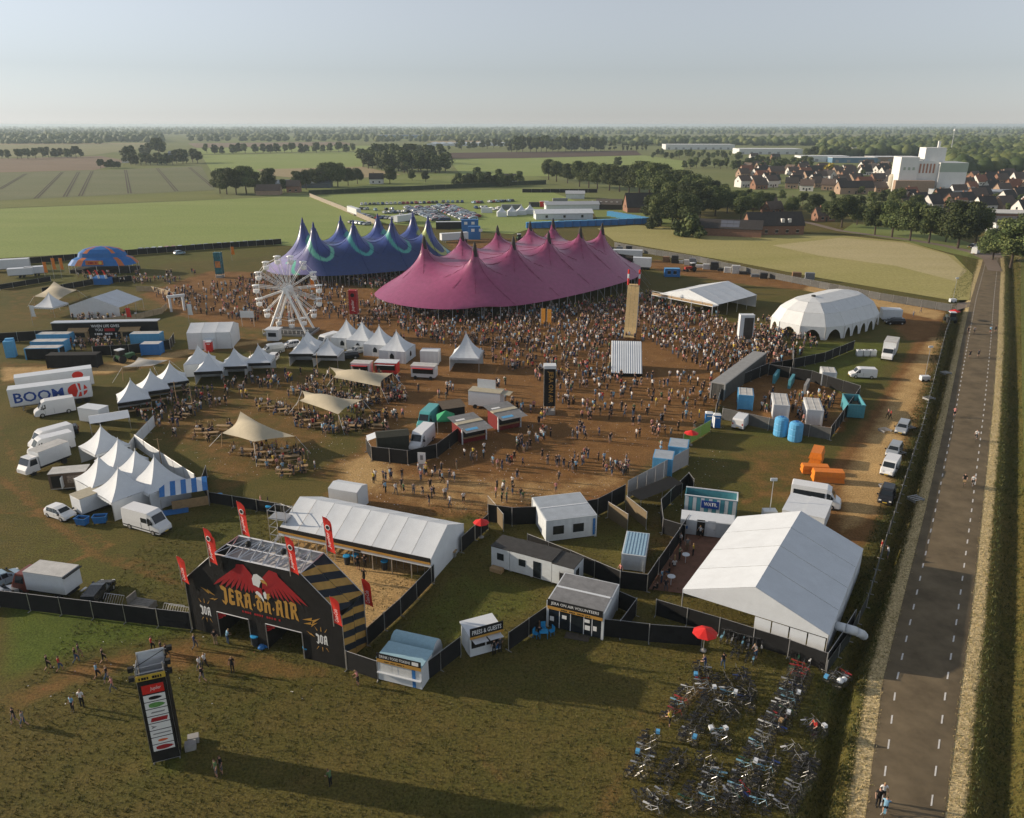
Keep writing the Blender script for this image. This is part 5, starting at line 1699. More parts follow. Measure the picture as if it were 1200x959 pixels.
# tokens booth
tb = T('token_booth', G(444, 797), R(-19), 'white drink and food token booth next to the arch', 'booth')
TBL = 4.1
MB().box(0, TBL, 0, 2.2, .1, 2.3, WPAINT).build('wall', tb); MB().box(-.08, TBL + .08, -.08, 2.3, 2.3, 2.42, M('teal_roof', (.30, .47, .54), .5, .1)).build('roof', tb)
MB().box(-.02, TBL + .02, -.10, -.04, 2.35, 2.9, PRINTB).build('sign_board', tb); MB().box(-.02, TBL + .02, -.11, -.05, 2.0, 2.34, GOLD).build('sign_band', tb)
lettering(tb, 'DRINK / FOOD TOKENS', PRINTW, (.25, -.105, 2.48), (1, 0, 0), (0, 0, 1), w=2.9, h=.28, bold=.01)
MB().box(3.3, 3.9, -.106, -.102, 2.45, 2.8, PRINTW).build('notice', tb); marks(tb, PRINTB, .7, 2.6, -.116, 2.1, .13, 16)
for x in (.15, 1.4, 2.0):
  MB().box(x, x + (1.2 if x != 1.4 else .5), -.03, -.005, 1.05, 1.9, M('shutter', (.62, .62, .60), .5, .1)).build('shutter', tb)
MB().box(3.25, 3.55, -.04, -.01, .15, 1.9, BLUE).build('notice', tb)
MB().box(.0, TBL, -.25, -.01, .95, 1.02, WPAINT).build('counter', tb)
hd = T('half_dome_cover', G(470, 783), R(-19), 'teal curved cover directly behind the token booth', 'cover')
P = [[(0 + 4.2 * k, 1.2 - 1.2 * math.cos(math.pi * j / 8), 2.35 * math.sin(math.pi * j / 8) ** .8) for k in (0, .5, 1)] for j in range(9)]
MB().grid(P, M('teal_roof')).build('shell', hd, smooth=True)
for x in (0.02, 4.18): MB().poly([(x, 1.2 - 1.2 * math.cos(math.pi * j / 8), 2.35 * math.sin(math.pi * j / 8) ** .8) for j in range(9)], WPAINT).build('end', hd)
hd.location = hd.location + Vector((-1.2, 1.0, 0))
# WATR container
wc = T('water_container', G(801, 602), R(-16), 'open topped white and teal ribbed container with water sign', 'container')
TEAL = M('teal_paint', (.08, .30, .36), .5, .12, dirt=.1)
WL = 6.2
for k in range(13):
  x = .05 + (WL - .1) * k / 13
  MB().box(x, x + (WL - .1) / 13 - .05, -.04, .02, .2, 2.4, WPAINT if k % 2 == 0 else TEAL).build('side_rib', wc)
MB().box(0, WL, .02, .08, .1, 2.5, TEAL).box(0, WL, 2.3, 2.38, .1, 2.5, TEAL).build('side_wall', wc)
MB().box(0, .08, .08, 2.3, .1, 2.5, TEAL).box(WL - .08, WL, .08, 2.3, .1, 2.5, WPAINT).build('end_wall', wc)
MB().box(0, WL, 0, 2.38, .02, .1, INSIDE).build('floor', wc)
MB().box(-.04, WL + .04, -.06, 0.1, 2.5, 2.62, WPAINT).box(-.04, WL + .04, 2.28, 2.42, 2.5, 2.62, WPAINT).box(WL - .1, WL + .04, .1, 2.28, 2.5, 2.62, WPAINT).build('top_rail', wc)
MB().box(2.0, 4.1, -.09, -.045, 1.15, 2.15, PRINTBLUE).build('sign_board', wc)
lettering(wc, 'WATR.', PRINTW, (2.3, -.095, 1.45), (1, 0, 0), (0, 0, 1), w=1.6, h=.5, bold=.03)
c = cabin(((797, 626), (860, 640)), 2.3, 1.9, 'low white cabin in front of the water container', roof=WPAINT, ribs=False, doors=((1.8, .9, INSIDE), (3.0, .9, WPAINT)), L=6.0, ang=R(-14))
MB().box(.5, .8, -.03, -.01, .8, 1.2, BLUE).build('notice', c)

# fenced toilet yard on the right
gm_ = M('grey_container', (.30, .30, .29), .6, .15, 1, dirt=.15)
c = cabin(((848, 470), (896, 431)), 2.5, 2.9, 'long grey container row facing the crowd at the toilet yard', wall=M('dark_panel', (.07, .07, .065), .7, .2), roof=gm_, trim=gm_, name='container_row', cat='container')
for k, (p, L_, D_, col_, lab) in enumerate([
  (((864, 480), (886, 484)), 2.4, 4.0, SKYBLUE, 'pale toilet cabin with stone grey roof beside the crowd fence'),
  (((905, 492), (928, 497)), 2.4, 6.0, WPAINT, 'toilet cabin directly behind the paired blue tanks'),
  (((944, 498), (966, 503)), 2.4, 6.0, WPAINT, 'toilet cabin nearest the teal skip'),
  (((962, 452), (986, 460)), 2.4, 3.5, CABIN, 'grey cabin at the back of the toilet yard where people queue')]):
  cabin(p, D_, 2.5, lab, wall=col_, roof=M('pale_roof', (.50, .49, .46), .6, .15, 1), ang=R(-14), L=L_, roofrib=3)
for k, (u, v, a, L_) in enumerate([(908, 450, 62, 4.5), (926, 456, 62, 4.5), (944, 462, 62, 4.5)]):
  t = T('urinal_row', G(u, v), R(a), f'{ordn(k + 1)} teal urinal partition from the grey container row', 'urinal', 'urinal partitions')
  for q in range(5):
    MB().box(q * .9, q * .9 + .8, 0, .5, 0, 1.6, TEAL if k < 2 else gm_).build('stall', t)
for k, (u, v) in enumerate(((914, 510), (931, 516))):
  t = T('water_tank', G(u, v), 0, ['blue upright water tank nearer the white estate car', 'blue upright water tank nearer the teal skip'][k], 'tank', 'paired blue tanks')
  MB().lathe([(1.0, 0), (1.05, .1), (1.05, .9), (1.0, 1.0), (1.05, 1.1), (1.05, 1.9), (1.0, 2.0), (1.05, 2.1), (1.0, 2.7), (.7, 2.95), (.3, 3.0)], 16, SKYBLUE).build('shell', t, smooth=False)
  MB().lathe([(.25, 3.0), (.25, 3.12)], 10, BLUE).build('lid', t)
t = T('water_tank', G(14, 418), R(20), 'pale blue square tank pair left of the stage yard containers', 'tank')
MB().box(-.9, .9, -.9, .9, 0, 3.4, SKYBLUE).build('body', t); MB().box(-.7, .8, .2, 1.2, 3.4, 3.7, SKYBLUE).build('top', t)

def skip(px, a, L_, D_, h, mat, label, inside=None):
  t = T('skip', G(*px), R(a), label, 'skip')
  MB().xprism([(0, .15), (L_, .15), (L_, h), (0, h)], 0, .08, mat).xprism([(0, .15), (L_, .15), (L_, h), (0, h)], D_ - .08, D_, mat).box(0, .08, .08, D_ - .08, .15, h, mat).box(L_ - .08, L_, .08, D_ - .08, .15, h, mat).build('wall', t)
  MB().box(.08, L_ - .08, .08, D_ - .08, .15, h * .55, inside or INSIDE).build('load', t)
  MB().box(-.06, L_ + .06, -.06, .10, h, h + .1, mat).box(-.06, L_ + .06, D_ - .1, D_ + .06, h, h + .1, mat).box(-.06, .1, .1, D_ - .1, h, h + .1, mat).box(L_ - .1, L_ + .06, .1, D_ - .1, h, h + .1, mat).build('rim', t)
  for k in range(6):
    x = .2 + (L_ - .4) * k / 5
    MB().box(x - .05, x + .05, -.08, -.005, .2, h, mat).build('rib', t)
  return t
skip((992, 490), -12, 2.6, 5.4, 2.3, TEAL, 'teal open top skip beside the track', M('rust_load', (.17, .12, .08), .9, .4, 2))
# toilets and small things
def toilet(px, a, mat, label, door_open=False):
  t = T('portable_toilet', G(*px), R(a), label, 'toilet')
  MB().box(0, 1.15, 0, 1.15, .08, 2.15, mat).build('cabin', t)
  MB().poly([(-.05, -.05, 2.15), (1.2, -.05, 2.15), (.9, .57, 2.4), (.25, .57, 2.4)], WPAINT).poly([(-.05, 1.2, 2.15), (.25, .57, 2.4), (.9, .57, 2.4), (1.2, 1.2, 2.15)], WPAINT).poly([(-.05, -.05, 2.15), (.25, .57, 2.4), (-.05, 1.2, 2.15)], WPAINT).poly([(1.2, -.05, 2.15), (1.2, 1.2, 2.15), (.9, .57, 2.4)], WPAINT).build('roof', t)
  d = MB().box(.12, 1.03, -.04, -.01, .2, 2.0, WPAINT if door_open else mat).build('door', t)
  if door_open: d.location = (1.0, -.0, 0); d.rotation_euler.z = R(-70)
  MB().box(.2, .95, -.045, -.041, 1.7, 1.85, PRINTW).build('vent', t)
  return t
toilet((826, 500), -8, BLUE, 'blue portable toilet with its door open by the crowd fence', True)
toilet((835, 502), -8, BLUE, 'blue portable toilet beside the open white door')
toilet((242, 413), 4, RED, 'red portable toilet before the closed storage tent')
# blue and white containers along the sloping grey wall
c = cabin(((764, 557), (783, 562)), 3.0, 2.5, 'teal container at the lower end of the sloping grey wall', wall=SKYBLUE, roof=BLUEGREYROOF, ang=R(-16), L=2.6, z0=.1)
c = cabin(((782, 543), (804, 548)), 3.2, 2.5, 'white and teal container at the upper end of the sloping grey wall', wall=SKYBLUE, roof=BLUEGREYROOF, ang=R(-16), L=2.6)
lr = T('lean_to_roof', G(735, 596), R(38), 'dark lean-to roof sheet along the sloping grey wall', 'roof')
MB().poly([(0, 0, 2.2), (7.8, 0, 2.2), (7.8, -2.2, 2.0), (0, -2.2, 2.0)], BLACK2).build('sheet', lr)
for x in (.05, 3.9, 7.7): MB().bar((x, -2.15, 0), (x, -2.15, 2.0), .05, STEEL).build('post', lr)
rt = T('parasol', G(792, 517), 0, 'orange red parasol behind the blue containers', 'parasol')
# stage yard on the left
for k, (px, L_, lab) in enumerate([(((31, 422), (60, 423)), 6.8, 'blue roofed container lowest of the three left of the stage'), (((38, 414), (66, 414)), 6.8, 'middle blue roofed container of the three left of the stage'), (((45, 405), (72, 404)), 6.8, 'upper blue roofed container of the three left of the stage')]):
  cabin(px, 2.4, 2.3, lab, wall=SKYBLUE if k else BLACK2, roof=M('pale_roof'), trim=SKYBLUE, L=L_ , ang=R(3), roofrib=3)
cabin(((154, 405), (184, 403)), 2.4, 2.4, 'blue container at the crowd end of the stage yard', wall=SKYBLUE, roof=M('pale_roof'), ang=R(3), L=6.2)
cabin(((166, 417), (188, 415)), 2.4, 2.3, 'dark blue container below the stage yard', wall=BLUE, roof=M('pale_roof'), ang=R(3), L=3.8)
cabin(((56, 432), (112, 428)), 2.4, 2.5, 'long black container at the bottom of the stage yard', wall=BLACK2, roof=BLACK2, ang=R(3), L=9.6)
sf = T('stage_facade', G(64, 400), R(5), 'black stage facade with white slogan facing the track', 'stage')
SL = 22.5
MB().box(0, SL, 0, .3, .2, 4.0, BLACK).build('board', sf); MB().box(-.1, SL + .1, -.1, 2.0, 4.0, 4.15, ALU).build('roof_edge', sf)
lettering(sf, 'WHEN LIFE GIVES', PRINTW, (8.3, -.02, 2.9), (1, 0, 0), (0, 0, 1), w=6.0, h=.62, bold=.01)
lettering(sf, 'YOU', PRINTW, (9.0, -.02, 2.05), (1, 0, 0), (0, 0, 1), w=1.6, h=.6, bold=.01)
MB().box(11.0, 13.2, -.02, -.002, 2.0, 2.65, PRINTR).build('printed_mark', sf)
marks(sf, PRINTW, 8.8, 13.6, -.02, 1.2, .5, 11)
for x in (3.8, 14.8):
  MB().box(x, x + 3.8, -1.2, -.02, 0, 2.2, WOOD).build('booth', sf); MB().poly([(x - .3, -1.6, 2.3), (x + 4.1, -1.6, 2.3), (x + 4.1, -.03, 2.9), (x - .3, -.03, 2.9)], WOOD).build('booth_roof', sf)
  MB().box(x + .4, x + 3.4, -1.23, -1.21, 1.0, 2.0, INSIDE).build('booth_opening', sf)

# food court kitchens
kd = T('kitchen_container', G(443, 533), R(14), 'dark tarpaulin covered kitchen container behind black fence', 'container')
MB().box(0, 4.6, 0, 2.6, .1, 2.6, M('olive_tarp', (.045, .045, .032), .85, .2)).build('body', kd); MB().poly([(-.1, -.1, 2.6), (4.7, -.1, 2.6), (4.7, 1.3, 3.0), (-.1, 1.3, 3.0)], M('olive_tarp')).poly([(-.1, 2.7, 2.6), (-.1, 1.3, 3.0), (4.7, 1.3, 3.0), (4.7, 2.7, 2.6)], M('olive_tarp')).build('roof', kd)
MB().poly([(-1.4, .2, 2.2), (-.1, .2, 2.6), (-.1, 2.4, 2.6), (-1.4, 2.4, 2.2)], WPAINT).build('awning', kd)
br = T('brown_booth', G(520, 496), R(22), 'brown roofed booth behind the green pop-up tent', 'booth')
MB().box(0, 3.6, 0, 2.6, .1, 2.4, INSIDE).build('wall', br); MB().poly([(-.2, -.2, 2.4), (3.8, -.2, 2.4), (3.8, 2.8, 2.8), (-.2, 2.8, 2.8)], M('brown_roof', (.13, .10, .07), .8, .2)).build('roof', br)
gp = T('popup_tent', G(523, 505), R(8), 'green pop-up tent among the food trucks', 'tent')
mb = MB()
for k in range(4):
  a, b = k * math.pi / 2 + math.pi / 4, (k + 1) * math.pi / 2 + math.pi / 4
  MB().poly([(2.0 * math.cos(a), 2.0 * math.sin(a), 2.3), (2.0 * math.cos(b), 2.0 * math.sin(b), 2.3), (0, 0, 3.4)], GREEN).poly([(2.0 * math.cos(a), 2.0 * math.sin(a), 2.3), (2.0 * math.cos(a), 2.0 * math.sin(a), 2.05), (2.0 * math.cos(b), 2.0 * math.sin(b), 2.05), (2.0 * math.cos(b), 2.0 * math.sin(b), 2.3)], GREEN).build('roof_panel', gp)
  MB().bar((1.95 * math.cos(a), 1.95 * math.sin(a), 0), (1.95 * math.cos(a), 1.95 * math.sin(a), 2.3), .04, STEEL).build('leg', gp)
# white food trailer with open flap
wf = T('food_trailer', G(549, 478), R(-16), 'white box trailer with raised flap beside the drink kiosks', 'trailer')
MB().box(0, 5.6, 0, 2.5, .5, 3.0, WPAINT).build('body', wf); MB().box(-.05, 5.65, -.05, 2.55, 3.0, 3.08, M('sand_roof', (.42, .38, .28), .7, .1)).build('roof', wf)
MB().box(1.0, 4.2, 2.0, 2.1, 3.08, 4.6, WPAINT).build('roof_sign', wf); MB().poly([(5.65, .1, 2.9), (7.2, .1, 2.8), (7.2, 2.4, 2.8), (5.65, 2.4, 2.9)], M('sand_roof')).build('flap', wf)
for x in (1.2, 4.2): MB().lathe([(.35, -.12), (.35, .12)], 12, RUBBER).build('wheel', wf); LAST[0].location = (x, -.08, .38); LAST[0].rotation_euler.x = R(90)
# drink kiosks with folded out roofs
REDK = M('kiosk_red', (.16, .015, .015), .6, .15)
for px, lab in (((541, 521), 'dark red drink kiosk with fold-out roof nearer the black fence'), ((583, 506), 'dark red drink kiosk with fold-out roof nearer the crowd')):
  t = T('drink_kiosk', G(*px), R(30), lab, 'kiosk', 'drink kiosks')
  MB().box(0, 4.2, 0, 3.2, .1, 2.5, REDK).build('body', t)
  MB().box(-.1, 4.3, 1.1, 2.1, 2.62, 2.8, M('sand_roof')).build('roof_deck', t)
  MB().poly([(-.2, 1.08, 2.7), (4.4, 1.08, 2.7), (4.4, -1.9, 2.45), (-.2, -1.9, 2.45)][::-1], GREYROOF).build('roof_flap', t)
  MB().poly([(-.2, 2.12, 2.7), (4.4, 2.12, 2.7), (4.4, 4.6, 2.9), (-.2, 4.6, 2.9)], GREYROOF).build('roof_flap', t)
  MB().poly([(.3, -1.2, 2.53), (2.3, -1.2, 2.53), (2.3, -.5, 2.59), (.3, -.5, 2.59)], SKYBLUE).build('roof_logo', t); MB().poly([(.5, 2.6, 2.76), (2.0, 2.6, 2.76), (2.0, 3.1, 2.80), (.5, 3.1, 2.80)], PRINTW).build('roof_logo', t)
  for x in (.0, 4.05): MB().box(x, x + .16, -.2, .0, 0, 2.6, WPAINT).build('post', t)
  MB().box(.3, 3.9, -.04, -.01, 1.05, 2.2, INSIDE).build('opening', t); MB().box(.2, 4.0, -.5, -.02, .98, 1.05, WOOD).build('counter', t)
sg = T('sign_board', G(490, 549), R(-6), 'white notice board on a stand before the kitchen fence', 'sign')
MB().box(0, 1.1, 0, .08, .7, 2.4, PRINTW).build('panel', sg); MB().box(.1, 1.0, .0, .6, 0, .7, CONCRETE).build('base', sg)
MB().box(.35, .75, -.02, -.005, 1.3, 2.0, M('grey_logo')).build('symbol', sg)
# red white snack trailers
for (px, L_, a, lab, c_) in [((412, 441), 3.6, -8, 'white snack van with roof awning below the windowed pagodas', WPAINT), ((440, 440), 4.2, -8, 'red striped snack trailer below the windowed pagodas', RED), ((482, 444), 4.6, -10, 'red edged snack trailer beside the white storage box', WPAINT)]:
  t = T('snack_trailer', G(*px), R(a), lab, 'trailer', 'snack trailers')
  MB().box(0, L_, 0, 2.2, .4, 2.5, c_).build('body', t); MB().box(-.1, L_ + .1, -.1, 2.3, 2.5, 2.62, WPAINT if c_ is RED else M('pale_roof')).build('roof', t)
  MB().box(.3, L_ - .3, -.03, -.01, 1.1, 2.1, INSIDE).build('opening', t); MB().poly([(.2, -.02, 2.2), (L_ - .2, -.02, 2.2), (L_ - .2, -1.2, 2.4), (.2, -1.2, 2.4)], RED if c_ is not RED else WPAINT).build('awning', t)
  for x in (.8, L_ - .8): MB().lathe([(.32, -.1), (.32, .1)], 10, RUBBER).build('wheel', t); LAST[0].location = (x, -.02, .34); LAST[0].rotation_euler.x = R(90)
c = cabin(((493, 427), (514, 429)), 2.4, 2.6, 'white storage box between snack trailers and the lone pagoda', wall=WPAINT, roof=WPAINT, ang=R(-6), L=3.6, name='storage_box', cat='container')
# striped awning, counter and things at the pagoda cluster
aw_ = T('striped_awning', G(190, 602), R(22), 'blue and white striped awning over a plywood counter', 'awning')
for k in range(9):
  x0 = k * .62
  MB().poly([(x0, 0, 2.2), (x0 + .61, 0, 2.2), (x0 + .61, 2.8, 2.9), (x0, 2.8, 2.9)], (BLUE if k % 2 == 0 else WHITE)).build('stripe', aw_)
MB().box(1.2, 5.5, .4, .5, 0, 1.2, WOOD).box(5.4, 5.5, .5, 2.7, 0, 1.9, WOOD).build('counter', aw_)
for x in (.05, 5.5): MB().bar((x, .05, 0), (x, .05, 2.2), .04, ALU).build('post', aw_)
bmt = tag(MB().box(0, 3.2, 0, 1.5, .03, .08, BLUE).box(.2, 3.0, .2, 1.3, .08, .1, BLUE).build('blue_tarp', loc=G(188, 606), rz=R(22)), 'blue tarpaulin on the grass below the striped awning', 'tarp')
def bin_(px, a, mat, label, w=1.2, d=.9, h=1.0):
  t = T('waste_container', G(*px), R(a), label, 'waste bin', 'waste containers')
  MB().add([(.1, .1, .15), (w - .1, .1, .15), (w - .1, d - .1, .15), (.1, d - .1, .15), (0, 0, h), (w, 0, h), (w, d, h), (0, d, h)], [(0, 1, 5, 4), (1, 2, 6, 5), (2, 3, 7, 6), (3, 0, 4, 7), (0, 3, 2, 1)], mat).build('tub', t)
  MB().box(.08, w - .08, .08, d - .08, h - .25, h - .2, INSIDE).build('waste', t)
  MB().box(-.05, w + .05, -.05, .03, h - .02, h + .05, mat).box(-.05, w + .05, d - .03, d + .05, h - .02, h + .05, mat).box(-.05, .03, .03, d - .03, h - .02, h + .05, mat).box(w - .03, w + .05, .03, d - .03, h - .02, h + .05, mat).build('rim', t)
  for x in (.15, w - .15): MB().lathe([(.09, -.05), (.09, .05)], 8, RUBBER).build('wheel', t); LAST[0].location = (x, .1, .09); LAST[0].rotation_euler.x = R(90)
  return t
bin_((88, 617), -10, BLUE, 'blue waste container beside the small white hatchback', 1.4)
bin_((109, 616), 10, BLUE, 'blue waste container in front of the white box trailer', 1.5)
for (u, v, lab) in [(300, 756, 'blue lidded bin between the two gateways of the arch'), (307, 760, 'blue bin bag heap beside the arch bin'), (361, 769, 'blue lidded bin at the end of the second gateway'), (407, 661, 'blue bin at the barriers nearest the arch'), (417, 660, 'blue bin second in line at the entrance barriers'), (451, 667, 'blue bin alone in the middle of the entrance lane'),
          (316, 602, 'blue bin beside the scaffold stair'), (258, 588, 'blue bin in the dark waste yard')]:
  t = T('litter_bin', G(u, v), R(15), lab, 'bin', 'litter bins')
  if 'heap' in lab:
    MB().lathe([(.3, 0), (.38, .15), (.25, .35), (.05, .45)], 9, BLUE, (0, 0, 0)).build('bag', t, True); MB().lathe([(.25, 0), (.3, .12), (.2, .3), (.05, .35)], 9, BLUE, (.45, .15, 0)).build('bag', t, True)
  else:
    MB().lathe([(.3, 0), (.36, .95)], 10, M('dark_bin', (.03, .035, .04), .6, .1)).build('tub', t); MB().lathe([(.40, .95), (.42, 1.05), (.3, 1.08)], 10, M('bright_blue', (.03, .30, .60), .5, .1)).build('rim', t)
# scaffold stair
ss = T('scaffold_stair', G(318, 640), R(-15), 'steel scaffold stair next to the entrance tent', 'scaffold')
mb = MB()
for x in (0, 1.1, 2.2):
  for y in (0, 1.6): mb.bar((x, y, 0), (x, y, 4.6), .04, ALU)
for z in (.5, 1.5, 2.5, 3.5, 4.5):
  for y in (0, 1.6): mb.bar((0, y, z), (2.2, y, z), .035, ALU)
  for x in (0, 2.2): mb.bar((x, 0, z), (x, 1.6, z), .035, ALU)
mb.build('frame', ss)
for k in range(9): MB().box(.1 + k * .22, .38 + k * .22, .2, 1.4, .3 + k * .35, .36 + k * .35, STEEL).build('tread', ss)
MB().box(0, 2.2, .05, 1.55, 3.52, 3.58, STEEL).build('platform', ss)
# parasols
def parasol(px, label, r=1.1, h=2.4, mat=None):
  t = T('parasol', G(*px), 0, label, 'parasol', 'red parasols')
  MB().bar((0, 0, 0), (0, 0, h), .035, ALU, 6).build('pole', t)
  n = 8
  for k in range(n):
    a, b = 2 * math.pi * k / n, 2 * math.pi * (k + 1) / n
    MB().poly([(r * math.cos(a), r * math.sin(a), h - .45), (r * math.cos(b), r * math.sin(b), h - .45), (0, 0, h + .05)], mat or RED).build('canopy_panel', t)
  MB().lathe([(.3, 0), (.3, .12), (.06, .2)], 10, CONCRETE).build('foot', t)
bpy.data.objects.remove(rt)
parasol((824, 763), 'red parasol standing over the bicycles by the marquee fence', 1.15)
parasol((564, 630), 'red parasol beside the curved arena fence', .95)
parasol((809, 522), 'orange red parasol behind the blue containers', 1.1)
parasol((1117, 375), 'small red parasol at the track exit onto the road', 1.3, 2.6)
# terrace tables
for (u, v, lab) in [(803, 660, 'white standing table on the terrace nearer the low white cabin'), (786, 686, 'white standing table on the terrace nearer the ribbed blue roof'), (780, 720, 'white table top behind the dark fence at the marquee corner')]:
  t = T('standing_table', G(u, v), 0, lab, 'table', 'terrace tables')
  MB().lathe([(.42, 1.05), (.42, 1.1)], 14, WPAINT).build('top', t); MB().bar((0, 0, 0), (0, 0, 1.05), .04, WPAINT, 6).build('stem', t); MB().lathe([(.3, 0), (.3, .04)], 10, WPAINT).build('foot', t)
# plastic chairs at volunteers
def chair(px, a, label, mat):
  t = T('garden_chair', G(*px), R(a), label, 'chair', 'blue garden chairs')
  MB().box(-.23, .23, -.22, .22, .42, .46, mat).build('seat', t); MB().box(-.23, .23, .2, .25, .46, .95, mat).build('backrest', t)
  for x in (-.2, .2):
    for y in (-.19, .2): MB().bar((x, y, 0), (x * .95, y * .95, .42), .022, mat).build('leg', t)
chair((628, 747), 60, 'blue plastic chair nearest the press booth', M('bright_blue')); chair((646, 744), -60, 'blue plastic chair nearest the volunteers cabin', M('bright_blue')); chair((637, 740), 10, 'blue plastic chair at the back of the little table', M('bright_blue'))
t = T('garden_table', G(637, 747), 0, 'small blue plastic table between the garden chairs', 'table')
MB().box(-.4, .4, -.35, .35, .66, .7, M('bright_blue')).build('top', t)
for x in (-.35, .35):
  for y in (-.3, .3): MB().bar((x, y, 0), (x, y, .66), .025, M('bright_blue')).build('leg', t)
# light masts
def mast(px, h, label, a=0):
  t = T('light_mast', G(*px), R(a), label, 'light mast', 'light masts')
  MB().bar((0, 0, 0), (0, 0, h), .06, ALU, 6, r2=.04).build('pole', t)
  MB().box(-.4, .4, -.15, .0, h, h + .35, WPAINT).build('lamp_head', t)
  MB().box(-.8, .8, -.5, .5, .25, 1.1, WPAINT).build('trailer', t)
  for x in (-.5, .5): MB().lathe([(.26, -.08), (.26, .08)], 10, RUBBER).build('wheel', t); LAST[0].location = (x, -.5, .26); LAST[0].rotation_euler.x = R(90)
mast((901, 607), 5.0, 'slim light mast behind the white marquee'); mast((1083, 447), 6.5, 'light mast on the grass beside the wet track'); mast((1116, 355), 6.5, 'light mast at the track exit')
# benches and tables in the bench yard
TBL = {}
def bench_set(px, a, label, n=1):
  t = T('picnic_table', G(*px), R(a), label, 'picnic table', 'picnic tables')
  if 'm' not in TBL:
    TBL['m'] = (MB().box(-1.1, 1.1, -.38, .38, .72, .77, WOOD).mesh('table_top'), MB().box(-1.1, 1.1, -.14, .14, .42, .46, WOOD).mesh('bench'), MB().bar((0, -.8, 0), (0, .3, .74), .045, WOOD).bar((0, .8, 0), (0, -.3, .74), .045, WOOD).bar((0, -.75, .40), (0, .75, .40), .04, WOOD).mesh('trestle'))
  a_, b_, c_ = TBL['m']
  link('table_top', a_, t)
  for y in (-.75, .75): link('bench', b_, t).location = (0, y, 0)
  for x in (-.8, .8): link('trestle', c_, t).location = (x, 0, 0)
TABLES = [(309, 478), (322, 481), (334, 484), (236, 508), (248, 512), (262, 504), (290, 532), (303, 536), (316, 528), (330, 534), (312, 545), (342, 540), (360, 497), (374, 501), (388, 505), (402, 499), (416, 504), (430, 497), (352, 488), (444, 503), (398, 468), (412, 471), (426, 474), (440, 470), (456, 466), (470, 468), (345, 462), (360, 459), (375, 462), (215, 490), (222, 478), (335, 556), (352, 552)]
TABLES.sort()
for k, (u, v) in enumerate(TABLES):
  where = 'beside the nearest beige stretch tent' if (v > 500 and u < 345 and u > 280) else 'near the pagoda cluster' if u < 275 else 'under or beside the middle stretch tent' if v > 480 else 'near the far stretch tent'
  bench_set((u, v), random.uniform(-25, 25), f'{ordn(k + 1)} wooden picnic table from the meadow side, {where}')
for k, (u, v) in enumerate([(190, 548), (208, 476), (296, 437), (373, 440), (227, 486)]):
  t = T('festoon_pole', G(u, v), 0, ['festoon pole beside the white canvas wall', 'festoon pole near the sloping pagoda row', 'festoon pole before the banner pagodas', 'festoon pole below the striped banner pagoda', 'festoon pole in the middle of the bench yard'][k], 'pole', 'festoon poles')
  MB().bar((0, 0, 0), (0, 0, 4.4), .07, WOOD, 6, r2=.05).build('post', t); MB().bar((-.6, 0, 4.2), (.6, 0, 4.2), .03, WOOD).build('crossbar', t)
# festoon lights
fl = T('festoon_string', G(157, 498), 0, 'string of coloured festoon bulbs above the pagoda path', 'festoon')
a, b = Vector((0, 0, 3)), G(190, 497) - G(157, 498) + Vector((0, 0, 3))
mb = MB(); pr = None
for k in range(13):
  f = k / 12; p = a + (b - a) * f - Vector((0, 0, math.sin(math.pi * f) * .6))
  if pr: mb.bar(pr, p, .015, BLACK2, 3)
  MB().lathe([(.03, -.08), (.07, -.02), (.03, .06)], 6, [RED, WPAINT, ORANGE][k % 3], p).build('bulb', fl); pr = p
mb.build('cable', fl)
# orange machines
for (px, a, L_, D_, h, lab) in [((940, 556), -8, 3.6, 1.6, 1.1, 'low orange machine part at the crowd end of the orange group'), ((953, 566), -8, 4.0, 1.8, 1.5, 'orange box nearest the white minibus'), ((962, 548), 62, 3.4, 1.8, 1.9, 'tall orange box at the back of the orange group')]:
  t = T('orange_barrier_block', G(*px), R(a), lab, 'barrier', 'orange stacked barriers')
  for k in range(2):
    MB().add([(0, 0, .1 + k * h / 2), (L_, 0, .1 + k * h / 2), (L_, D_, .1 + k * h / 2), (0, D_, .1 + k * h / 2), (.1, .2, .06 + (k + 1) * h / 2), (L_ - .1, .2, .06 + (k + 1) * h / 2), (L_ - .1, D_ - .2, .06 + (k + 1) * h / 2), (.1, D_ - .2, .06 + (k + 1) * h / 2)], [(0, 1, 5, 4), (1, 2, 6, 5), (2, 3, 7, 6), (3, 0, 4, 7), (4, 5, 6, 7)], ORANGE).build('block', t)
  MB().box(.1, L_ - .1, .1, D_ - .1, 0, .1, WOOD).build('pallet', t)
# IBC tanks, crates along the far fence
for k, u in enumerate((1004, 1012, 1020)):
  t = T('plastic_tank', G(u, 418), R(-6), f'{ordn(k + 1)} white cube tank in the row of three by the dome tent', 'tank', 'white cube tanks')
  MB().box(0, 1.15, 0, 1.0, .2, 1.3, WPAINT).build('body', t); MB().box(0, 1.15, 0, 1.0, 0, .18, STEEL).build('pallet', t); MB().lathe([(.2, 1.3), (.2, 1.36)], 8, DARKROOF, (.57, .5, 0)).build('lid', t)
ck = [M('crate_white', (.55, .55, .53), .6, .2), M('crate_brown', (.26, .15, .08), .7, .2), M('crate_grey', (.20, .21, .22), .6, .2), M('crate_black', (.03, .03, .03), .6, .2)]
cu = [(690, 286, 2), (697, 290, 3), (704, 291, 1), (712, 293, 3), (722, 295, 2), (733, 297, 3), (745, 300, 2), (776, 307, 1), (786, 309, 3), (793, 309, 0), (801, 311, 0), (807, 312, 2), (815, 314, 0), (823, 316, 0), (832, 317, 3), (840, 318, 3), (848, 320, 0), (857, 321, 0), (866, 322, 3), (928, 326, 1), (943, 330, 2), (880, 325, 2), (890, 327, 3)]
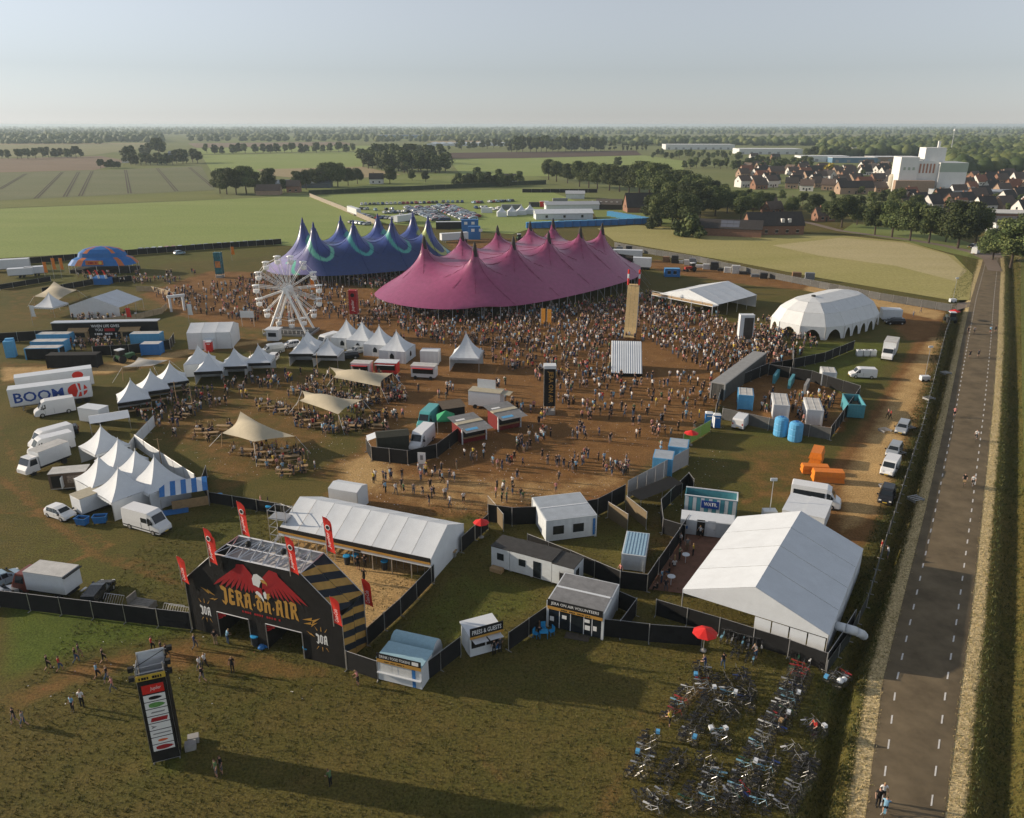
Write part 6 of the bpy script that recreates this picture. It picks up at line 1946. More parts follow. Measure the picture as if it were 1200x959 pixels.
for k, (u, v, c_) in enumerate(cu):
  t = T('crate_stack', G(u, v), R(-12), f'{ordn(k + 1)} crate stack along the hay meadow fence counted from pink tent, {["pale", "brown", "grey", "black"][c_]}', 'crate', 'crate stacks')
  n = 1 + (k * 7) % 3
  for q in range(n): MB().box(random.uniform(0, .2), 2.2 + random.uniform(0, .6), 0, 1.6, .1 + q * .85, .1 + q * .85 + .8, ck[c_]).build('crate', t)
  MB().box(0, 2.4, .05, 1.5, 0, .1, WOOD).build('pallet', t)
c = cabin(((779, 325), (800, 327)), 2.4, 2.5, 'blue site cabin with windows near the far fence', wall=BLUE, roof=SKYBLUE, ang=R(-4), L=4.6, windows=((.8, 1.0, 1.0, 1.0), (2.6, 1.0, 1.0, 1.0)))
for k, (u, v) in enumerate(((1018, 508), (1034, 535), (1020, 575), (1070, 470), (1046, 505), (1090, 440), (1054, 590))):
  t = T('pallet', G(u + 18, v), R(20), f'{ordn(k + 1)} grey crate frame lying along the roadside fence', 'crate', 'frames at roadside fence')
  for q in range(4): MB().box(0, 1.6, q * .4, q * .4 + .12, .3, .36, STEEL).build('slat', t)
  for q in (0, 1.5): MB().box(q, q + .08, 0, 1.3, 0, .3, STEEL).build('bearer', t)
# tractor / loader silhouettes
def loader(px, a, label, col_=None):
  t = T('tractor', G(*px), R(a), label, 'tractor', 'tractors')
  col_ = col_ or M('tractor_green', (.03, .10, .04), .5, .1)
  MB().box(0, 2.2, -.5, .5, .7, 1.5, col_).build('bonnet', t); MB().box(-1.4, .0, -.7, .7, .8, 1.6, col_).build('body', t)
  MB().box(-1.3, -.05, -.65, .65, 1.6, 2.6, GLASS).build('cab_glass', t); MB().box(-1.4, .05, -.7, .7, 2.6, 2.75, WPAINT).build('cab_roof', t)
  for (x, y, r) in ((-.9, -.85, .8), (-.9, .85, .8), (1.7, -.75, .5), (1.7, .75, .5)):
    w = MB().lathe([(r * .5, -.2), (r, -.18), (r, .18), (r * .5, .2)], 14, RUBBER).build('wheel', t); w.location = (x, y, r); w.rotation_euler.x = R(90)
loader((146, 424), 60, 'dark green tractor below the black stage yard'); loader((610, 282), 20, 'tractor behind the pink tent'); loader((809, 318), 200, 'tractor near the blue site cabin', M('tractor_red', (.3, .03, .02), .5, .1)); loader((1113, 378), 80, 'small loader at the track exit', M('tractor_yellow', (.05, .07, .07), .5, .1))
# ================================================================== VEHICLES
KIND = {   # stations: x, belt z, top z, half width at belt, half width at top
  'hatch': (4.1, .87, [(0, .62, .72, .74, .70), (.12, .86, 1.0, .84, .74), (.55, .90, 1.42, .87, .62), (1.9, .90, 1.50, .88, .64), (2.55, .90, 1.40, .88, .62), (3.2, .88, .98, .86, .70), (3.85, .74, .80, .80, .70), (4.1, .5, .56, .70, .62)], .45, (.75, 3.25), .31),
  'estate': (4.6, .9, [(0, .66, .76, .78, .72), (.1, .88, 1.1, .86, .74), (.3, .92, 1.48, .88, .66), (2.3, .92, 1.52, .90, .66), (2.9, .92, 1.42, .90, .64), (3.6, .90, 1.0, .88, .72), (4.35, .76, .82, .82, .72), (4.6, .5, .58, .72, .62)], .5, (.85, 3.7), .32),
  'caddy': (4.8, 1.1, [(0, .9, 1.7, .9, .86), (.15, 1.05, 1.92, .93, .84), (3.0, 1.05, 1.95, .94, .84), (3.4, 1.05, 1.85, .94, .80), (4.0, 1.02, 1.12, .92, .80), (4.6, .85, .92, .86, .76), (4.8, .55, .62, .76, .66)], .5, (.95, 3.8), .33),
  'van': (6.0, 1.3, [(0, 1.2, 2.5, .97, .90), (.1, 1.3, 2.62, .99, .90), (4.2, 1.3, 2.66, 1.0, .90), (4.7, 1.3, 2.42, 1.0, .84), (5.3, 1.25, 1.40, .98, .84), (5.85, .95, 1.05, .92, .80), (6.0, .6, .7, .82, .7)], .5, (1.1, 4.9), .36),
}
VM = {}
WHT = M('car_white', (.74, .75, .75), .25, .02, 1, spec=.5, dirt=.05)
PAINTS = dict(white=WHT, silver=M('car_silver', (.42, .45, .47), .3, .02, 1, metal=.4), black=M('car_black', (.014, .015, .017), .2, .02, 1, spec=.5), blue=M('car_blue', (.02, .05, .14), .25, .02, 1, spec=.5),
              grey=M('car_grey', (.11, .12, .13), .3, .02, 1, spec=.5), red=M('car_red', (.28, .02, .02), .3, .02, 1, spec=.5), paleblue=M('car_pale_blue', (.30, .42, .50), .3, .02, 1, spec=.5), maroon=M('truck_maroon', (.16, .035, .022), .35, .05, 1, spec=.4), teal=M('truck_teal', (.10, .38, .38), .35, .05, 1))
TAIL = M('tail_lamp', (.35, .01, .01), .3, 0); HEAD = M('head_lamp', (.75, .75, .72), .15, 0)

def vmesh(kind, one=False):
  key = (kind, one)
  if key in VM: return VM[key]
  L, bz, st, zb, wh, wr = KIND[kind]
  body, glass = MB(), MB()
  ring = [[(x - L / 2, -w, zb * .6 if 0 < i < len(st) - 1 else zb * .8), (x - L / 2, -w, b), (x - L / 2, -wt, t_), (x - L / 2, wt, t_), (x - L / 2, w, b), (x - L / 2, w, zb * .6 if 0 < i < len(st) - 1 else zb * .8)] for i, (x, b, t_, w, wt) in enumerate(st)]
  body.grid(ring, WHT)
  for r in (ring[0], ring[-1]): body.poly(r, WHT)
  body.poly([(-L / 2 + .1, -st[2][3] * .98, zb * .6), (L / 2 - .1, -st[2][3] * .98, zb * .6), (L / 2 - .1, st[2][3] * .98, zb * .6), (-L / 2 + .1, st[2][3] * .98, zb * .6)], RUBBER)
  def side(i, j, f0, f1, s, lo=.10, hi=.86):
    def p(i_, f):
      a, b = ring[i_][1 if s < 0 else 4], ring[i_][2 if s < 0 else 3]
      return Vector(a) + (Vector(b) - Vector(a)) * f
    def q(k, g):
      return p(i, g) + (p(j, g) - p(i, g)) * k
    off = Vector((0, .018 * s, .004))
    return [q(f0, lo) + off, q(f1, lo) + off, q(f1, hi) + off, q(f0, hi) + off]
  W = {}
  n = len(st)
  iw = n - 4 if kind in ('hatch', 'estate') else n - 4      # station at the head of the windscreen
  a, b = ring[iw], ring[iw + 1]
  off = Vector((.014, 0, .014))
  c = lambda P, Q, f: Vector(P) + (Vector(Q) - Vector(P)) * f
  W['windscreen'] = [c(c(a[2], b[2], .08), c(a[3], b[3], .08), .06) + off, c(c(a[2], b[2], .92), c(a[3], b[3], .92), .04) + off, c(c(a[2], b[2], .92), c(a[3], b[3], .92), .96) + off, c(c(a[2], b[2], .08), c(a[3], b[3], .08), .94) + off]
  wins = []
  if kind in ('hatch', 'estate'):
    for s in (-1, 1):
      wins += [side(2, 3, .06, .46, s), side(2, 3, .50, .96, s), side(3, 4, .02, .96, s), side(4, 5, 0.02, .55, s, .12, .7)]
    r0, r1 = ring[1], ring[2]
    wins.append([c(c(r0[2], r1[2], .1), c(r0[3], r1[3], .1), .08) + Vector((-.02, 0, .01)), c(c(r0[2], r1[2], .9), c(r0[3], r1[3], .9), .08) + Vector((-.02, 0, .01)), c(c(r0[2], r1[2], .9), c(r0[3], r1[3], .9), .92) + Vector((-.02, 0, .01)), c(c(r0[2], r1[2], .1), c(r0[3], r1[3], .1), .92) + Vector((-.02, 0, .01))])
  elif kind == 'caddy':
    for s in (-1, 1): wins += [side(2, 3, .1, .95, s, .08, .75), side(3, 4, 0.02, .5, s, .08, .6)]
    wins.append([Vector((-L / 2 + .055, y, z)) for y, z in ((-.7, 1.2), (.7, 1.2), (.66, 1.68), (-.66, 1.68))])
  else:
    for s in (-1, 1): wins += [side(2, 3, .05, .95, s, .08, .62), side(3, 4, .02, .5, s, .08, .55)]
  r = dict(body=body, wins=wins, screen=W['windscreen'], L=L, wb=wh, wr=wr, hw=st[2][3])
  wm = MB().lathe([(wr * .55, -.12), (wr, -.11), (wr, .11), (wr * .55, .12)], 14, RUBBER).mesh('tyre')
  rm = MB().lathe([(wr * .58, -.125), (wr * .5, -.135), (.04, -.13)], 10, ALU).lathe([(wr * .58, .125), (wr * .5, .135), (.04, .13)], 10, ALU).mesh('rim')
  if one:
    m = MB(); m.v, m.f, m.m, m.mats = list(body.v), list(body.f), list(body.m), list(body.mats)
    m.poly([tuple(p) for p in W['windscreen']], GLASS)
    for w in wins: m.poly([tuple(p) for p in w], GLASS)
    for x in wh:
      for s in (-1, 1):
        m.bar((x - L / 2, s * (st[2][3] - .16), wr), (x - L / 2, s * (st[2][3] + .02), wr), wr, RUBBER, 8)
    VM[key] = m.mesh('parked_car')
    return VM[key]
  r['bm'] = body.mesh('body'); r['sm'] = MB().poly([tuple(p) for p in W['windscreen']], GLASS).mesh('windscreen')
  r['wm'] = [MB().poly([tuple(p) for p in w], GLASS).mesh('window') for w in wins]
  r['tyre'], r['rim'] = wm, rm
  fx, rx = L / 2 - .12, -L / 2 - .012
  r['head'] = MB().box(fx - .05, fx + .10, -.14, .14, -.07, .09, HEAD).mesh('headlight')
  r['tail'] = MB().box(rx, rx + .06, -.09, .09, -.16, .16, TAIL).mesh('tail_light')
  r['bump'] = MB().box(L / 2 - .1, L / 2 + .05, -st[-1][3], st[-1][3], zb * .62, zb * 1.0, RUBBER).mesh('bumper')
  r['mir'] = MB().box(-.08, .08, -.1, .1, -.08, .1, PRINTB).mesh('mirror')
  VM[key] = r
  return r

def setmat(o, m):
  o.material_slots[0].link = 'OBJECT'; o.material_slots[0].material = m

def vehicle(kind, rear, front, paint, label, name=None, cat=None, extra=None, group=None):
  r = vmesh(kind)
  a, b = G(*rear), G(*front)
  an = math.atan2(b.y - a.y, b.x - a.x)
  t = T(name or {'hatch': 'parked_car', 'estate': 'parked_car', 'caddy': 'delivery_van', 'van': 'delivery_van'}[kind], (a + b) / 2, an, label, cat or ('car' if kind in ('hatch', 'estate') else 'van'), group)
  o = link('body', r['bm'], t); setmat(o, PAINTS[paint])
  link('windscreen', r['sm'], t)
  for i, w in enumerate(r['wm']): link('window', w, t)
  L = r['L']
  for x in r['wb']:
    for s in (-1, 1):
      w = link('wheel', r['tyre'], t); w.location = (x - L / 2, s * (r['hw'] - .10), r['wr']); w.rotation_euler.x = R(90)
      link('rim', r['rim'], w)
  zt = .62 if kind in ('hatch', 'estate') else .8
  for s in (-1, 1):
    h = link('headlight', r['head'], t); h.location = (-.02, s * .58, zt + .03)
    h = link('tail_light', r['tail'], t); h.location = (0 if kind != 'van' else .02, s * (r['hw'] - .2), zt + .25)
    m = link('mirror', r['mir'], t); m.location = (L * .27, s * (r['hw'] + .12), KIND[kind][1] + .12)
  link('bumper', r['bump'], t)
  if 'seam' not in r:
    r['seam'] = MB().box(-.012, .012, -r['hw'] - .014, -r['hw'] + .03, .45, KIND[kind][1] + .05, PRINTB).box(-.012, .012, r['hw'] - .03, r['hw'] + .014, .45, KIND[kind][1] + .05, PRINTB).mesh('door_seam')
    r['plate'] = MB().box(-.01, .01, -.26, .26, -.06, .06, M('number_plate', (.6, .42, .05), .5, 0)).mesh('number_plate')
  for f in (.02, .24): link('door_seam', r['seam'], t).location = (L * f, 0, 0)
  for x in (-L / 2 - .02, L / 2 + .06): link('number_plate', r['plate'], t).location = (x, 0, .5)
  if extra == 'minibus':
    for s in (-1, 1):
      MB().box(-2.7, 1.0, s * 1.0 - .01 if s > 0 else -1.012, s * 1.012 if s > 0 else -.99, 1.42, 2.1, GLASS).build('side_window', t)
  if extra == 'sidewin':
    MB().box(.2, 1.1, -1.02, -.985, 1.42, 2.0, GLASS).build('side_window', t)
    MB().box(-2.9, 2.9, -1.025, -.985, .52, .62, PRINTB).build('trim_strip', t)
  return t

V = vehicle
V('van', (150, 613), (199, 627), 'white', 'white panel van parked above the arch with one side window', extra='sidewin')
V('hatch', (60, 602), (84, 610), 'white', 'small white hatchback beside the blue waste containers')
V('hatch', (-14, 692), (18, 678), 'paleblue', 'pale blue hatchback cut by the edge behind the meadow fence')
V('hatch', (-18, 712), (14, 698), 'silver', 'silver car in front of the maroon truck, mostly hidden by the fence')
V('estate', (107, 712), (125, 690), 'black', 'dark rounded car beside the white truck box')
V('van', (82, 482), (48, 488), 'white', 'white van parked against the lettered trailer')
V('estate', (84, 509), (63, 512), 'black', 'black estate car behind the row of white vans')
V('van', (78, 516), (44, 526), 'white', 'white van nearest the black estate car')
V('van', (80, 525), (42, 535), 'white', 'white van between another van and the box truck')
V('caddy', (328, 413), (311, 415), 'silver', 'silver people carrier beside the ferris wheel booth')
V('hatch', (349, 406), (335, 408), 'white', 'white car at the foot of the ferris wheel')
V('hatch', (322, 421), (318, 425), 'white', 'small white car facing the banner pagodas')
V('van', (392, 403), (377, 408), 'white', 'white van tucked behind the windowed pagodas')
V('hatch', (425, 413), (412, 415), 'silver', 'silver car parked between windowed pagodas and snack van')
V('estate', (413, 420), (402, 421), 'black', 'dark car beside the banner pagoda')
V('caddy', (1022, 443), (998, 442), 'white', 'white van parked alone on the grass by the toilet yard')
V('caddy', (864, 504), (873, 494), 'white', 'white estate van with open looking back near the blue toilet')
V('estate', (1060, 500), (1054, 511), 'silver', 'silver car highest of the four along the roadside fence')
V('estate', (1050, 527), (1044, 537), 'silver', 'silver car directly behind the white van at the roadside fence')
V('caddy', (1047, 545), (1037, 561), 'white', 'white van in the row along the roadside fence')
V('estate', (1041, 577), (1036, 593), 'black', 'black car lowest of the row along the roadside fence')
V('van', (938, 588), (972, 594), 'white', 'white minibus with dark side windows near the marquee', name='minibus', extra='minibus')
V('estate', (1056, 380), (1040, 380), 'black', 'dark car in front of the white tarpaulin trailer')
V('van', (512, 488), (492, 508), 'teal', 'teal and white food truck beside the green pop-up tent')
V('van', (505, 512), (484, 532), 'white', 'white and blue van behind the kitchen fence')
V('estate', (1142, 290), (1136, 291), 'black', 'dark car at the road junction')
V('van', (1140, 299), (1146, 296), 'white', 'white van at the road junction')
V('hatch', (205, 299), (216, 297.5), 'paleblue', 'pale car driving behind the meadow fence')

def wheels(t, xs, ys, r=.5, w=.3):
  for x in xs:
    for y in ys:
      k = MB().lathe([(r * .55, -w / 2), (r, -w / 2 + .02), (r, w / 2 - .02), (r * .55, w / 2)], 14, RUBBER).build('wheel', t); k.location = (x, y, r); k.rotation_euler.x = R(90)

def trailer(left, right, D, h, label, text=None, mat=None, roof=None, z0=1.0, L=None, logo_=None, group=None, cab=None, name='box_trailer'):
  a, an, ll = FP(left, right); L = L or ll
  t = T(name, a, an, label, 'trailer', group)
  mat = mat or WPAINT
  MB().box(0, L, 0, D, z0, h, mat).build('box', t)
  MB().box(-.03, L + .03, -.03, D + .03, h, h + .06, roof or WPAINT).build('roof', t)
  MB().box(.05, L - .05, -.03, -.005, z0 - .12, z0, STEEL).build('side_rail', t)
  MB().box(.3, L - .3, .4, D - .4, z0 - .35, z0 - .002, INSIDE).build('chassis', t)
  wheels(t, (L * .72, L * .82, L * .92) if L > 9 else (L * .45, L * .6), (.2, D - .2), .48 if L > 9 else .34)
  if L > 9:
    for y in (.5, D - .5): MB().box(1.6, 1.75, y - .1, y + .1, 0, z0 - .3, STEEL).build('landing_leg', t)
  return t, L
t, L = trailer((14, 484), (110, 471), 2.5, 3.9, 'white lorry trailer lettered BOOM with red ball emblem', z0=1.05)
lettering(t, 'BOOM', PRINTBLUE, (.7, -.01, 1.5), (1, 0, 0), (0, 0, 1), w=L * .60, h=1.75, bold=.018)
cx, cz, rr = L * .83, 2.45, 1.2
for k, (a0, a1) in enumerate(((70, 290), (-60, 45), )):
  pts = [(cx + rr * 1.25 * math.cos(R(a0 + (a1 - a0) * i / 14)), cz + rr * math.sin(R(a0 + (a1 - a0) * i / 14))) for i in range(15)]
  MB().poly([(x, -.012, z) for x, z in pts], REDFLAG).build('ball_emblem', t)
MB().poly([(cx - .15, -.016, cz + 1.2), (cx + .12, -.016, cz + 1.2), (cx + .30, -.016, cz - .1), (cx + 1.5, -.016, cz + .1), (cx + 1.5, -.016, cz - .15), (cx + .25, -.016, cz - .4), (cx - .1, -.016, cz - 1.2), (cx - .4, -.016, cz - 1.2), (cx + .05, -.016, cz - .1)], WPAINT).build('emblem_band', t)
t, L = trailer((22, 469), (112, 456), 2.5, 3.9, 'white lorry trailer standing behind the lettered one', z0=1.05)
MB().poly([(L * .8 + .9 * math.cos(i * .45), -.012, 3.0 + .7 * math.sin(i * .45)) for i in range(14)], REDFLAG).build('ball_emblem', t)
trailer((94, 496), (118, 499), 2.2, 2.6, 'white closed trailer above the row of vans', z0=.5)
t, L = trailer((86, 601), (103, 612), 5.6, 2.5, 'white box trailer with dusty roof beside the pagoda cluster', z0=.5, roof=M('sand_roof'), L=2.4); t.rotation_euler.z = R(-36)
t, L = trailer((60, 577), (104, 573), 2.3, 2.5, 'brown food trailer with open side door near the box truck', mat=M('brown_panel', (.12, .085, .06), .6, .2), roof=M('pale_roof'), z0=.45)
MB().box(.3, 1.6, -.06, -.01, .6, 2.2, INSIDE).build('opening', t); MB().box(1.65, 1.72, -.9, -.02, .7, 2.2, WPAINT).build('door', t); MB().box(2.2, L - .3, -.05, -.01, 1.1, 2.1, M('menu_print', (.25, .2, .16), .6, .6, 5)).build('serving_hatch', t)
t, L = trailer((914, 618), (934, 622), 5.2, 2.3, 'white trailer behind the marquee nearer the light mast', z0=.5, L=2.3); t.rotation_euler.z = R(-30)
t, L = trailer((938, 624), (962, 630), 5.2, 2.4, 'white trailer behind the marquee nearer the track', z0=.5, L=2.4); t.rotation_euler.z = R(-30)
t, L = trailer((1033, 377), (1056, 378), 3.0, 2.9, 'white tarpaulin trailer beside the dome tent', z0=.6)
trailer((722, 315), (762, 317), 2.5, 3.8, 'white lorry trailer lettered ROCK behind the pink tent')
t = bpy.context.scene.objects.get('box_trailer.008')
rk = [o for o in col.objects if o.get('label', '').endswith('lettered ROCK behind the pink tent')][0]
lettering(rk, 'ROCK!', PRINTB, (3.2, -.01, 1.9), (1, 0, 0), (0, 0, 1), w=2.6, h=.9, bold=.03)
trailer((718, 306), (752, 307), 2.5, 3.8, 'long white lorry trailer parked behind the lettered one')
trailer((-12, 320), (36, 317), 2.5, 3.8, 'white lorry trailer left of the bar dome', mat=WPAINT)
trailer((10, 327), (40, 325), 2.5, 2.9, 'lower white trailer below the lorry left of the bar dome')
trailer((30, 325), (56, 323), 2.5, 2.9, 'white trailer nearest the orange flags')
trailer((518, 285), (549, 283), 2.5, 3.6, 'white lorry trailer between the two big tops')
trailer((466, 263), (486, 260), 2.5, 3.8, 'white trailer at the corner of the car park')
trailer((407, 250), (418, 254), 2.4, 3.8, 'white trailer at the fence corner of the car park')

def box_truck(rear, front, label, cabp, boxmat, L=7.0, bl=4.6, h=3.3, W=2.3):
  a, b = G(*rear), G(*front); an = math.atan2(b.y - a.y, b.x - a.x)
  t = T('box_truck', (a + b) / 2, an, label, 'truck', 'box trucks')
  x0 = -L / 2
  MB().box(x0, x0 + bl, -W / 2, W / 2, .95, h, boxmat).build('box', t); MB().box(x0 - .02, x0 + bl + .02, -W / 2 - .02, W / 2 + .02, h, h + .05, M('pale_roof')).build('box_roof', t)
  c = MB(); xc = x0 + bl + .12
  sec = [[(x, -w, .5), (x, -w, zb), (x, -wt, zt), (x, wt, zt), (x, w, zb), (x, w, .5)] for x, zb, zt, w, wt in ((xc, 1.4, 2.5, 1.05, .95), (xc + 1.1, 1.4, 2.5, 1.05, .95), (xc + 1.6, 1.35, 1.55, 1.05, .95), (L / 2, .95, 1.05, 1.0, .9))]
  c.grid(sec, PAINTS[cabp]); c.poly(sec[0], PAINTS[cabp]); c.poly(sec[-1], PAINTS[cabp]); c.build('cab', t)
  MB().poly([(xc + 1.14, -.9, 2.42), (xc + 1.60, -.92, 1.62), (xc + 1.60, .92, 1.62), (xc + 1.14, .9, 2.42)], GLASS).build('windscreen', t); LAST[0].location = (.03, 0, .02)
  for s in (-1, 1):
    MB().poly([(xc + .2, s * 1.07, 1.48), (xc + 1.3, s * 1.07, 1.48), (xc + 1.05, s * .99, 2.3), (xc + .2, s * .99, 2.3)], GLASS).build('window', t)
    MB().box(L / 2 - .02, L / 2 + .04, s * .75 - .15, s * .75 + .15, .7, .9, HEAD).build('headlight', t)
  MB().box(x0 + .1, L / 2 - .3, -.8, .8, .55, .94, INSIDE).build('chassis', t)
  wheels(t, (x0 + 1.1, L / 2 - 1.0), (-W / 2 + .18, W / 2 - .18), .42, .26)
  return t
box_truck((76, 540), (30, 558), 'white box truck facing away from the pagoda cluster', 'white', WPAINT, 6.6, 4.5, 3.0, 2.2)
mt = box_truck((92, 700), (22, 690), 'maroon truck with white box behind the meadow fence', 'maroon', WPAINT, 6.6, 4.6, 3.0, 2.3)
MB().box(-3.6, -3.33, -1.2, 1.2, 2.85, 2.95, DARKROOF).build('tail_flap', mt)
for k in range(3): MB().box(-3.9 - k * .3, -3.65 - k * .3, -1.0, -.2, .1 + .22 * (2 - k), .16 + .22 * (2 - k), ALU).build('step', mt)
box_truck((1046, 410), (1036, 428), 'white lorry facing the camera beside the track', 'white', WPAINT, 7.4, 5.2, 3.5, 2.4)
aw2 = T('stall_awning', G(108, 512), R(30), 'white stall roof with blue underside above the pagoda cluster', 'awning')
MB().poly([(0, 0, 2.1), (5.6, 0, 2.1), (5.6, 2.0, 2.7), (0, 2.0, 2.7)], WHITE).build('roof_panel', aw2); MB().poly([(0, 4.0, 2.1), (0, 2.02, 2.7), (5.6, 2.02, 2.7), (5.6, 4.0, 2.1)], WHITE).build('roof_panel', aw2); MB().box(0, .06, .1, 3.9, .9, 2.1, BLUE).build('side_cloth', aw2)
for x in (.05, 5.5):
  for y in (.05, 3.95): MB().bar((x, y, 0), (x, y, 2.1), .04, ALU).build('leg', aw2)
cbx = T('equipment_crate', G(152, 716), R(-14), 'grey slatted equipment crate behind the meadow fence', 'crate')
for k in range(5): MB().box(0, 2.2, k * .26, k * .26 + .2, .7, .78, M('grey_wood', (.25, .23, .20), .8, .2)).build('slat', cbx)
MB().box(0, 2.2, 0, 1.3, .05, .7, M('grey_wood')).build('box', cbx); MB().box(-.15, -.05, 0, 1.3, .05, 1.5, M('grey_wood')).build('end_board', cbx)
# crowd barriers lying by the fence
for k, (u, v) in enumerate(((120, 708), (190, 720), (195, 722))):
  t = T('crowd_barrier', G(u, v), R(-12), ['steel crowd barrier leaning near the dark rounded car', 'steel crowd barrier lying nearest the arch', 'second steel crowd barrier lying by the arch'][k], 'barrier', 'loose barriers')
  mb = MB().bar((0, 0, .2), (2.2, 0, .2), .03, ALU).bar((0, .6, .9), (2.2, .6, .9), .03, ALU)
  for q in range(9): mb.bar((q * .275, 0, .2), (q * .275, .6, .9), .018, ALU)
  mb.build('frame', t)

# ------------------------------------------------------------------ the far car park
PK = ['silver', 'white', 'black', 'grey', 'blue', 'paleblue', 'silver', 'grey', 'red']
rows = [  # photograph points: start, end of each parked row
  ((421, 241), (514, 238.5)), ((421, 246), (432, 246.5)), ((437, 247.5), (462, 246.5)), ((448, 251), (486, 249)), ((463, 255), (505, 250)),
  ((500, 244.5), (524, 259.5)), ((489, 243.5), (518, 259.5)), ((476, 244), (511, 260)), ((464, 256), (480, 258)), ((424, 253), (434, 256)), ((440, 256.5), (462, 257.5)),
  ((508, 243.5), (545, 259.5)), ((515, 242), (556, 258)), ((524, 241.5), (562, 256)), ((517, 238), (544, 238)), ((553, 239), (602, 236.5)), ((555, 245), (572, 244.5)), ((575, 247), (602, 244.5)), ((492, 251), (500, 255)), ((410, 262), (432, 264.5))]
k_ = 0
for ri, (a, b) in enumerate(rows):
  p, q = G(*a), G(*b); d = q - p; n = max(2, int(d.length / 2.5)); an = math.atan2(d.y, d.x) + math.pi / 2
  for i in range(n):
    if random.random() < .05: continue
    c = PK[random.randrange(len(PK))]
    o = link('parked_car', vmesh('hatch' if random.random() < .6 else 'estate', True)); setmat(o, PAINTS[c])
    pos = p + d * ((i + .5) / n); o.location = (pos.x + random.uniform(-.2, .2), pos.y + random.uniform(-.3, .3), .16); o.rotation_euler.z = an + random.uniform(-.06, .06) + (math.pi if random.random() < .5 else 0)
    tag(o, f'{dict(paleblue="pale blue").get(c, c)} car, {ordn(i + 1)} of the {ordn(ri + 1)} row in the far car park', 'car', 'cars in the far car park')
for i in range(22):
  u = 166 + i * 7.6
  if random.random() < .15: continue
  p = G(u, 303.5 - (u - 36) * .066); c = PK[random.randrange(len(PK))]
  o = link('parked_car', vmesh('hatch' if i % 2 else 'estate', True)); setmat(o, PAINTS[c]); o.location = (p.x, p.y, 0); o.rotation_euler.z = R(100) + random.uniform(-.1, .1)
  tag(o, f'{dict(paleblue="pale blue").get(c, c)} car, {ordn(i + 1)} from the bar dome along the meadow fence', 'car', 'cars along the meadow fence')
# ================================================================== TREES
def leafmat(name, c, rnd=.42):
  m = bpy.data.materials.new(name); m.use_nodes = True
  t = m.node_tree; L = t.links.new; b = t.nodes['Principled BSDF']
  b.inputs['Roughness'].default_value = .7; b.inputs['Specular IOR Level'].default_value = .2
  oi = t.nodes.new('ShaderNodeObjectInfo')
  r = t.nodes.new('ShaderNodeMapRange'); r.inputs['To Min'].default_value = 1 - rnd; r.inputs['To Max'].default_value = 1 + rnd
  L(oi.outputs['Random'], r.inputs['Value'])
  vm = t.nodes.new('ShaderNodeVectorMath'); vm.operation = 'SCALE'; vm.inputs[0].default_value = c
  L(r.outputs['Result'], vm.inputs['Scale']); L(vm.outputs[0], b.inputs['Base Color'])
  return m
LEAF = [leafmat('leaf_dark', (.040, .060, .018)), leafmat('leaf_mid', (.068, .090, .028)), leafmat('leaf_light', (.105, .122, .040))]
BARK = M('bark', (.075, .055, .04), .9, .25, 2, .3)
YLEAF = [leafmat('leaf_yellow', (.26, .19, .03)), leafmat('leaf_yellow_dark', (.17, .13, .025)), leafmat('leaf_yellow_light', (.34, .27, .05))]

def quads_mesh(name, C, N, S, mi, mats):
  """leaf clumps: one bent quad each (numpy)"""
  n = len(C)
  up = rng.normal(size=(n, 3)); a = np.cross(N, up); a /= np.linalg.norm(a, axis=1, keepdims=True) + 1e-9
  b = np.cross(N, a); a *= S[:, None]; b *= S[:, None]
  V = np.stack([C - a - b * .7, C + a - b * .6, C + a * .8 + b + N * S[:, None] * .25, C - a * .7 + b * .8 - N * S[:, None] * .2], 1).reshape(-1, 3)
  me = bpy.data.meshes.new(name)
  me.vertices.add(n * 4); me.vertices.foreach_set('co', V.ravel().astype(np.float32))
  me.loops.add(n * 4); me.loops.foreach_set('vertex_index', np.arange(n * 4, dtype=np.int32))
  me.polygons.add(n); me.polygons.foreach_set('loop_start', np.arange(0, n * 4, 4, dtype=np.int32))
  me.update(calc_edges=True)
  for m in mats: me.materials.append(m)
  me.polygons.foreach_set('material_index', mi.astype(np.int32))
  return me

def crown_mesh(name, seed, n, lobes, rx, rz, z0, leaf=.055, mats=LEAF, up=.0):
  g = np.random.default_rng(seed)
  # lobes inside a unit-height tree (height 1)
  cs = []
  for k in range(lobes):
    th = g.uniform(0, 2 * math.pi); rr = rx * math.sqrt(g.uniform(0, 1)) * .72; zz = z0 + rz * g.uniform(.12, 1.0)
    shrink = 1 - .55 * ((zz - z0) / rz - .45) ** 2 * 2.2
    cs.append((rr * math.cos(th) * shrink, rr * math.sin(th) * shrink, zz, rx * g.uniform(.30, .52)))
  cs = np.array(cs)
  idx = g.integers(0, lobes, n)
  d = g.normal(size=(n, 3)); d /= np.linalg.norm(d, axis=1, keepdims=True)
  rad = cs[idx, 3] * np.clip(g.normal(.88, .17, n), .25, 1.25)
  C = cs[idx, :3] + d * rad[:, None] * np.array([1, 1, .82])
  C[:, 2] = np.clip(C[:, 2], z0 * .75, 1.02)
  N = d + g.normal(size=(n, 3)) * .55; N[:, 2] += .25; N /= np.linalg.norm(N, axis=1, keepdims=True)
  mi = np.where(g.uniform(size=n) < .3, 0, np.where(g.uniform(size=n) < .62, 1, 2)); lobe_tone = g.integers(0, 3, lobes)[idx]
  mi = np.where(g.uniform(size=n) < .45, lobe_tone, mi)
  return quads_mesh(name, C, N, g.uniform(.6, 1.25, n) * leaf, mi, mats)

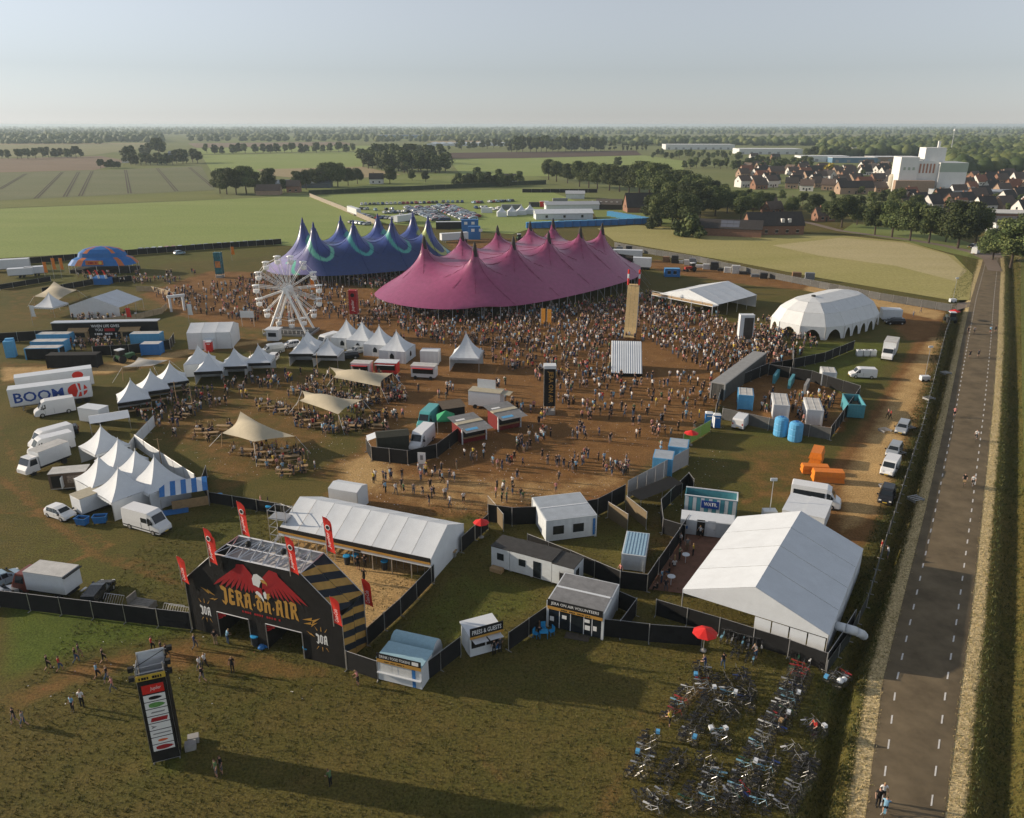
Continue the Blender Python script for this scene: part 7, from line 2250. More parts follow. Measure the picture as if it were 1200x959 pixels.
def trunk_mesh(seed, h0, r, limbs=6):
  g = random.Random(seed); mb = MB()
  mb.bar((0, 0, -.02), (.01, 0, h0), r, BARK, 7, r2=r * .7)
  for k in range(limbs):
    a = 2 * math.pi * k / limbs + g.uniform(-.3, .3); l = g.uniform(.18, .30)
    mb.bar((.01, 0, h0 * g.uniform(.8, 1)), (math.cos(a) * l * .75, math.sin(a) * l * .75, h0 + l * 1.1), r * .5, BARK, 5, r2=r * .15)
  return mb.mesh('trunk')
OAK = [(crown_mesh('crown', 10 + s, 13000, 30, .40, .66, .28, .0175), trunk_mesh(s, .34, .028)) for s in range(4)]
BUSH = [(crown_mesh('crown', 30 + s, 1600, 10, .60, .80, .10, .06), trunk_mesh(s, .25, .03, 3)) for s in range(2)]
POP = [(crown_mesh('crown', 40 + s, 1100, 11, .20, .86, .10, .05), trunk_mesh(s, .3, .02, 3)) for s in range(2)]
FAR = [(crown_mesh('crown', 50 + s, 1500, 15, .44, .70, .20, .047), trunk_mesh(s, .34, .03, 3)) for s in range(3)]
YEL = [(crown_mesh('crown', 60, 500, 9, .5, .75, .18, .09, YLEAF), trunk_mesh(3, .3, .03, 3))]
def tree(x, y, h, kind, label, group, wide=1.0, z=0):
  h *= .8 if kind is FAR and 'village' in label else 1
  cm, tm = kind[random.randrange(len(kind))]
  t = T('bush' if kind is BUSH else 'tree', (x, y, z), random.uniform(0, 6.28), label, 'bush' if kind is BUSH else 'tree', group)
  c = link('crown', cm, t); k = link('trunk', tm, t)
  w = h * wide * random.uniform(.92, 1.1)
  for o in (c, k): o.scale = (w, w, h)
  return t
def trees(pts, kind, phrase, group, jit=0, wide=1.0):
  for i, (u, v, h) in enumerate(pts):
    p = G(u + random.uniform(-jit, jit), v)
    k = kind
    tree(p.x, p.y, h * random.uniform(.93, 1.08), k, f'{ordn(i + 1)} {phrase}', group, wide)
def span(u0, u1, v0, v1, n, h, jv=0.0):
  return [(u0 + (u1 - u0) * (i + random.uniform(.25, .75)) / n, v0 + (v1 - v0) * i / max(1, n - 1) + random.uniform(-jv, jv), h * random.uniform(.8, 1.15)) for i in range(n)]
trees([(928, 252, 9), (952, 257, 12), (968, 259, 9), (986, 267, 14), (1004, 264, 9), (1025, 275.5, 14), (1045, 278.5, 15), (1066, 282.5, 15), (1088, 285.5, 14.5), (1108, 284, 9), (1122, 291.5, 17), (1142, 290, 15), (1163, 305, 10), (1184, 313, 16), (1203, 307, 16), (1222, 322, 16)], OAK, 'roadside tree counted from the brick barns toward the road', 'roadside trees', 0, 1.08)
trees([(643, 211, 16), (652, 213, 16), (665, 215, 16), (679, 219, 18), (690, 220.5, 18), (700, 222, 18), (714, 223.5, 18), (726, 225, 19), (737, 227, 19), (749, 229, 20), (761, 231, 21), (771, 234, 21), (783, 237, 19), (796, 240, 18), (809, 242, 18), (821, 243, 16)], OAK, 'tall tree counted from the car park in the lane toward the farm', 'farm lane trees', 0, 1.05)
trees([(762, 262, 13), (774, 266, 14), (788, 266, 16), (803, 268, 15), (776, 248, 18), (790, 252, 18), (806, 255, 17), (820, 256, 15), (833, 240, 13), (846, 234, 9), (838, 253, 14), (852, 250, 12), (866, 246, 10), (868, 258, 11), (882, 252, 12), (896, 248, 10)], OAK, 'tree of the dark grove beside the dark roofed farm', 'farm grove', 0, 1.05)
trees([(795, 277, 7), (804, 278, 10), (812, 276, 8), (820, 280, 5), (765, 268, 6)], BUSH, 'bush along the meadow edge below the farm grove', 'farm bushes')
trees([(724, 197.5, 12), (1071, 252, 10), (1050, 250, 14)], OAK, 'lone tree beyond the farm lane', 'lone trees')
trees(span(117, 142, 197.5, 197, 5, 8) + span(150, 205, 194, 193, 9, 14, .6) + span(205, 234, 192, 191, 5, 15, .6) + [(153, 192, 20), (187, 184, 25), (176, 183, 18), (168, 181, 15)], FAR, 'tree of the copse around the meadow farm', 'meadow copse', 0, 1.0)
trees([(258, 227, 14), (266, 228, 17), (277, 228.5, 19), (289, 228, 18), (299, 226.5, 15), (316, 225, 15), (333, 225, 9), (350, 223, 14), (359, 222.5, 15), (371, 220.5, 15), (384, 220, 17), (396, 219, 17), (408, 218, 14), (419, 216, 12), (457, 215.5, 13), (483, 212, 9), (499, 214, 9)], OAK, 'tree around the long barn counted from the meadow', 'long barn trees')
trees(span(424, 470, 197, 201, 9, 17, 1.5) + span(470, 524, 202, 203, 10, 18, 2) + span(430, 505, 192, 192, 10, 19, 1.5) + span(440, 520, 185, 186, 8, 18, 1), FAR, 'tree of the dense wood beyond the car park', 'dense wood', 0, 1.05)
trees(span(532, 600, 219, 218, 13, 9, 1.0) + [(560, 214, 11), (585, 215, 10), (608, 216, 9)], BUSH, 'bush of the hedge at the far edge of the car park', 'car park hedge', 0, .8)
trees(span(0, 100, 186.5, 184.5, 13, 13, .8), FAR, 'tree of the hedgerow beyond the bare field', 'field hedgerow')
trees(span(240, 420, 180.5, 178.5, 20, 14, .8), FAR, 'tree of the long hedgerow beyond the meadow', 'long hedgerow')
trees(span(596, 706, 178.5, 177.5, 16, 24, .6), FAR, 'tall tree of the windbreak beyond the ploughed strip', 'windbreak', 0, .8)
trees(span(706, 722, 177.5, 177, 3, 20) + span(728, 760, 177.5, 177, 6, 15), POP, 'slim poplar at the end of the windbreak', 'poplars')
trees(span(532, 596, 175, 174, 9, 15, .8) + span(470, 530, 177, 176.5, 7, 10, .6), FAR, 'tree beyond the ploughed strip', 'far field trees')
trees(span(762, 870, 184, 186, 20, 12, 3) + span(800, 935, 196, 200, 20, 12, 3), FAR, 'tree at the edge of the village', 'village edge trees')
trees(span(872, 950, 194, 196, 13, 13, 1.5) + span(940, 996, 184.5, 184, 9, 16, .6), FAR, 'tree of the dark belt behind the village', 'village belt trees')
trees([(876, 233, 7), (890, 236, 8), (905, 238, 7), (917, 234, 7), (940, 240, 8), (958, 243, 8), (975, 236, 7), (990, 250, 9), (1008, 246, 9), (1020, 240, 9), (1032, 238, 9), (1040, 232, 7), (1010, 228, 7), (1058, 222, 9), (1092, 240, 9), (1098, 236, 9), (1112, 246, 8), (1130, 250, 8), (1150, 244, 7), (1165, 238, 7), (1178, 250, 7), (1196, 240, 7), (1000, 212, 7), (1012, 206, 7), (1025, 200, 8), (1040, 205, 7), (1035, 196, 8), (1046, 198, 7)], FAR, 'garden tree among the village houses', 'garden trees', 1.5)
trees([(970, 206, 11)], YEL, 'tree in yellow leaf among the village houses', 'yellow garden tree', 0, 1.0)

# woods out to the horizon
def wood(name, bands, n, label, seed):
  g = np.random.default_rng(seed)
  ico = bmesh.new(); bmesh.ops.create_icosphere(ico, subdivisions=1, radius=1); ico.verts.ensure_lookup_table()
  bv = np.array([v.co[:] for v in ico.verts]); bf = np.array([[v.index for v in f.verts] for f in ico.faces]); ico.free()
  Vs, Fs, Ms = [], [], []; o = 0
  tot = sum(b[4] for b in bands)
  for (u0, u1, v0, v1, wgt, h) in bands:
    for _ in range(int(n * wgt / tot)):
      u = g.uniform(u0, u1); v = v0 + (v1 - v0) * g.uniform()
      p = G(u, v)
      hh = h * g.uniform(.6, 1.25); w = h * g.uniform(.45, .8)
      vv = bv * (1 + g.normal(size=(len(bv), 1)) * .16) * np.array([w, w, hh * .55]) + np.array([p.x, p.y, hh * .5])
      Vs.append(vv); Fs.append(bf + o); Ms.append(np.full(len(bf), g.integers(0, 3))); o += len(bv)
  V = np.concatenate(Vs); Fa = np.concatenate(Fs); Mi = np.concatenate(Ms)
  me = bpy.data.meshes.new(name)
  me.vertices.add(len(V)); me.vertices.foreach_set('co', V.ravel().astype(np.float32))
  me.loops.add(Fa.size); me.loops.foreach_set('vertex_index', Fa.ravel().astype(np.int32))
  me.polygons.add(len(Fa)); me.polygons.foreach_set('loop_start', np.arange(0, Fa.size, 3, dtype=np.int32))
  me.update(calc_edges=True)
  for m in LEAF: me.materials.append(m)
  me.polygons.foreach_set('material_index', Mi.astype(np.int32))
  return tag(link(name, me), label, 'woodland', kind='stuff')
wood('far_woodland', [(-60, 190, 152, 167, 3.0, 17), (190, 600, 151, 158, 2.4, 17), (600, 1260, 151, 158, 3.4, 17), (-300, 1500, 148.6, 151.5, 3.2, 20), (520, 700, 160, 166, .6, 15), (690, 960, 165.5, 171, 1.3, 15), (960, 1260, 163, 184, 3.2, 15), (220, 520, 160, 166.5, .8, 14), (0, 120, 168, 168.8, .2, 12), (1110, 1260, 184, 203, 2.2, 13)], 7000, 'distant dark woodland running along the whole horizon', 5)

# ================================================================== BUILDINGS
BRICK = M('brick_wall', (.24, .13, .085), .85, .15, 1, .1); BRICK2 = M('pale_brick', (.34, .24, .17), .85, .15, 1); RENDERW = M('white_render', (.68, .66, .62), .8, .08, 1)
TILED = M('dark_roof_tiles', (.045, .04, .038), .8, .2, 1); TILEB = M('brown_roof_tiles', (.115, .085, .068), .8, .2, 1); TILER = M('red_roof_tiles', (.24, .10, .06), .8, .15, 1)
def house(x, y, ang, L, D, eave, ridge, wall, roof, label, group='village houses', wins=2, chimney=True, name='house', cat='house', door=True):
  t = T(name, (x, y, 0), ang, label, cat, group)
  mb = MB().box(0, L, 0, D, 0, eave, wall)
  for xx in (0.0, L): mb.poly([(xx, 0, eave), (xx, D, eave), (xx, D / 2, ridge)], wall)
  mb.build('wall', t)
  e = .35; th = (ridge - eave) / (D / 2) * e
  r = MB().add([(-e, -e, eave - th), (L + e, -e, eave - th), (L + e, D / 2, ridge + .02), (-e, D / 2, ridge + .02), (-e, -e, eave - th + .2), (L + e, -e, eave - th + .2), (L + e, D / 2, ridge + .22), (-e, D / 2, ridge + .22)], [(3, 2, 1, 0), (4, 5, 6, 7), (0, 1, 5, 4), (1, 2, 6, 5), (3, 0, 4, 7)], roof)
  r.add([(-e, D + e, eave - th), (L + e, D + e, eave - th), (L + e, D / 2, ridge + .02), (-e, D / 2, ridge + .02), (-e, D + e, eave - th + .2), (L + e, D + e, eave - th + .2), (L + e, D / 2, ridge + .22), (-e, D / 2, ridge + .22)], [(0, 1, 2, 3), (7, 6, 5, 4), (4, 5, 1, 0), (5, 6, 2, 1), (0, 3, 7, 4)], roof).build('roof', t)
  if chimney: MB().box(L * .25, L * .25 + .7, D * .5 - .35, D * .5 + .35, ridge - .6, ridge + 1.0, BRICK).build('chimney', t)
  for k in range(wins):
    xx = L * (k + .6) / (wins + .2) - .6
    w = MB().box(xx, xx + 1.2, -.05, -.01, 1.0, 2.2, GLASS).build('window', t)
    MB().box(xx - .1, xx + 1.3, -.08, -.051, .88, 1.0, RENDERW).box(xx - .1, xx + 1.3, -.08, -.051, 2.2, 2.3, RENDERW).build('frame', w)
  for xx, s in ((0, -1), (L, 1)):
    MB().box(min(xx, xx + s * .05), max(xx, xx + s * .05), D * .5 - .6, D * .5 + .6, max(1.1, eave * .75), max(2.3, eave * .75 + 1.3), GLASS).build('window', t)
  if door: MB().box(L * .45, L * .45 + .95, -.06, -.01, .02, 2.1, DARKROOF).build('door', t)
  return t
hp = []   # village houses: photograph point of the front-left base corner, turn, size, colours
def vill(u, v, a, L, D, e, r, w, ro, what): hp.append((u, v, a, L, D, e, r, w, ro, what))
for k, u in enumerate((868, 883, 900)): vill(u, 220, 18, 9, 9, 5, 8.5, RENDERW, TILEB, 'white rendered terrace house')
for k, (u, v, a) in enumerate([(920, 221, -18), (937, 224, -20), (950, 222, 62), (962, 223, -24), (975, 219, -24), (930, 214, 10), (945, 212, 15), (958, 212, 10)]): vill(u, v, a, 9, 8, 4, 7.8, RENDERW if k % 3 else BRICK2, TILEB if k % 2 else TILED, 'steep roofed house')
vill(984, 228, 4, 24, 9, 4.5, 8.5, BRICK2, TILED, 'long dark roofed house with dormers')
for k, (u, v, a) in enumerate([(1040, 240, -62), (1052, 246, 28), (1062, 252, 30), (1066, 236, 28), (1092, 246, 28), (1105, 252, -66), (1117, 244, 30), (1124, 252, 28), (1138, 258, 24), (1100, 238, 12), (1118, 232, 8), (1138, 228, 30), (1150, 234, 24), (1160, 226, 18), (1172, 230, 16), (1184, 224, 10), (1180, 240, 26), (1192, 236, 20), (1130, 222, 14), (1146, 218, 20), (1158, 214, 12), (1172, 212, 10), (1190, 214, 8), (1204, 222, 10)]):
  vill(u, v, a, 10, 8, 3.2, 8, [BRICK, RENDERW, BRICK2][k % 3], [TILED, TILED, TILEB, TILER][k % 4 if k % 8 else 0], 'gabled house')
for k, (u, v, a) in enumerate([(985, 210, 20), (998, 214, 12), (1008, 219, 14), (972, 203, 10), (990, 202, 15), (955, 203, 8), (940, 206, 16), (925, 205, 12), (908, 204, 14), (1010, 202, 10), (895, 197, 5), (1024, 214, 10), (1026, 226, 20), (900, 216, 12), (888, 210, 8), (1014, 195, 8), (880, 186, 6), (905, 187, 4), (870, 203, 10)]):
  vill(u, v, a, 11, 8, 3.2, 7, [BRICK2, RENDERW, BRICK][k % 3], [TILEB, TILED, TILER, TILEB][k % 4], 'low house')
for k, (u, v, a) in enumerate([(870, 246, 14), (893, 246, 6), (902, 252, 22), (958, 260, 6), (1105, 262, -60), (935, 246, 70)]): vill(u, v, a, 9, 7, 3, 6.5, BRICK, TILEB, 'brick cottage under trees')
hx = [G(q[0], q[1]) for q in hp]
while len(hp) < 112:
  u = random.uniform(866, 1205); v = random.uniform(198, 224) if u < 1040 else random.uniform(208, 254)
  p = G(u, v)
  if min((p - q).length for q in hx) < 13 or (1036 < u < 1140 and v < 236): continue
  hx.append(p); k = len(hp); vill(u, v, random.choice((8, 14, 20, 28, -60)), 10, 8, 3.4, 7.6, [RENDERW, BRICK2, RENDERW, BRICK][k % 4], [TILED, TILEB, TILED, TILEB][k % 4], 'plain house')
cnt = {}
for (u, v, a, L, D, e, r, w, ro, what) in hp:
  cnt[what] = cnt.get(what, 0) + 1
  p = G(u, v)
  near = 'brick farm' if v > 240 and u < 1000 else 'white factory' if u > 1000 else 'hay meadow'
  house(p.x, p.y, R(a), L, D, e, r, w, ro, f'{ordn(cnt[what])} {what} in the village, from the {near} side', wins=2 if v > 205 else 1, chimney=(cnt[what] % 2 == 0))
def bldg(u, v, a, L, D, e, r, w, ro, lab, name='barn', cat='barn', wins=0, ch=False):
  p = G(u, v); return house(p.x, p.y, R(a), L, D, e, r, w, ro, lab, None, wins, ch, name, cat, False)
b = bldg(818, 276, -18, 26, 11, 3.4, 6.4, BRICK, TILED, 'low brick barn with black roof and solar panels')
for q in range(6): MB().box(9 + q % 3 * 2.6, 11.5 + q % 3 * 2.6, 0, .08, 0, 1, M('solar_panel', (.12, .13, .16), .2, .05)).build('solar_panel', b)
for q, o in enumerate([c for c in b.children if c.name.startswith('solar')]):
  o.location = (0, .6 + (q // 3) * 2.2, 3.95 + (q // 3) * 1.2); o.rotation_euler.x = R(-61); o.scale = (1, 1, 2.2)
b = bldg(878, 276, 4, 24, 10, 4.2, 9.2, BRICK, TILED, 'red brick farmhouse with dark roof beside the hay meadow', 'farmhouse', 'house', 5, True)
for x in (14, 17): MB().box(x, x + 1.3, .6, 2.0, 5.2, 6.8, RENDERW).build('dormer', b)
bldg(735, 250, 4, 19, 12, 3.2, 10, BRICK, TILED, 'dark thatched barn beside the blue container wall', 'barn', 'barn')
b = bldg(698, 246, -12, 14, 12, 3.0, 5.4, M('dark_wood_wall', (.05, .04, .03), .8, .2), M('brown_sheet_roof', (.10, .085, .07), .7, .2), 'brown shed with pale skylights near the white sheds', 'shed', 'shed')
for q in range(4): MB().box(2 + q * 3, 3.2 + q * 3, 1.5, 3.5, 4.2, 4.3, PRINTW).build('skylight', b)
bldg(663, 233, -4, 12, 10, 3.0, 4.5, WHITE, M('grey_tent_roof', (.40, .42, .44), .6, .1), 'small grey white hangar before the farm lane trees', 'hangar', 'hangar')
bldg(320, 221, 4, 42, 16, 3.4, 5.6, M('slate_wall', (.10, .12, .14), .8, .1), M('slate_blue_roof', (.11, .14, .17), .7, .1), 'long blue grey barn among trees beyond the meadow', 'barn')
bldg(300, 229, 8, 16, 12, 3, 6.5, BRICK2, TILEB, 'brown roofed farm shed at the corner of the meadow', 'shed', 'shed')
bldg(336, 226, 4, 9, 8, 4.5, 8, BRICK, TILEB, 'red brick house in front of the long barn', 'house', 'house', 2, True)
bldg(433, 216, 6, 11, 9, 4, 8, RENDERW, TILED, 'dark roofed white house beside the dense wood', 'house', 'house', 2, True)
bldg(588, 214, -6, 14, 10, 4, 6.5, RENDERW, TILED, 'dark roofed house behind the car park hedge', 'house', 'house', 2)
bldg(143, 191, 8, 12, 9, 3, 6, RENDERW, TILED, 'low shed in the meadow copse', 'shed', 'shed')
bldg(197, 183, 0, 26, 10, 4, 7, M('slate_wall'), M('slate_blue_roof'), 'blue grey barn behind the meadow copse', 'barn')
bldg(628, 258, 6, 29, 9, 3.0, 4.6, WHITE, WHITE, 'long white site tent with windows beyond the pink tent', 'site_tent', 'tent', 3)
bldg(640, 247, 6, 30, 8, 3.0, 4.4, WHITE, M('grey_tent_roof'), 'second white site tent behind the windowed one', 'site_tent', 'tent')
def shed(u, v, a, L, D, h, wall, roof, lab, name='warehouse', cat='warehouse', group=None, z0=0):
  t = T(name, G(u, v), R(a), lab, cat, group)
  MB().box(0, L, 0, D, z0, h, wall).build('wall', t); MB().box(-.2, L + .2, -.2, D + .2, h, h + .35, roof).build('roof', t)
  for q in range(int(L // 14)): MB().box(4 + q * 14, 8 + q * 14, -.06, -.01, .3, min(3.8, h * .6), M('shed_door', (.30, .31, .32), .6, .1)).build('door', t)
  return t
GREYW = M('grey_cladding', (.36, .38, .39), .6, .1, .3); WHITEW = M('white_cladding', (.66, .67, .66), .6, .06, .3)
shed(998, 182.5, -2, 120, 60, 11, GREYW, M('pale_roof'), 'long grey warehouse behind the village')
shed(866, 181, -3, 100, 50, 8, WHITEW, WHITEW, 'long white warehouse at the village edge')
shed(938, 190, -4, 60, 30, 7, WHITEW, WHITEW, 'white hall with curved end in the village')
shed(975, 191, -4, 55, 30, 6, M('blue_cladding', (.12, .22, .32), .6, .1), WHITEW, 'blue grey hall beside the white village hall')
shed(780, 175.5, -2, 130, 50, 9, WHITEW, WHITEW, 'long white hall beyond the windbreak')
shed(1024, 190, 0, 60, 30, 6, BRICK2, WHITEW, 'low pale roofed hall next to the factory')
shed(440, 163, 0, 230, 80, 12, M('blue_cladding'), GREYW, 'very long blue grey hall on the far plain')
shed(1137, 262, -16, 42, 18, 5, BRICK, M('curved_white_roof', (.55, .54, .50), .6, .08), 'brick hall with pale roof behind the roadside trees')
sh = shed(1165, 277, -16, 45, 28, 5.5, WHITEW, DARKROOF, 'black roofed hall with skylights behind the roadside trees')
for q in range(5): MB().box(6 + q * 8, 11 + q * 8, 4, 6, 5.86, 6.0, WHITEW).build('skylight', sh)
shed(1100, 232, -8, 60, 20, 4, GREYW, M('blue_grey_roof'), 'low flat hall at the foot of the factory')
gh = T('glasshouse', G(500, 171), 0, 'white glasshouse row on the far plain', 'glasshouse')
for q in range(12): MB().xprism([(q * 18, 0), (q * 18 + 17.6, 0), (q * 18 + 17.6, 4), (q * 18 + 8.8, 6), (q * 18, 4)], 0, 120, M('glass_roof', (.55, .58, .60), .3, .05)).build('span', gh)
# white factory
fa = T('factory', G(1050, 226), R(-10), 'big white factory towering over the village houses', 'factory')
FW = M('factory_white', (.72, .72, .69), .6, .05, .2); FG = M('factory_green', (.36, .42, .34), .6, .05, .2)
fa.scale = (.74, .8, .95)
for (x0, x1, y0, y1, h, m) in ((0, 16, 0, 24, 25, FW), (16.1, 34, 2, 26, 22.5, FW), (34.1, 58, -2, 30, 21.5, FW), (22, 40, 6, 24, 31.5, FW), (-4, 30, -8, -.1, 9, BRICK2), (40, 66, -6, -2.1, 5, FW)):
  MB().box(x0, x1, y0, y1, 0 if h < 31 else 21.6, h, m).build('block', fa)
MB().box(34, 58.2, -2.2, -2.05, 15, 21.3, FG).build('green_band', fa); MB().box(58.01, 58.15, -2, 30, 15, 21.3, FG).build('green_band', fa)
MB().box(34, 36, 12, 14, 31.6, 36, FW).build('vent_stack', fa)
for q in range(5): MB().box(17.5 + q * 3, 19 + q * 3, 1.86, 1.98, 14, 20.5, M('rust_louvre', (.38, .18, .12), .7, .1)).build('louvre', fa)
for q in range(3): MB().box(3 + q * 4, 5 + q * 4, -.14, -.02, 16, 18, FG).build('panel', fa)
st = T('silo', G(1044, 224), 0, 'cream round silo beside the factory', 'silo')
MB().lathe([(3, 0), (3, 10), (2, 11.5), (.3, 12)], 14, M('cream_paint', (.5, .45, .35), .7, .1)).build('drum', st); MB().bar((3.1, 0, 0), (3.1, 0, 12), .12, STEEL).build('ladder', st)
mt_ = T('radio_mast', G(1113, 185), 0, 'thin radio mast far behind the factory', 'mast')
MB().bar((0, 0, 0), (0, 0, 38), .9, GREYW, 5, r2=.4).build('pole', mt_); MB().lathe([(1.6, 36), (1.6, 39)], 8, WHITEW).build('antenna', mt_)
# backstage containers
n = 16
for k in range(n):
  f = k / (n - 1); u, v = 617 + (752 - 617) * f, 268 - 5.5 * f
  t = T('blue_container', G(u, v), R(6), f'{ordn(k + 1)} blue container in the wall beyond the pink tent, counted from the car park', 'container', 'blue container wall')
  L_ = (G(617 + 135 * (k + 1) / (n - 1), 266) - G(617 + 135 * k / (n - 1), 266)).length - .15
  MB().box(0, L_, 0, 2.4, 0, 2.6, BLUE).build('body', t); MB().box(-.03, L_ + .03, -.03, 2.43, 2.6, 2.68, SKYBLUE).build('roof', t)
for k in range(9):
  f = k / 8; u, v = 711 + 42 * f, 254 + 7.5 * f
  t = T('blue_container', G(u, v), R(-30), f'{ordn(k + 1)} blue container of the row slanting back to the dark barn', 'container', 'blue container wall')
  MB().box(0, 2.8, 0, 2.4, 0, 2.6, SKYBLUE).build('body', t); MB().box(-.03, 2.83, -.03, 2.43, 2.6, 2.68, SKYBLUE).build('roof', t)
for (u, v, L_, m, lab) in [(633, 243, 5.0, RED, 'red container near the far white sheds'), (620, 243, 6, DARKROOF, 'dark container beside the red one'), (541, 272, 7.5, BLUE, 'blue two storey cabin between the big tops'), (549, 281, 5, BLUE, 'blue container below the two storey cabin'), (511, 269, 14, BLACK2, 'long dark stage shed behind the blue big top'), (588, 246, 11, M('crate_grey'), 'grey container row in the far car park'), (564, 250, 6, WPAINT, 'white container in the far car park'), (648, 238, 9, M('crate_grey'), 'grey container right of the red one')]:
  t = T('container', G(u, v), R(4), lab, 'container')
  h = 5.2 if 'two storey' in lab else 3.2 if 'shed' in lab else 2.6
  MB().box(0, L_, 0, 2.5, 0, h, m).build('body', t); MB().box(-.05, L_ + .05, -.05, 2.55, h, h + .1, WPAINT if 'shed' in lab else m).build('roof', t)
  if h > 5:
    for x in (1.2, 4.4): MB().box(x, x + 1.4, -.05, -.01, 3.2, 4.4, PRINTW).build('window', t)
for k in range(8):
  p = G(652 + k * 6, 243 - k * .3)
  t = T('white_locker', p, R(6), f'{ordn(k + 1)} white tank box behind the long white site tent', 'tank', 'white tank boxes'); MB().lathe([(1.0, 0), (1.1, .3), (1.1, 2.0), (.6, 2.5)], 8, WPAINT).build('shell', t); MB().lathe([(.3, 2.5), (.3, 2.7)], 6, WPAINT).build('lid', t)
# ================================================================== PEOPLE
SKIN = [M('skin_light', (.48, .29, .21), .6, .05), M('skin_tan', (.34, .19, .125), .6, .05)]
HAIR = [M('hair_dark', (.03, .02, .015), .7, .1), M('hair_brown', (.10, .06, .03), .7, .1), M('hair_blond', (.36, .25, .11), .7, .1)]
SHIRT = {'black': (.013, .013, .014), 'white': (.66, .66, .64), 'grey': (.20, .20, .20), 'navy': (.02, .035, .10), 'red': (.40, .03, .025), 'pale blue': (.20, .38, .52), 'green': (.09, .16, .07), 'yellow': (.52, .38, .05), 'pink': (.52, .22, .20), 'charcoal': (.05, .05, .055)}
TROUS = {'black': (.014, .014, .016), 'denim': (.05, .085, .15), 'khaki': (.22, .17, .10), 'grey': (.10, .10, .11)}
SM_ = {k: M('shirt_' + k.replace(' ', '_'), c, .85, .12, 8) for k, c in SHIRT.items()}
TM_ = {k: M('trousers_' + k, c, .85, .12, 8) for k, c in TROUS.items()}
SHOE = M('shoe', (.04, .035, .03), .6, .2)

def skeleton(pose):
  J = dict(pel=(0, 0, .94, .145, .105), spi=(0, 0, 1.15, .135, .095), che=(0, .01, 1.34, .165, .11), nec=(0, .0, 1.49, .055, .055), hea=(0, .02, 1.60, .085, .10), top=(0, .015, 1.71, .06, .07))
  for s, n in ((-1, 'l'), (1, 'r')):
    J['sh' + n] = (s * .185, 0, 1.42, .062, .062); J['el' + n] = (s * .245, -.02, 1.15, .045, .045); J['ha' + n] = (s * .25, .10, .92, .036, .036); J['fi' + n] = (s * .245, .14, .83, .03, .03)
    J['hi' + n] = (s * .095, 0, .88, .095, .095); J['kn' + n] = (s * .105, .015, .48, .062, .065); J['an' + n] = (s * .105, -.01, .09, .042, .045); J['to' + n] = (s * .115, .14, .035, .04, .035)
  def mv(k, x, y, z): J[k] = (x, y, z) + J[k][3:]
  if pose == 'walk':
    mv('knl', -.10, .22, .50); mv('anl', -.10, .20, .10); mv('tol', -.11, .36, .06); mv('knr', .10, -.02, .48); mv('anr', .10, -.30, .14); mv('tor', .11, -.20, .04)
    mv('ell', -.24, -.14, 1.16); mv('hal', -.25, -.12, .93); mv('fil', -.25, -.08, .85); mv('elr', .24, .10, 1.17); mv('har', .22, .28, 1.0); mv('fir', .21, .34, .94)
  if pose == 'drink':
    mv('elr', .26, .10, 1.20); mv('har', .10, .27, 1.38); mv('fir', .04, .26, 1.44); mv('ell', -.27, .0, 1.16); mv('hal', -.18, .22, 1.12); mv('fil', -.10, .26, 1.12)
  if pose == 'cheer':
    mv('elr', .30, .08, 1.62); mv('har', .27, .12, 1.88); mv('fir', .26, .13, 1.97); mv('ell', -.28, .05, 1.20); mv('hal', -.20, .25, 1.05)
  if pose == 'lean':
    mv('spi', 0, .05, 1.15); mv('che', .0, .12, 1.32); mv('nec', 0, .17, 1.46); mv('hea', 0, .22, 1.56); mv('top', 0, .235, 1.66)
    for s, n in ((-1, 'l'), (1, 'r')): mv('sh' + n, s * .185, .11, 1.40); mv('el' + n, s * .24, .15, 1.13); mv('ha' + n, s * .2, .35, 1.05); mv('fi' + n, s * .18, .42, 1.02)
    mv('knr', .12, .10, .48); mv('anr', .13, .03, .09); mv('tor', .15, .17, .035)
  if pose in ('sit', 'ride'):
    dz = -.46 if pose == 'sit' else -.02
    for k in list(J):
      if k[:2] not in ('kn', 'an', 'to'): mv(k, J[k][0], J[k][1] + (.0 if pose == 'sit' else .06 * max(0, J[k][2] - .9) * 4), J[k][2] + dz)
    for s, n in ((-1, 'l'), (1, 'r')):
      if pose == 'sit': mv('kn' + n, s * .13, .42, .47); mv('an' + n, s * .13, .40, .09); mv('to' + n, s * .13, .55, .035); mv('ha' + n, s * .18, .32, .72); mv('fi' + n, s * .15, .40, .70); mv('el' + n, s * .26, .08, .72)
      else: mv('kn' + n, s * .11, .30 - s * .06, .60 + s * .09); mv('an' + n, s * .11, .08 - s * .12, .28 + s * .10); mv('to' + n, s * .11, .22 - s * .12, .25 + s * .10); mv('el' + n, s * .25, .32, 1.16); mv('ha' + n, s * .24, .56, 1.06); mv('fi' + n, s * .24, .63, 1.05)
  return J
EDG = [('pel', 'spi'), ('spi', 'che'), ('che', 'nec'), ('nec', 'hea'), ('hea', 'top')] + [e for n in 'lr' for e in (('che', 'sh' + n), ('sh' + n, 'el' + n), ('el' + n, 'ha' + n), ('ha' + n, 'fi' + n), ('pel', 'hi' + n), ('hi' + n, 'kn' + n), ('kn' + n, 'an' + n), ('an' + n, 'to' + n))]

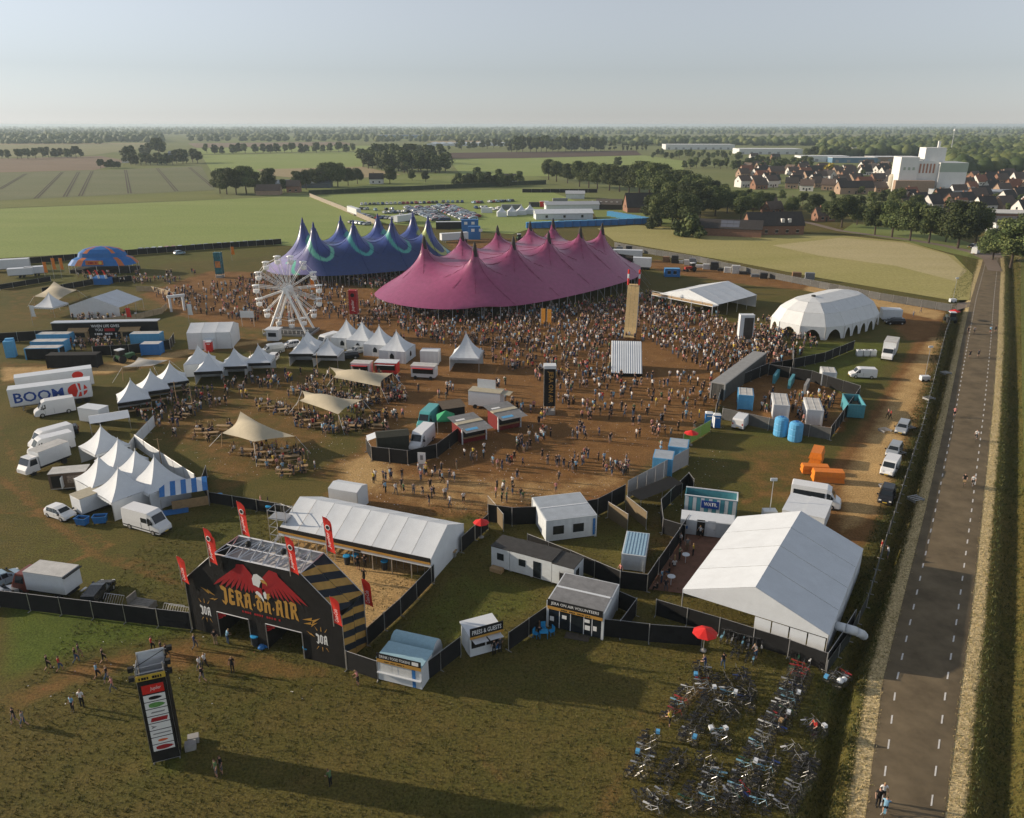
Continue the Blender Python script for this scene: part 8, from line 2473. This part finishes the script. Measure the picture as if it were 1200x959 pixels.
def body_mesh(pose, sub):
  J = skeleton(pose); keys = list(J)
  me = bpy.data.meshes.new('person'); me.from_pydata([J[k][:3] for k in keys], [(keys.index(a), keys.index(b)) for a, b in EDG], [])
  o = bpy.data.objects.new('p', me); col.objects.link(o)
  md = o.modifiers.new('s', 'SKIN'); md.use_smooth_shade = True
  for i, k in enumerate(keys):
    sv = me.skin_vertices[0].data[i]; sv.radius = J[k][3:]; sv.use_root = (k == 'pel')
  if sub: s = o.modifiers.new('u', 'SUBSURF'); s.levels = 1; s.render_levels = 1
  bpy.context.view_layer.update()
  out = bpy.data.meshes.new_from_object(o.evaluated_get(bpy.context.evaluated_depsgraph_get()))
  bpy.data.objects.remove(o)
  out.name = 'person'
  seg = [(Vector(J[a][:3]), Vector(J[b][:3]), a, b) for a, b in EDG]
  hz = Vector(J['hea'][:3])
  out.materials.clear()
  for m in (SKIN[0], SM_['black'], TM_['black'], TM_['black'], SHOE, HAIR[0]): out.materials.append(m)
  idx = []
  for f in out.polygons:
    c = f.center; best = None
    for a, b, ka, kb in seg:
      d = b - a; t = max(0, min(1, (c - a).dot(d) / d.length_squared)); q = (c - a - d * t).length
      if best is None or q < best[0]: best = (q, ka, kb, t)
    _, ka, kb, t = best
    if kb == 'top' or ka == 'hea' or (kb == 'hea' and t > .6): s = 5 if (c.z > hz.z + .05 or c.y < hz.y - .015) else 0
    elif kb == 'hea' or (kb == 'nec' and t > .75): s = 0
    elif kb[:2] == 'el': s = 1 if t < .75 else 0
    elif kb[:2] in ('ha', 'fi'): s = 0
    elif kb[:2] == 'hi' or kb[:2] == 'kn': s = 2
    elif kb[:2] == 'an': s = 3 if t > .12 else 2
    elif kb[:2] == 'to': s = 4
    elif ka == 'pel' and t < .25: s = 2
    else: s = 1
    idx.append(s)
  out.polygons.foreach_set('material_index', idx)
  return out
POSES = ['stand', 'walk', 'drink', 'lean', 'cheer', 'sit', 'ride']
HI = {p: body_mesh(p, True) for p in POSES}
LO = {p: body_mesh(p, False) for p in POSES[:6]}

LANDMARK = [('sponsor tower', 190, 892), ('first arch gateway', 280, 748), ('striped arch side', 415, 770), ('token booth', 465, 800), ('press booth', 570, 768), ('volunteers cabin', 672, 745), ('bicycle parasol', 824, 763), ('terrace tables', 795, 672),
      ('low white cabin', 825, 632), ('long entrance tent', 430, 660), ('curved arena fence', 620, 612), ('kitchen notice board', 492, 548), ('fenced drink kiosk', 550, 518), ('crowd side kiosk', 600, 503), ('black banner tower', 644, 487), ('grey wall low end', 738, 585),
      ('grey wall top end', 800, 545), ('nearest beige stretch tent', 305, 530), ('middle beige stretch tent', 395, 495), ('far beige stretch tent', 425, 462), ('white pagoda cluster', 160, 575), ('blue striped awning', 215, 595), ('sloping pagoda row', 185, 475), ('black banner pagodas', 280, 440), ('striped banner pagoda', 372, 428),
      ('air bag', 735, 440), ('white food trailer', 575, 472), ('lone pagoda', 550, 432), ('grey container row', 870, 455), ('toilet cabins', 930, 495), ('snack trailers', 460, 442), ('dark waste yard', 290, 590), ('ribbed blue roof', 745, 660), ('bicycle rows', 860, 850), ('roadside fence cars', 1045, 540), ('dashed road', 1110, 650), ('road crossing', 1135, 400), ('bench yard centre', 250, 505), ('open sand', 520, 590), ('ferris wheel', 336, 395)]
LMW = [(n, G(u, v)) for n, u, v in LANDMARK]
ppl = []      # x, y, pose, heading, shirt
def addp(u, v, pose=None, head=None, shirt=None, z=0, near=True):
  p = G(u, v); ppl.append([p.x, p.y, pose or random.choice(['stand', 'walk', 'walk', 'drink', 'stand']), random.uniform(0, 6.28) if head is None else head, shirt, z])
W_ = -1.2
for (u, v, pose, hd, s) in [(57, 785, 'walk', W_, 'black'), (71, 787, 'walk', W_, 'red'), (90, 777, 'walk', W_, 'black'), (94, 772, 'walk', W_, 'charcoal'), (122, 777, 'walk', W_, 'black'), (115, 796, 'walk', W_, 'pale blue'), (127, 800, 'walk', 1.9, 'black'), (133, 811, 'walk', 1.9, 'pink'), (179, 763, 'walk', W_, 'red'), (190, 768, 'walk', W_, 'black'), (196, 772, 'walk', W_, 'black'), (86, 834, 'stand', 2.8, 'pale blue'), (97, 829, 'stand', 0, 'white'), (18, 848, 'walk', 1.7, 'black'), (29, 852, 'walk', 1.7, 'grey'), (229, 761, 'walk', W_, 'navy'), (253, 756, 'stand', 0, 'black'), (267, 755, 'lean', -1, 'pale blue'), (235, 787, 'walk', 1.2, 'white'), (241, 783, 'walk', 1.2, 'white'), (238, 800, 'walk', 1.2, 'black'), (273, 788, 'stand', 3.1, 'black'), (254, 911, 'stand', 2.4, 'green'), (260, 907, 'stand', 2.4, 'black'), (420, 803, 'lean', 2.0, 'pink'), (388, 922, 'lean', 1.0, 'green'), (420, 668, 'stand', 0, 'black'), (428, 665, 'drink', 3, 'black'), (427, 683, 'walk', 3, 'black'),
                           (797, 640, 'stand', 2, 'white'), (812, 652, 'stand', 1, 'yellow'), (796, 657, 'drink', 4, 'green'), (790, 667, 'sit', 0, 'white'), (784, 675, 'sit', 1, 'black'), (775, 684, 'stand', 1, 'pale blue'), (820, 631, 'walk', 2, 'white'), (815, 625, 'walk', 2, 'black'), (770, 693, 'sit', 1, 'black'), (805, 646, 'stand', 3, 'grey'), (780, 690, 'sit', 3, 'charcoal'), (632, 746, 'sit', 0, 'black'), (579, 768, 'stand', .4, 'black'), (586, 765, 'stand', .4, 'charcoal'), (727, 676, 'walk', 2, 'pink'), (785, 852, 'lean', 1, 'yellow'), (954, 863, 'lean', 2, 'red'), (885, 772, 'lean', 2, 'grey'), (826, 787, 'lean', 1, 'navy'), (847, 783, 'walk', 0, 'black'), (1028, 946, 'stand', 3, 'black'), (1033, 940, 'stand', 3, 'white'), (1040, 490, 'walk', 1, 'pink'), (1043, 492, 'walk', 1, 'red'), (1079, 367, 'walk', 1, 'black'), (1070, 372, 'walk', 2, 'grey'), (1040, 655, 'lean', 1, 'white'), (1032, 648, 'stand', 1, 'red')]:
  addp(u, v, pose, hd, s)
def zone(px, dens, poses=None, gap=.55):
  P = W2(px); A_ = np.array(P); lo, hi = A_.min(0), A_.max(0)
  n = int((hi[0] - lo[0]) * (hi[1] - lo[1]) * dens)
  X, Y = rng.uniform(lo[0], hi[0], n), rng.uniform(lo[1], hi[1], n)
  if dens < .2:          # loosely clustered
    k = max(1, n // 4); c = rng.integers(0, k, n); X = X[c] + rng.normal(0, .9, n); Y = Y[c] + rng.normal(0, .9, n)
  ins = poly_sd(X, Y, P) > 0
  for x, y in zip(X[ins], Y[ins]):
    ppl.append([float(x), float(y), random.choice(poses or ['stand', 'walk', 'drink', 'stand', 'lean']), random.uniform(0, 6.28), None, 0])
zone([(435, 348), (500, 362), (580, 368), (680, 358), (760, 345), (840, 378), (910, 395), (928, 420), (850, 440), (800, 425), (752, 400), (715, 400), (715, 445), (640, 450), (560, 420), (500, 398), (440, 378)], .42, ['stand', 'stand', 'drink', 'cheer', 'walk'])
zone([(470, 344), (560, 352), (640, 346), (745, 322), (700, 312), (600, 335), (500, 338)], .30, ['stand', 'cheer', 'drink'])
zone([(752, 445), (850, 438), (838, 478), (812, 508), (735, 500), (640, 470), (640, 445), (715, 442)], .22)
zone([(560, 430), (640, 470), (735, 500), (806, 512), (735, 565), (640, 588), (480, 600), (432, 582), (440, 548), (520, 545), (620, 510), (560, 470)], .11)
zone([(640, 500), (740, 520), (735, 560), (690, 585), (640, 560)], .13)
zone([(440, 575), (520, 570), (560, 596), (470, 600)], .3)
zone([(330, 455), (470, 448), (485, 500), (440, 522), (345, 500)], .15)
zone([(395, 345), (470, 372), (500, 400), (480, 412), (400, 385)], .15)
zone([(868, 388), (935, 385), (962, 408), (905, 432), (850, 428)], .5)
zone([(170, 345), (320, 322), (400, 337), (430, 372), (300, 380), (230, 368)], .22)
zone([(375, 318), (525, 302), (545, 325), (430, 340)], .4)
zone([(155, 488), (215, 458), (340, 438), (420, 436), (470, 448), (440, 462), (330, 455), (235, 485), (205, 515)], .32)
zone([(82, 413), (150, 411), (150, 399), (80, 401)], .45)
zone([(85, 374), (150, 369), (168, 373), (92, 383)], .4)
zone([(85, 324), (235, 318), (210, 337), (120, 333)], .16)
zone([(900, 458), (985, 468), (965, 502), (890, 484)], .3)
zone([(530, 525), (640, 512), (640, 535), (540, 550)], .15)
zone([(470, 450), (545, 440), (545, 470), (460, 478)], .16)
zone([(245, 580), (300, 592), (330, 600), (250, 588)], .2, ['sit', 'stand'])
zone([(800, 350), (850, 372), (930, 380), (840, 385), (760, 372)], .12)
for (u, v) in TABLES:
  c = G(u, v); dense = 8 if v > 484 and u > 345 or u > 285 and v > 520 or v < 475 else 4
  for k in range(dense):
    a = random.uniform(0, 6.28); r = random.uniform(.7, 1.9)
    ppl.append([c.x + r * 1.3 * math.cos(a), c.y + r * math.sin(a), random.choice(['sit', 'sit', 'drink', 'stand']), a + math.pi / 2 + math.pi, None, 0])
shn = ['black'] * 7 + ['charcoal'] * 2 + ['white'] * 4 + ['charcoal'] * 2 + ['grey'] * 2 + ['navy', 'red', 'pale blue', 'pale blue', 'green', 'yellow', 'pink', 'pink']
trn = ['black'] * 5 + ['denim'] * 3 + ['khaki', 'grey', 'grey']
nf = 58
ppl_s = ppl[:nf] + sorted(ppl[nf:], key=lambda q: q[1])
lmc = {}
for x, y, pose, hd, sh, z in ppl_s[:292]:
  sh = sh or random.choice(shn); tr = random.choice(trn); bare = random.random() < .55
  o = link('person', HI[pose]); o.location = (x, y, 0); o.rotation_euler.z = hd; k = random.uniform(.94, 1.06); o.scale = (k, k, k)
  sk = random.choice(SKIN)
  for i, m in enumerate((sk, SM_[sh], TM_[tr], sk if bare else TM_[tr], SHOE, random.choice(HAIR))):
    o.material_slots[i].link = 'OBJECT'; o.material_slots[i].material = m
  nm, w = min(LMW, key=lambda q: (q[1].x - x) ** 2 + (q[1].y - y) ** 2)
  lmc.setdefault(nm, []).append((math.hypot(w.x - x, w.y - y), o, sh, tr, bare, pose))
for nm, L_ in lmc.items():
  for k, (d, o, sh, tr, bare, pose) in enumerate(sorted(L_, key=lambda q: q[0])):
    act = dict(stand='standing', walk='walking', drink='drinking', lean='leaning over', cheer='arm raised', sit='sitting')[pose]
    tag(o, f'person in {sh} top, {tr} {"shorts" if bare else "trousers"}, {act}, {ordn(k + 1)} from {nm}', 'person', 'festival visitors')
# everyone farther off: one crowd
def crowd(P):
  pal = SKIN + list(SM_.values()) + list(TM_.values()) + [SHOE] + HAIR
  ix = {m: i for i, m in enumerate(pal)}
  D = {}
  for p, me in LO.items():
    v = np.empty(len(me.vertices) * 3); me.vertices.foreach_get('co', v)
    ls = np.empty(len(me.polygons), int); me.polygons.foreach_get('loop_total', ls)
    li = np.empty(len(me.loops), int); me.loops.foreach_get('vertex_index', li)
    mi = np.empty(len(me.polygons), int); me.polygons.foreach_get('material_index', mi)
    D[p] = (v.reshape(-1, 3), ls, li, mi)
  VV, LT, LI, MI = [], [], [], []; o = 0
  for x, y, pose, hd, sh, z in P:
    v, ls, li, mi = D[pose]; k = random.uniform(.92, 1.08); c, s = math.cos(hd) * k, math.sin(hd) * k
    VV.append(np.stack([v[:, 0] * c - v[:, 1] * s + x, v[:, 0] * s + v[:, 1] * c + y, v[:, 2] * k], 1)); LT.append(ls); LI.append(li + o); o += len(v)
    sk = random.choice(SKIN); tr = TM_[random.choice(trn)]
    m = [ix[q] for q in (sk, SM_[random.choice(shn)], tr, sk if random.random() < .5 else tr, SHOE, random.choice(HAIR))]
    MI.append(np.array(m)[mi])
  V_, LT, LI, MI = map(np.concatenate, (VV, LT, LI, MI))
  me = bpy.data.meshes.new('crowd')
  me.vertices.add(len(V_)); me.vertices.foreach_set('co', V_.ravel().astype(np.float32))
  me.loops.add(len(LI)); me.loops.foreach_set('vertex_index', LI.astype(np.int32))
  me.polygons.add(len(LT)); me.polygons.foreach_set('loop_start', np.concatenate([[0], np.cumsum(LT)[:-1]]).astype(np.int32))
  me.update(calc_edges=True)
  for m in pal: me.materials.append(m)
  me.polygons.foreach_set('material_index', MI.astype(np.int32))
  tag(link('crowd', me), 'dense festival crowd spread over the arena before the tents', 'crowd', kind='stuff')
crowd(ppl_s[292:])

# ================================================================== BICYCLES
TYRE = M('bike_tyre', (.02, .02, .02), .8, .1)
def bike_meshes():
  w = MB(); r = .34
  P = [[((r + .018 * math.cos(b)) * math.cos(a), .018 * math.sin(b), (r + .018 * math.cos(b)) * math.sin(a)) for b in (0, 2.09, 4.19, 6.283)] for a in np.linspace(0, 2 * math.pi, 17)]
  w.grid(P, TYRE)
  for k in range(7): a = k * math.pi / 7; w.bar((r * math.cos(a), 0, r * math.sin(a)), (-r * math.cos(a), 0, -r * math.sin(a)), .006, BALU, 3)
  f = MB(); fm = M('bike_frame', (.05, .05, .05), .35, .1, spec=.5)
  for p, q in (((-.52, 0, .34), (-.08, 0, .30)), ((-.08, 0, .30), (-.22, 0, .78)), ((-.08, 0, .30), (.36, 0, .72)), ((-.20, 0, .70), (.34, 0, .80)), ((.33, 0, .86), (.52, 0, .34)), ((-.52, 0, .34), (-.2, 0, .68))): f.bar(p, q, .019, fm, 5)
  f.box(-.75, -.28, -.08, .08, .72, .75, fm)
  h = MB().bar((.33, 0, .84), (.30, 0, 1.02), .018, BALU).bar((.30, -.28, 1.03), (.30, .28, 1.03), .016, BALU).bar((.30, -.28, 1.03), (.16, -.29, 1.02), .02, TYRE).bar((.30, .28, 1.03), (.16, .29, 1.02), .02, TYRE)
  s = MB().add([(-.40, -.10, .88), (-.40, .10, .88), (-.10, .03, .90), (-.10, -.03, .90), (-.40, -.10, .94), (-.40, .10, .94), (-.10, .03, .93), (-.10, -.03, .93)], [(0, 3, 2, 1), (4, 5, 6, 7), (0, 1, 5, 4), (1, 2, 6, 5), (2, 3, 7, 6), (3, 0, 4, 7)], TYRE).bar((-.22, 0, .76), (-.25, 0, .89), .016, BALU)
  c = MB().bar((-.08, -.10, .30), (-.02, -.10, .14), .014, BALU).bar((-.08, .10, .30), (-.14, .10, .46), .014, BALU).bar((-.12, .06, .3), (-.25, .22, .02), .012, BALU)
  return w.mesh('wheel'), f.mesh('frame'), h.mesh('handlebar'), s.mesh('saddle'), c.mesh('crank')
BALU = M('bike_metal', (.13, .13, .13), .4, .1, metal=.3)
BM = bike_meshes()
BC = {'black': (.014, .014, .015), 'white': (.6, .6, .58), 'silver': (.4, .41, .42), 'dark green': (.02, .07, .04), 'pale blue': (.2, .4, .5), 'red': (.35, .03, .03), 'dark blue': (.02, .04, .14)}
BCM = {k: M('bike_' + k.replace(' ', '_'), c, .3, .05, spec=.5, metal=.5 if k == 'silver' else 0) for k, c in BC.items()}
bcn = ['black'] * 15 + ['silver'] * 3 + ['white'] * 2 + ['dark green', 'pale blue', 'red', 'dark blue']
def bike(x, y, a, c, label, group='parked bicycles', lean=None):
  t = T('bicycle', (x, y, 0), a, label, 'bicycle', group); t.rotation_euler.x = random.uniform(-.16, .02) if lean is None else lean
  for xx in (-.52, .52): link('wheel', BM[0], t).location = (xx, 0, .36)
  setmat(link('frame', BM[1], t), BCM[c]); link('handlebar', BM[2], t); link('saddle', BM[3], t); link('crank', BM[4], t)
  if random.random() < .1:
    MB().box(.36, .66, -.18, .18, .78, 1.02, random.choice([WOOD, PRINTB, SKYBLUE, WPAINT])).build('front_crate', t)
  return t
zb = lambda q: (700 + q[0] / 3.75, 720 + q[1] / 3.75)
ROWS = [('outer left row', [(235, 545), (205, 640), (170, 745)]), ('corner heap', [(240, 810), (170, 845)]), ('short second row', [(365, 630), (330, 690), (275, 760)]), ('upper loose line', [(400, 345), (360, 420), (320, 480)]), ('dense heap', [(450, 235), (470, 330), (500, 400), (430, 500), (390, 590)]), ('heap edge', [(540, 290), (570, 360), (560, 430), (610, 490)]),
    ('inner short line', [(520, 520), (545, 560), (540, 630)]), ('middle short row', [(480, 640), (480, 740)]), ('middle lower row', [(440, 770), (380, 880)]), ('long slanting row', [(890, 240), (840, 340), (800, 430), (745, 520), (690, 620), (650, 700), (620, 780), (570, 890)]), ('second slanting row', [(910, 260), (865, 350), (825, 440), (770, 530)]), ('roadside row', [(840, 600), (910, 680), (880, 770), (810, 880)]), ('roadside cluster', [(930, 490), (990, 570)]), ('fence line', [(545, 110), (640, 140), (730, 165)]), ('second fence line', [(590, 175), (700, 215)]), ('fence corner group', [(830, 185), (930, 210), (1000, 235)]), ('ditch pair', [(1030, 330), (1085, 270)]), ('loose middle pair', [(650, 360), (690, 390)]), ('lower long row end', [(560, 820), (660, 790)]), ('roadside lower line', [(905, 720), (930, 640)]), ('bottom row', [(300, 800), (240, 893)]), ('lower inner row', [(520, 690), (470, 890)]), ('lower roadside row', [(760, 640), (700, 890)]), ('upper inner row', [(620, 260), (650, 330), (640, 440)])]
for nm, pts in ROWS:
  k = 0; dense = nm in ('long slanting row', 'dense heap', 'fence line', 'second slanting row')
  for a, b in zip(pts, pts[1:]):
    p, q = G(*zb(a)), G(*zb(b)); d = q - p; n = max(2, int(d.length / (.40 if dense else .46))); an = math.atan2(d.y, d.x) + math.pi / 2
    for i in range(n):
      k += 1; c = random.choice(bcn); pos = p + d * ((i + .5) / n)
      bike(pos.x + random.uniform(-.16, .16), pos.y + random.uniform(-.12, .12), an + random.uniform(-.16, .16) + (math.pi if random.random() < .2 else 0), c, f'{c} bicycle, {ordn(k)} from the marquee end of the {nm}')
wb = tag(MB().lathe([(.1, 0), (.25, .08), (.3, .2), (.18, .4), (.05, .45)], 9, WHITE, (0, 0, .6)).lathe([(.1, 0), (.22, .1), (.25, .25), (.1, .4)], 8, WHITE, (.5, .35, .5)).build('white_cover', loc=G(983, 807)), 'white cover bundled over bicycles near the ditch', 'cover')
# riders on the road
road_dir = math.atan2(ROAD_L[4][1] - ROAD_L[3][1], ROAD_L[4][0] - ROAD_L[3][0])
for i, (u, v, sg, c, s) in enumerate([(1036, 955, 1, 'pale blue', 'pale blue'), (1129, 570, -1, 'black', 'black'), (1139, 572, -1, 'white', 'white'), (1118, 489, 1, 'black', 'pink'), (1143, 517, -1, 'silver', 'white'), (1136, 420, 1, 'black', 'black'), (1146, 419, 1, 'black', 'charcoal'), (1134, 392, -1, 'black', 'black'), (1141, 392, -1, 'black', 'grey'), (1160, 391, 1, 'red', 'pale blue'), (1166, 390, 1, 'black', 'black')]):
  p = G(u, v); a = road_dir if sg > 0 else road_dir + math.pi
  w = ['lowest on the road', 'first of the pair passing the marquee', 'second of the pair passing the marquee', 'alone on the ditch side', 'alone beside the right dashed line', 'first of the pair near the light mast', 'second of the pair near the light mast', 'in the shaded lane, ahead', 'in the shaded lane, behind', 'at the field gate, inner', 'at the field gate, outer'][i]
  b = bike(p.x, p.y, a, c, f'{c} bicycle being ridden, {w}', 'ridden bicycles', 0); b.location.z = .08
  o = link('person', HI['ride']); o.location = (p.x - .28 * math.cos(a), p.y - .28 * math.sin(a), .10); o.rotation_euler.z = a - math.pi / 2
  for j, m in enumerate((SKIN[0], SM_[s], TM_['black'], SKIN[0], SHOE, HAIR[1])): o.material_slots[j].link = 'OBJECT'; o.material_slots[j].material = m
  tag(o, f'cyclist in {s} top riding, {w}', 'person', 'cyclists on the road')

# ================================================================== ROUGH GRASS
def blades(name, X, Y, h, w, mats, label, n=3):
  dl_, dr_ = line_d(X, Y, DITCH_L), line_d(X, Y, DITCH_R)
  Z = DZ(dl_, dr_) - .02
  X, Y, Z, h = (np.repeat(a, n) for a in (X, Y, Z, h)); m = len(X)
  X = X + rng.normal(0, .07, m); Y = Y + rng.normal(0, .07, m); a = rng.uniform(0, 6.28, m); ww = w * rng.uniform(.6, 1.4, m); h = h * rng.uniform(.6, 1.3, m)
  lx, ly = rng.normal(0, .35, m) * h, rng.normal(0, .35, m) * h
  V = np.stack([np.stack([X - ww * np.cos(a), Y - ww * np.sin(a), Z], 1), np.stack([X + ww * np.cos(a), Y + ww * np.sin(a), Z], 1), np.stack([X + lx, Y + ly, Z + h], 1)], 1).reshape(-1, 3)
  me = bpy.data.meshes.new(name); me.vertices.add(3 * m); me.vertices.foreach_set('co', V.ravel().astype(np.float32)); me.loops.add(3 * m); me.loops.foreach_set('vertex_index', np.arange(3 * m, dtype=np.int32)); me.polygons.add(m); me.polygons.foreach_set('loop_start', np.arange(0, 3 * m, 3, dtype=np.int32)); me.update(calc_edges=True)
  for q in mats: me.materials.append(q)
  me.polygons.foreach_set('material_index', rng.integers(0, len(mats), m).astype(np.int32))
  tag(link(name, me), label, 'grass', kind='stuff')
SG = [M('straw_blade', (.44, .34, .16), .9, 0), M('straw_blade_pale', (.58, .47, .26), .9, 0), M('verge_blade', (.24, .22, .08), .9, 0)]
GG = [M('meadow_blade', (.105, .095, .03), .9, 0), M('meadow_blade_dry', (.16, .12, .048), .9, 0), M('meadow_blade_green', (.06, .08, .018), .9, 0)]
def along(P, lo, hi, n):
  s = rng.uniform(0, 1, n) ** 1.6; L_ = offs(P, 0); cum = np.concatenate([[0], np.cumsum([math.dist(a, b) for a, b in zip(P, P[1:])])]); d = s * cum[-1]
  x, y = np.interp(d, cum, [p[0] for p in P]), np.interp(d, cum, [p[1] for p in P]); x2, y2 = np.interp(d + .5, cum, [p[0] for p in P]), np.interp(d + .5, cum, [p[1] for p in P])
  tx, ty = x2 - x, y2 - y; l = np.hypot(tx, ty) + 1e-6; o = rng.uniform(lo, hi, n)
  return x + ty / l * o, y - tx / l * o
def verge(name, parts, h, w, mats, label):
  q = [along(*p) for p in parts]; X, Y = np.concatenate([a for a, _ in q]), np.concatenate([b for _, b in q])
  blades(name, X, Y, rng.uniform(*h, len(X)), w, mats, label)
verge('verge_grass', [(ROAD_L, -1.5, .1, 8000), (ROAD_R, -.1, 1.2, 6000)], (.08, .24), .03, SG, 'dry straw coloured grass along both road verges')
verge('ditch_grass', [(ROAD_L, -5.0, -1.1, 14000), (ROAD_R, 1.0, 6.0, 14000)], (.12, .38), .035, [M('ditch_blade', (.07, .085, .022), .9, 0), M('ditch_blade_pale', (.15, .14, .05), .9, 0), M('ditch_blade_dark', (.04, .055, .016), .9, 0)], 'long green grass in the two roadside ditches')
lp = [G(random.uniform(400, 850), random.uniform(400, 600)) for _ in range(1500)] + [G(random.uniform(20, 420), random.uniform(745, 830)) for _ in range(35)] + [G(random.uniform(160, 460), random.uniform(430, 560)) for _ in range(500)]
mb = MB()
for p in lp:
  a, r = random.uniform(0, 6.28), random.uniform(.035, .085)
  mb.add([(p.x + r * math.cos(a + k * 1.57), p.y + r * math.sin(a + k * 1.57), .05 + .03 * (k % 2)) for k in range(4)], [(0, 1, 2, 3)], random.choice([PRINTW, PRINTW, M('litter_grey', (.4, .4, .38), .8, 0), M('litter_red', (.4, .06, .05), .8, 0)]))
tag(mb.build('litter'), 'small scraps of litter trodden over the arena ground', 'litter', kind='stuff')
X, Y = rng.uniform(-42, 27, 42000), 33 + 55 * rng.uniform(0, 1, 42000) ** 1.5
k = (poly_sd(X, Y, W2(sand_polys[0][0])) < 0) & (poly_sd(X, Y, W2(earth_polys[7][0])) < .5) & (poly_sd(X, Y, ROAD_L + ROAD_R[::-1]) < -6) & (poly_sd(X, Y, W2([(430, 600), (745, 570), (700, 500), (430, 540)])) < 0)
blades('meadow_grass', X[k], Y[k], rng.uniform(.06, .2, k.sum()), .035, GG, 'short worn meadow grass in front of the arch', 3)

# ================================================================== HAZE
hz = MB().box(-20050, 20050, -20050, 20050, -3.0, 49.0, WHITE).mesh('haze')
hm = bpy.data.materials.new('haze_air'); hm.use_nodes = True
t = hm.node_tree
for n in list(t.nodes): t.nodes.remove(n)
pv = t.nodes.new('ShaderNodeVolumePrincipled'); pv.inputs['Color'].default_value = (.72, .86, .93, 1); pv.inputs['Density'].default_value = 1.05e-4; pv.inputs['Anisotropy'].default_value = .2
t.links.new(pv.outputs[0], t.nodes.new('ShaderNodeOutputMaterial').inputs['Volume'])
hz.materials.clear(); hz.materials.append(hm)
tag(link('haze', hz), kind='stuff')
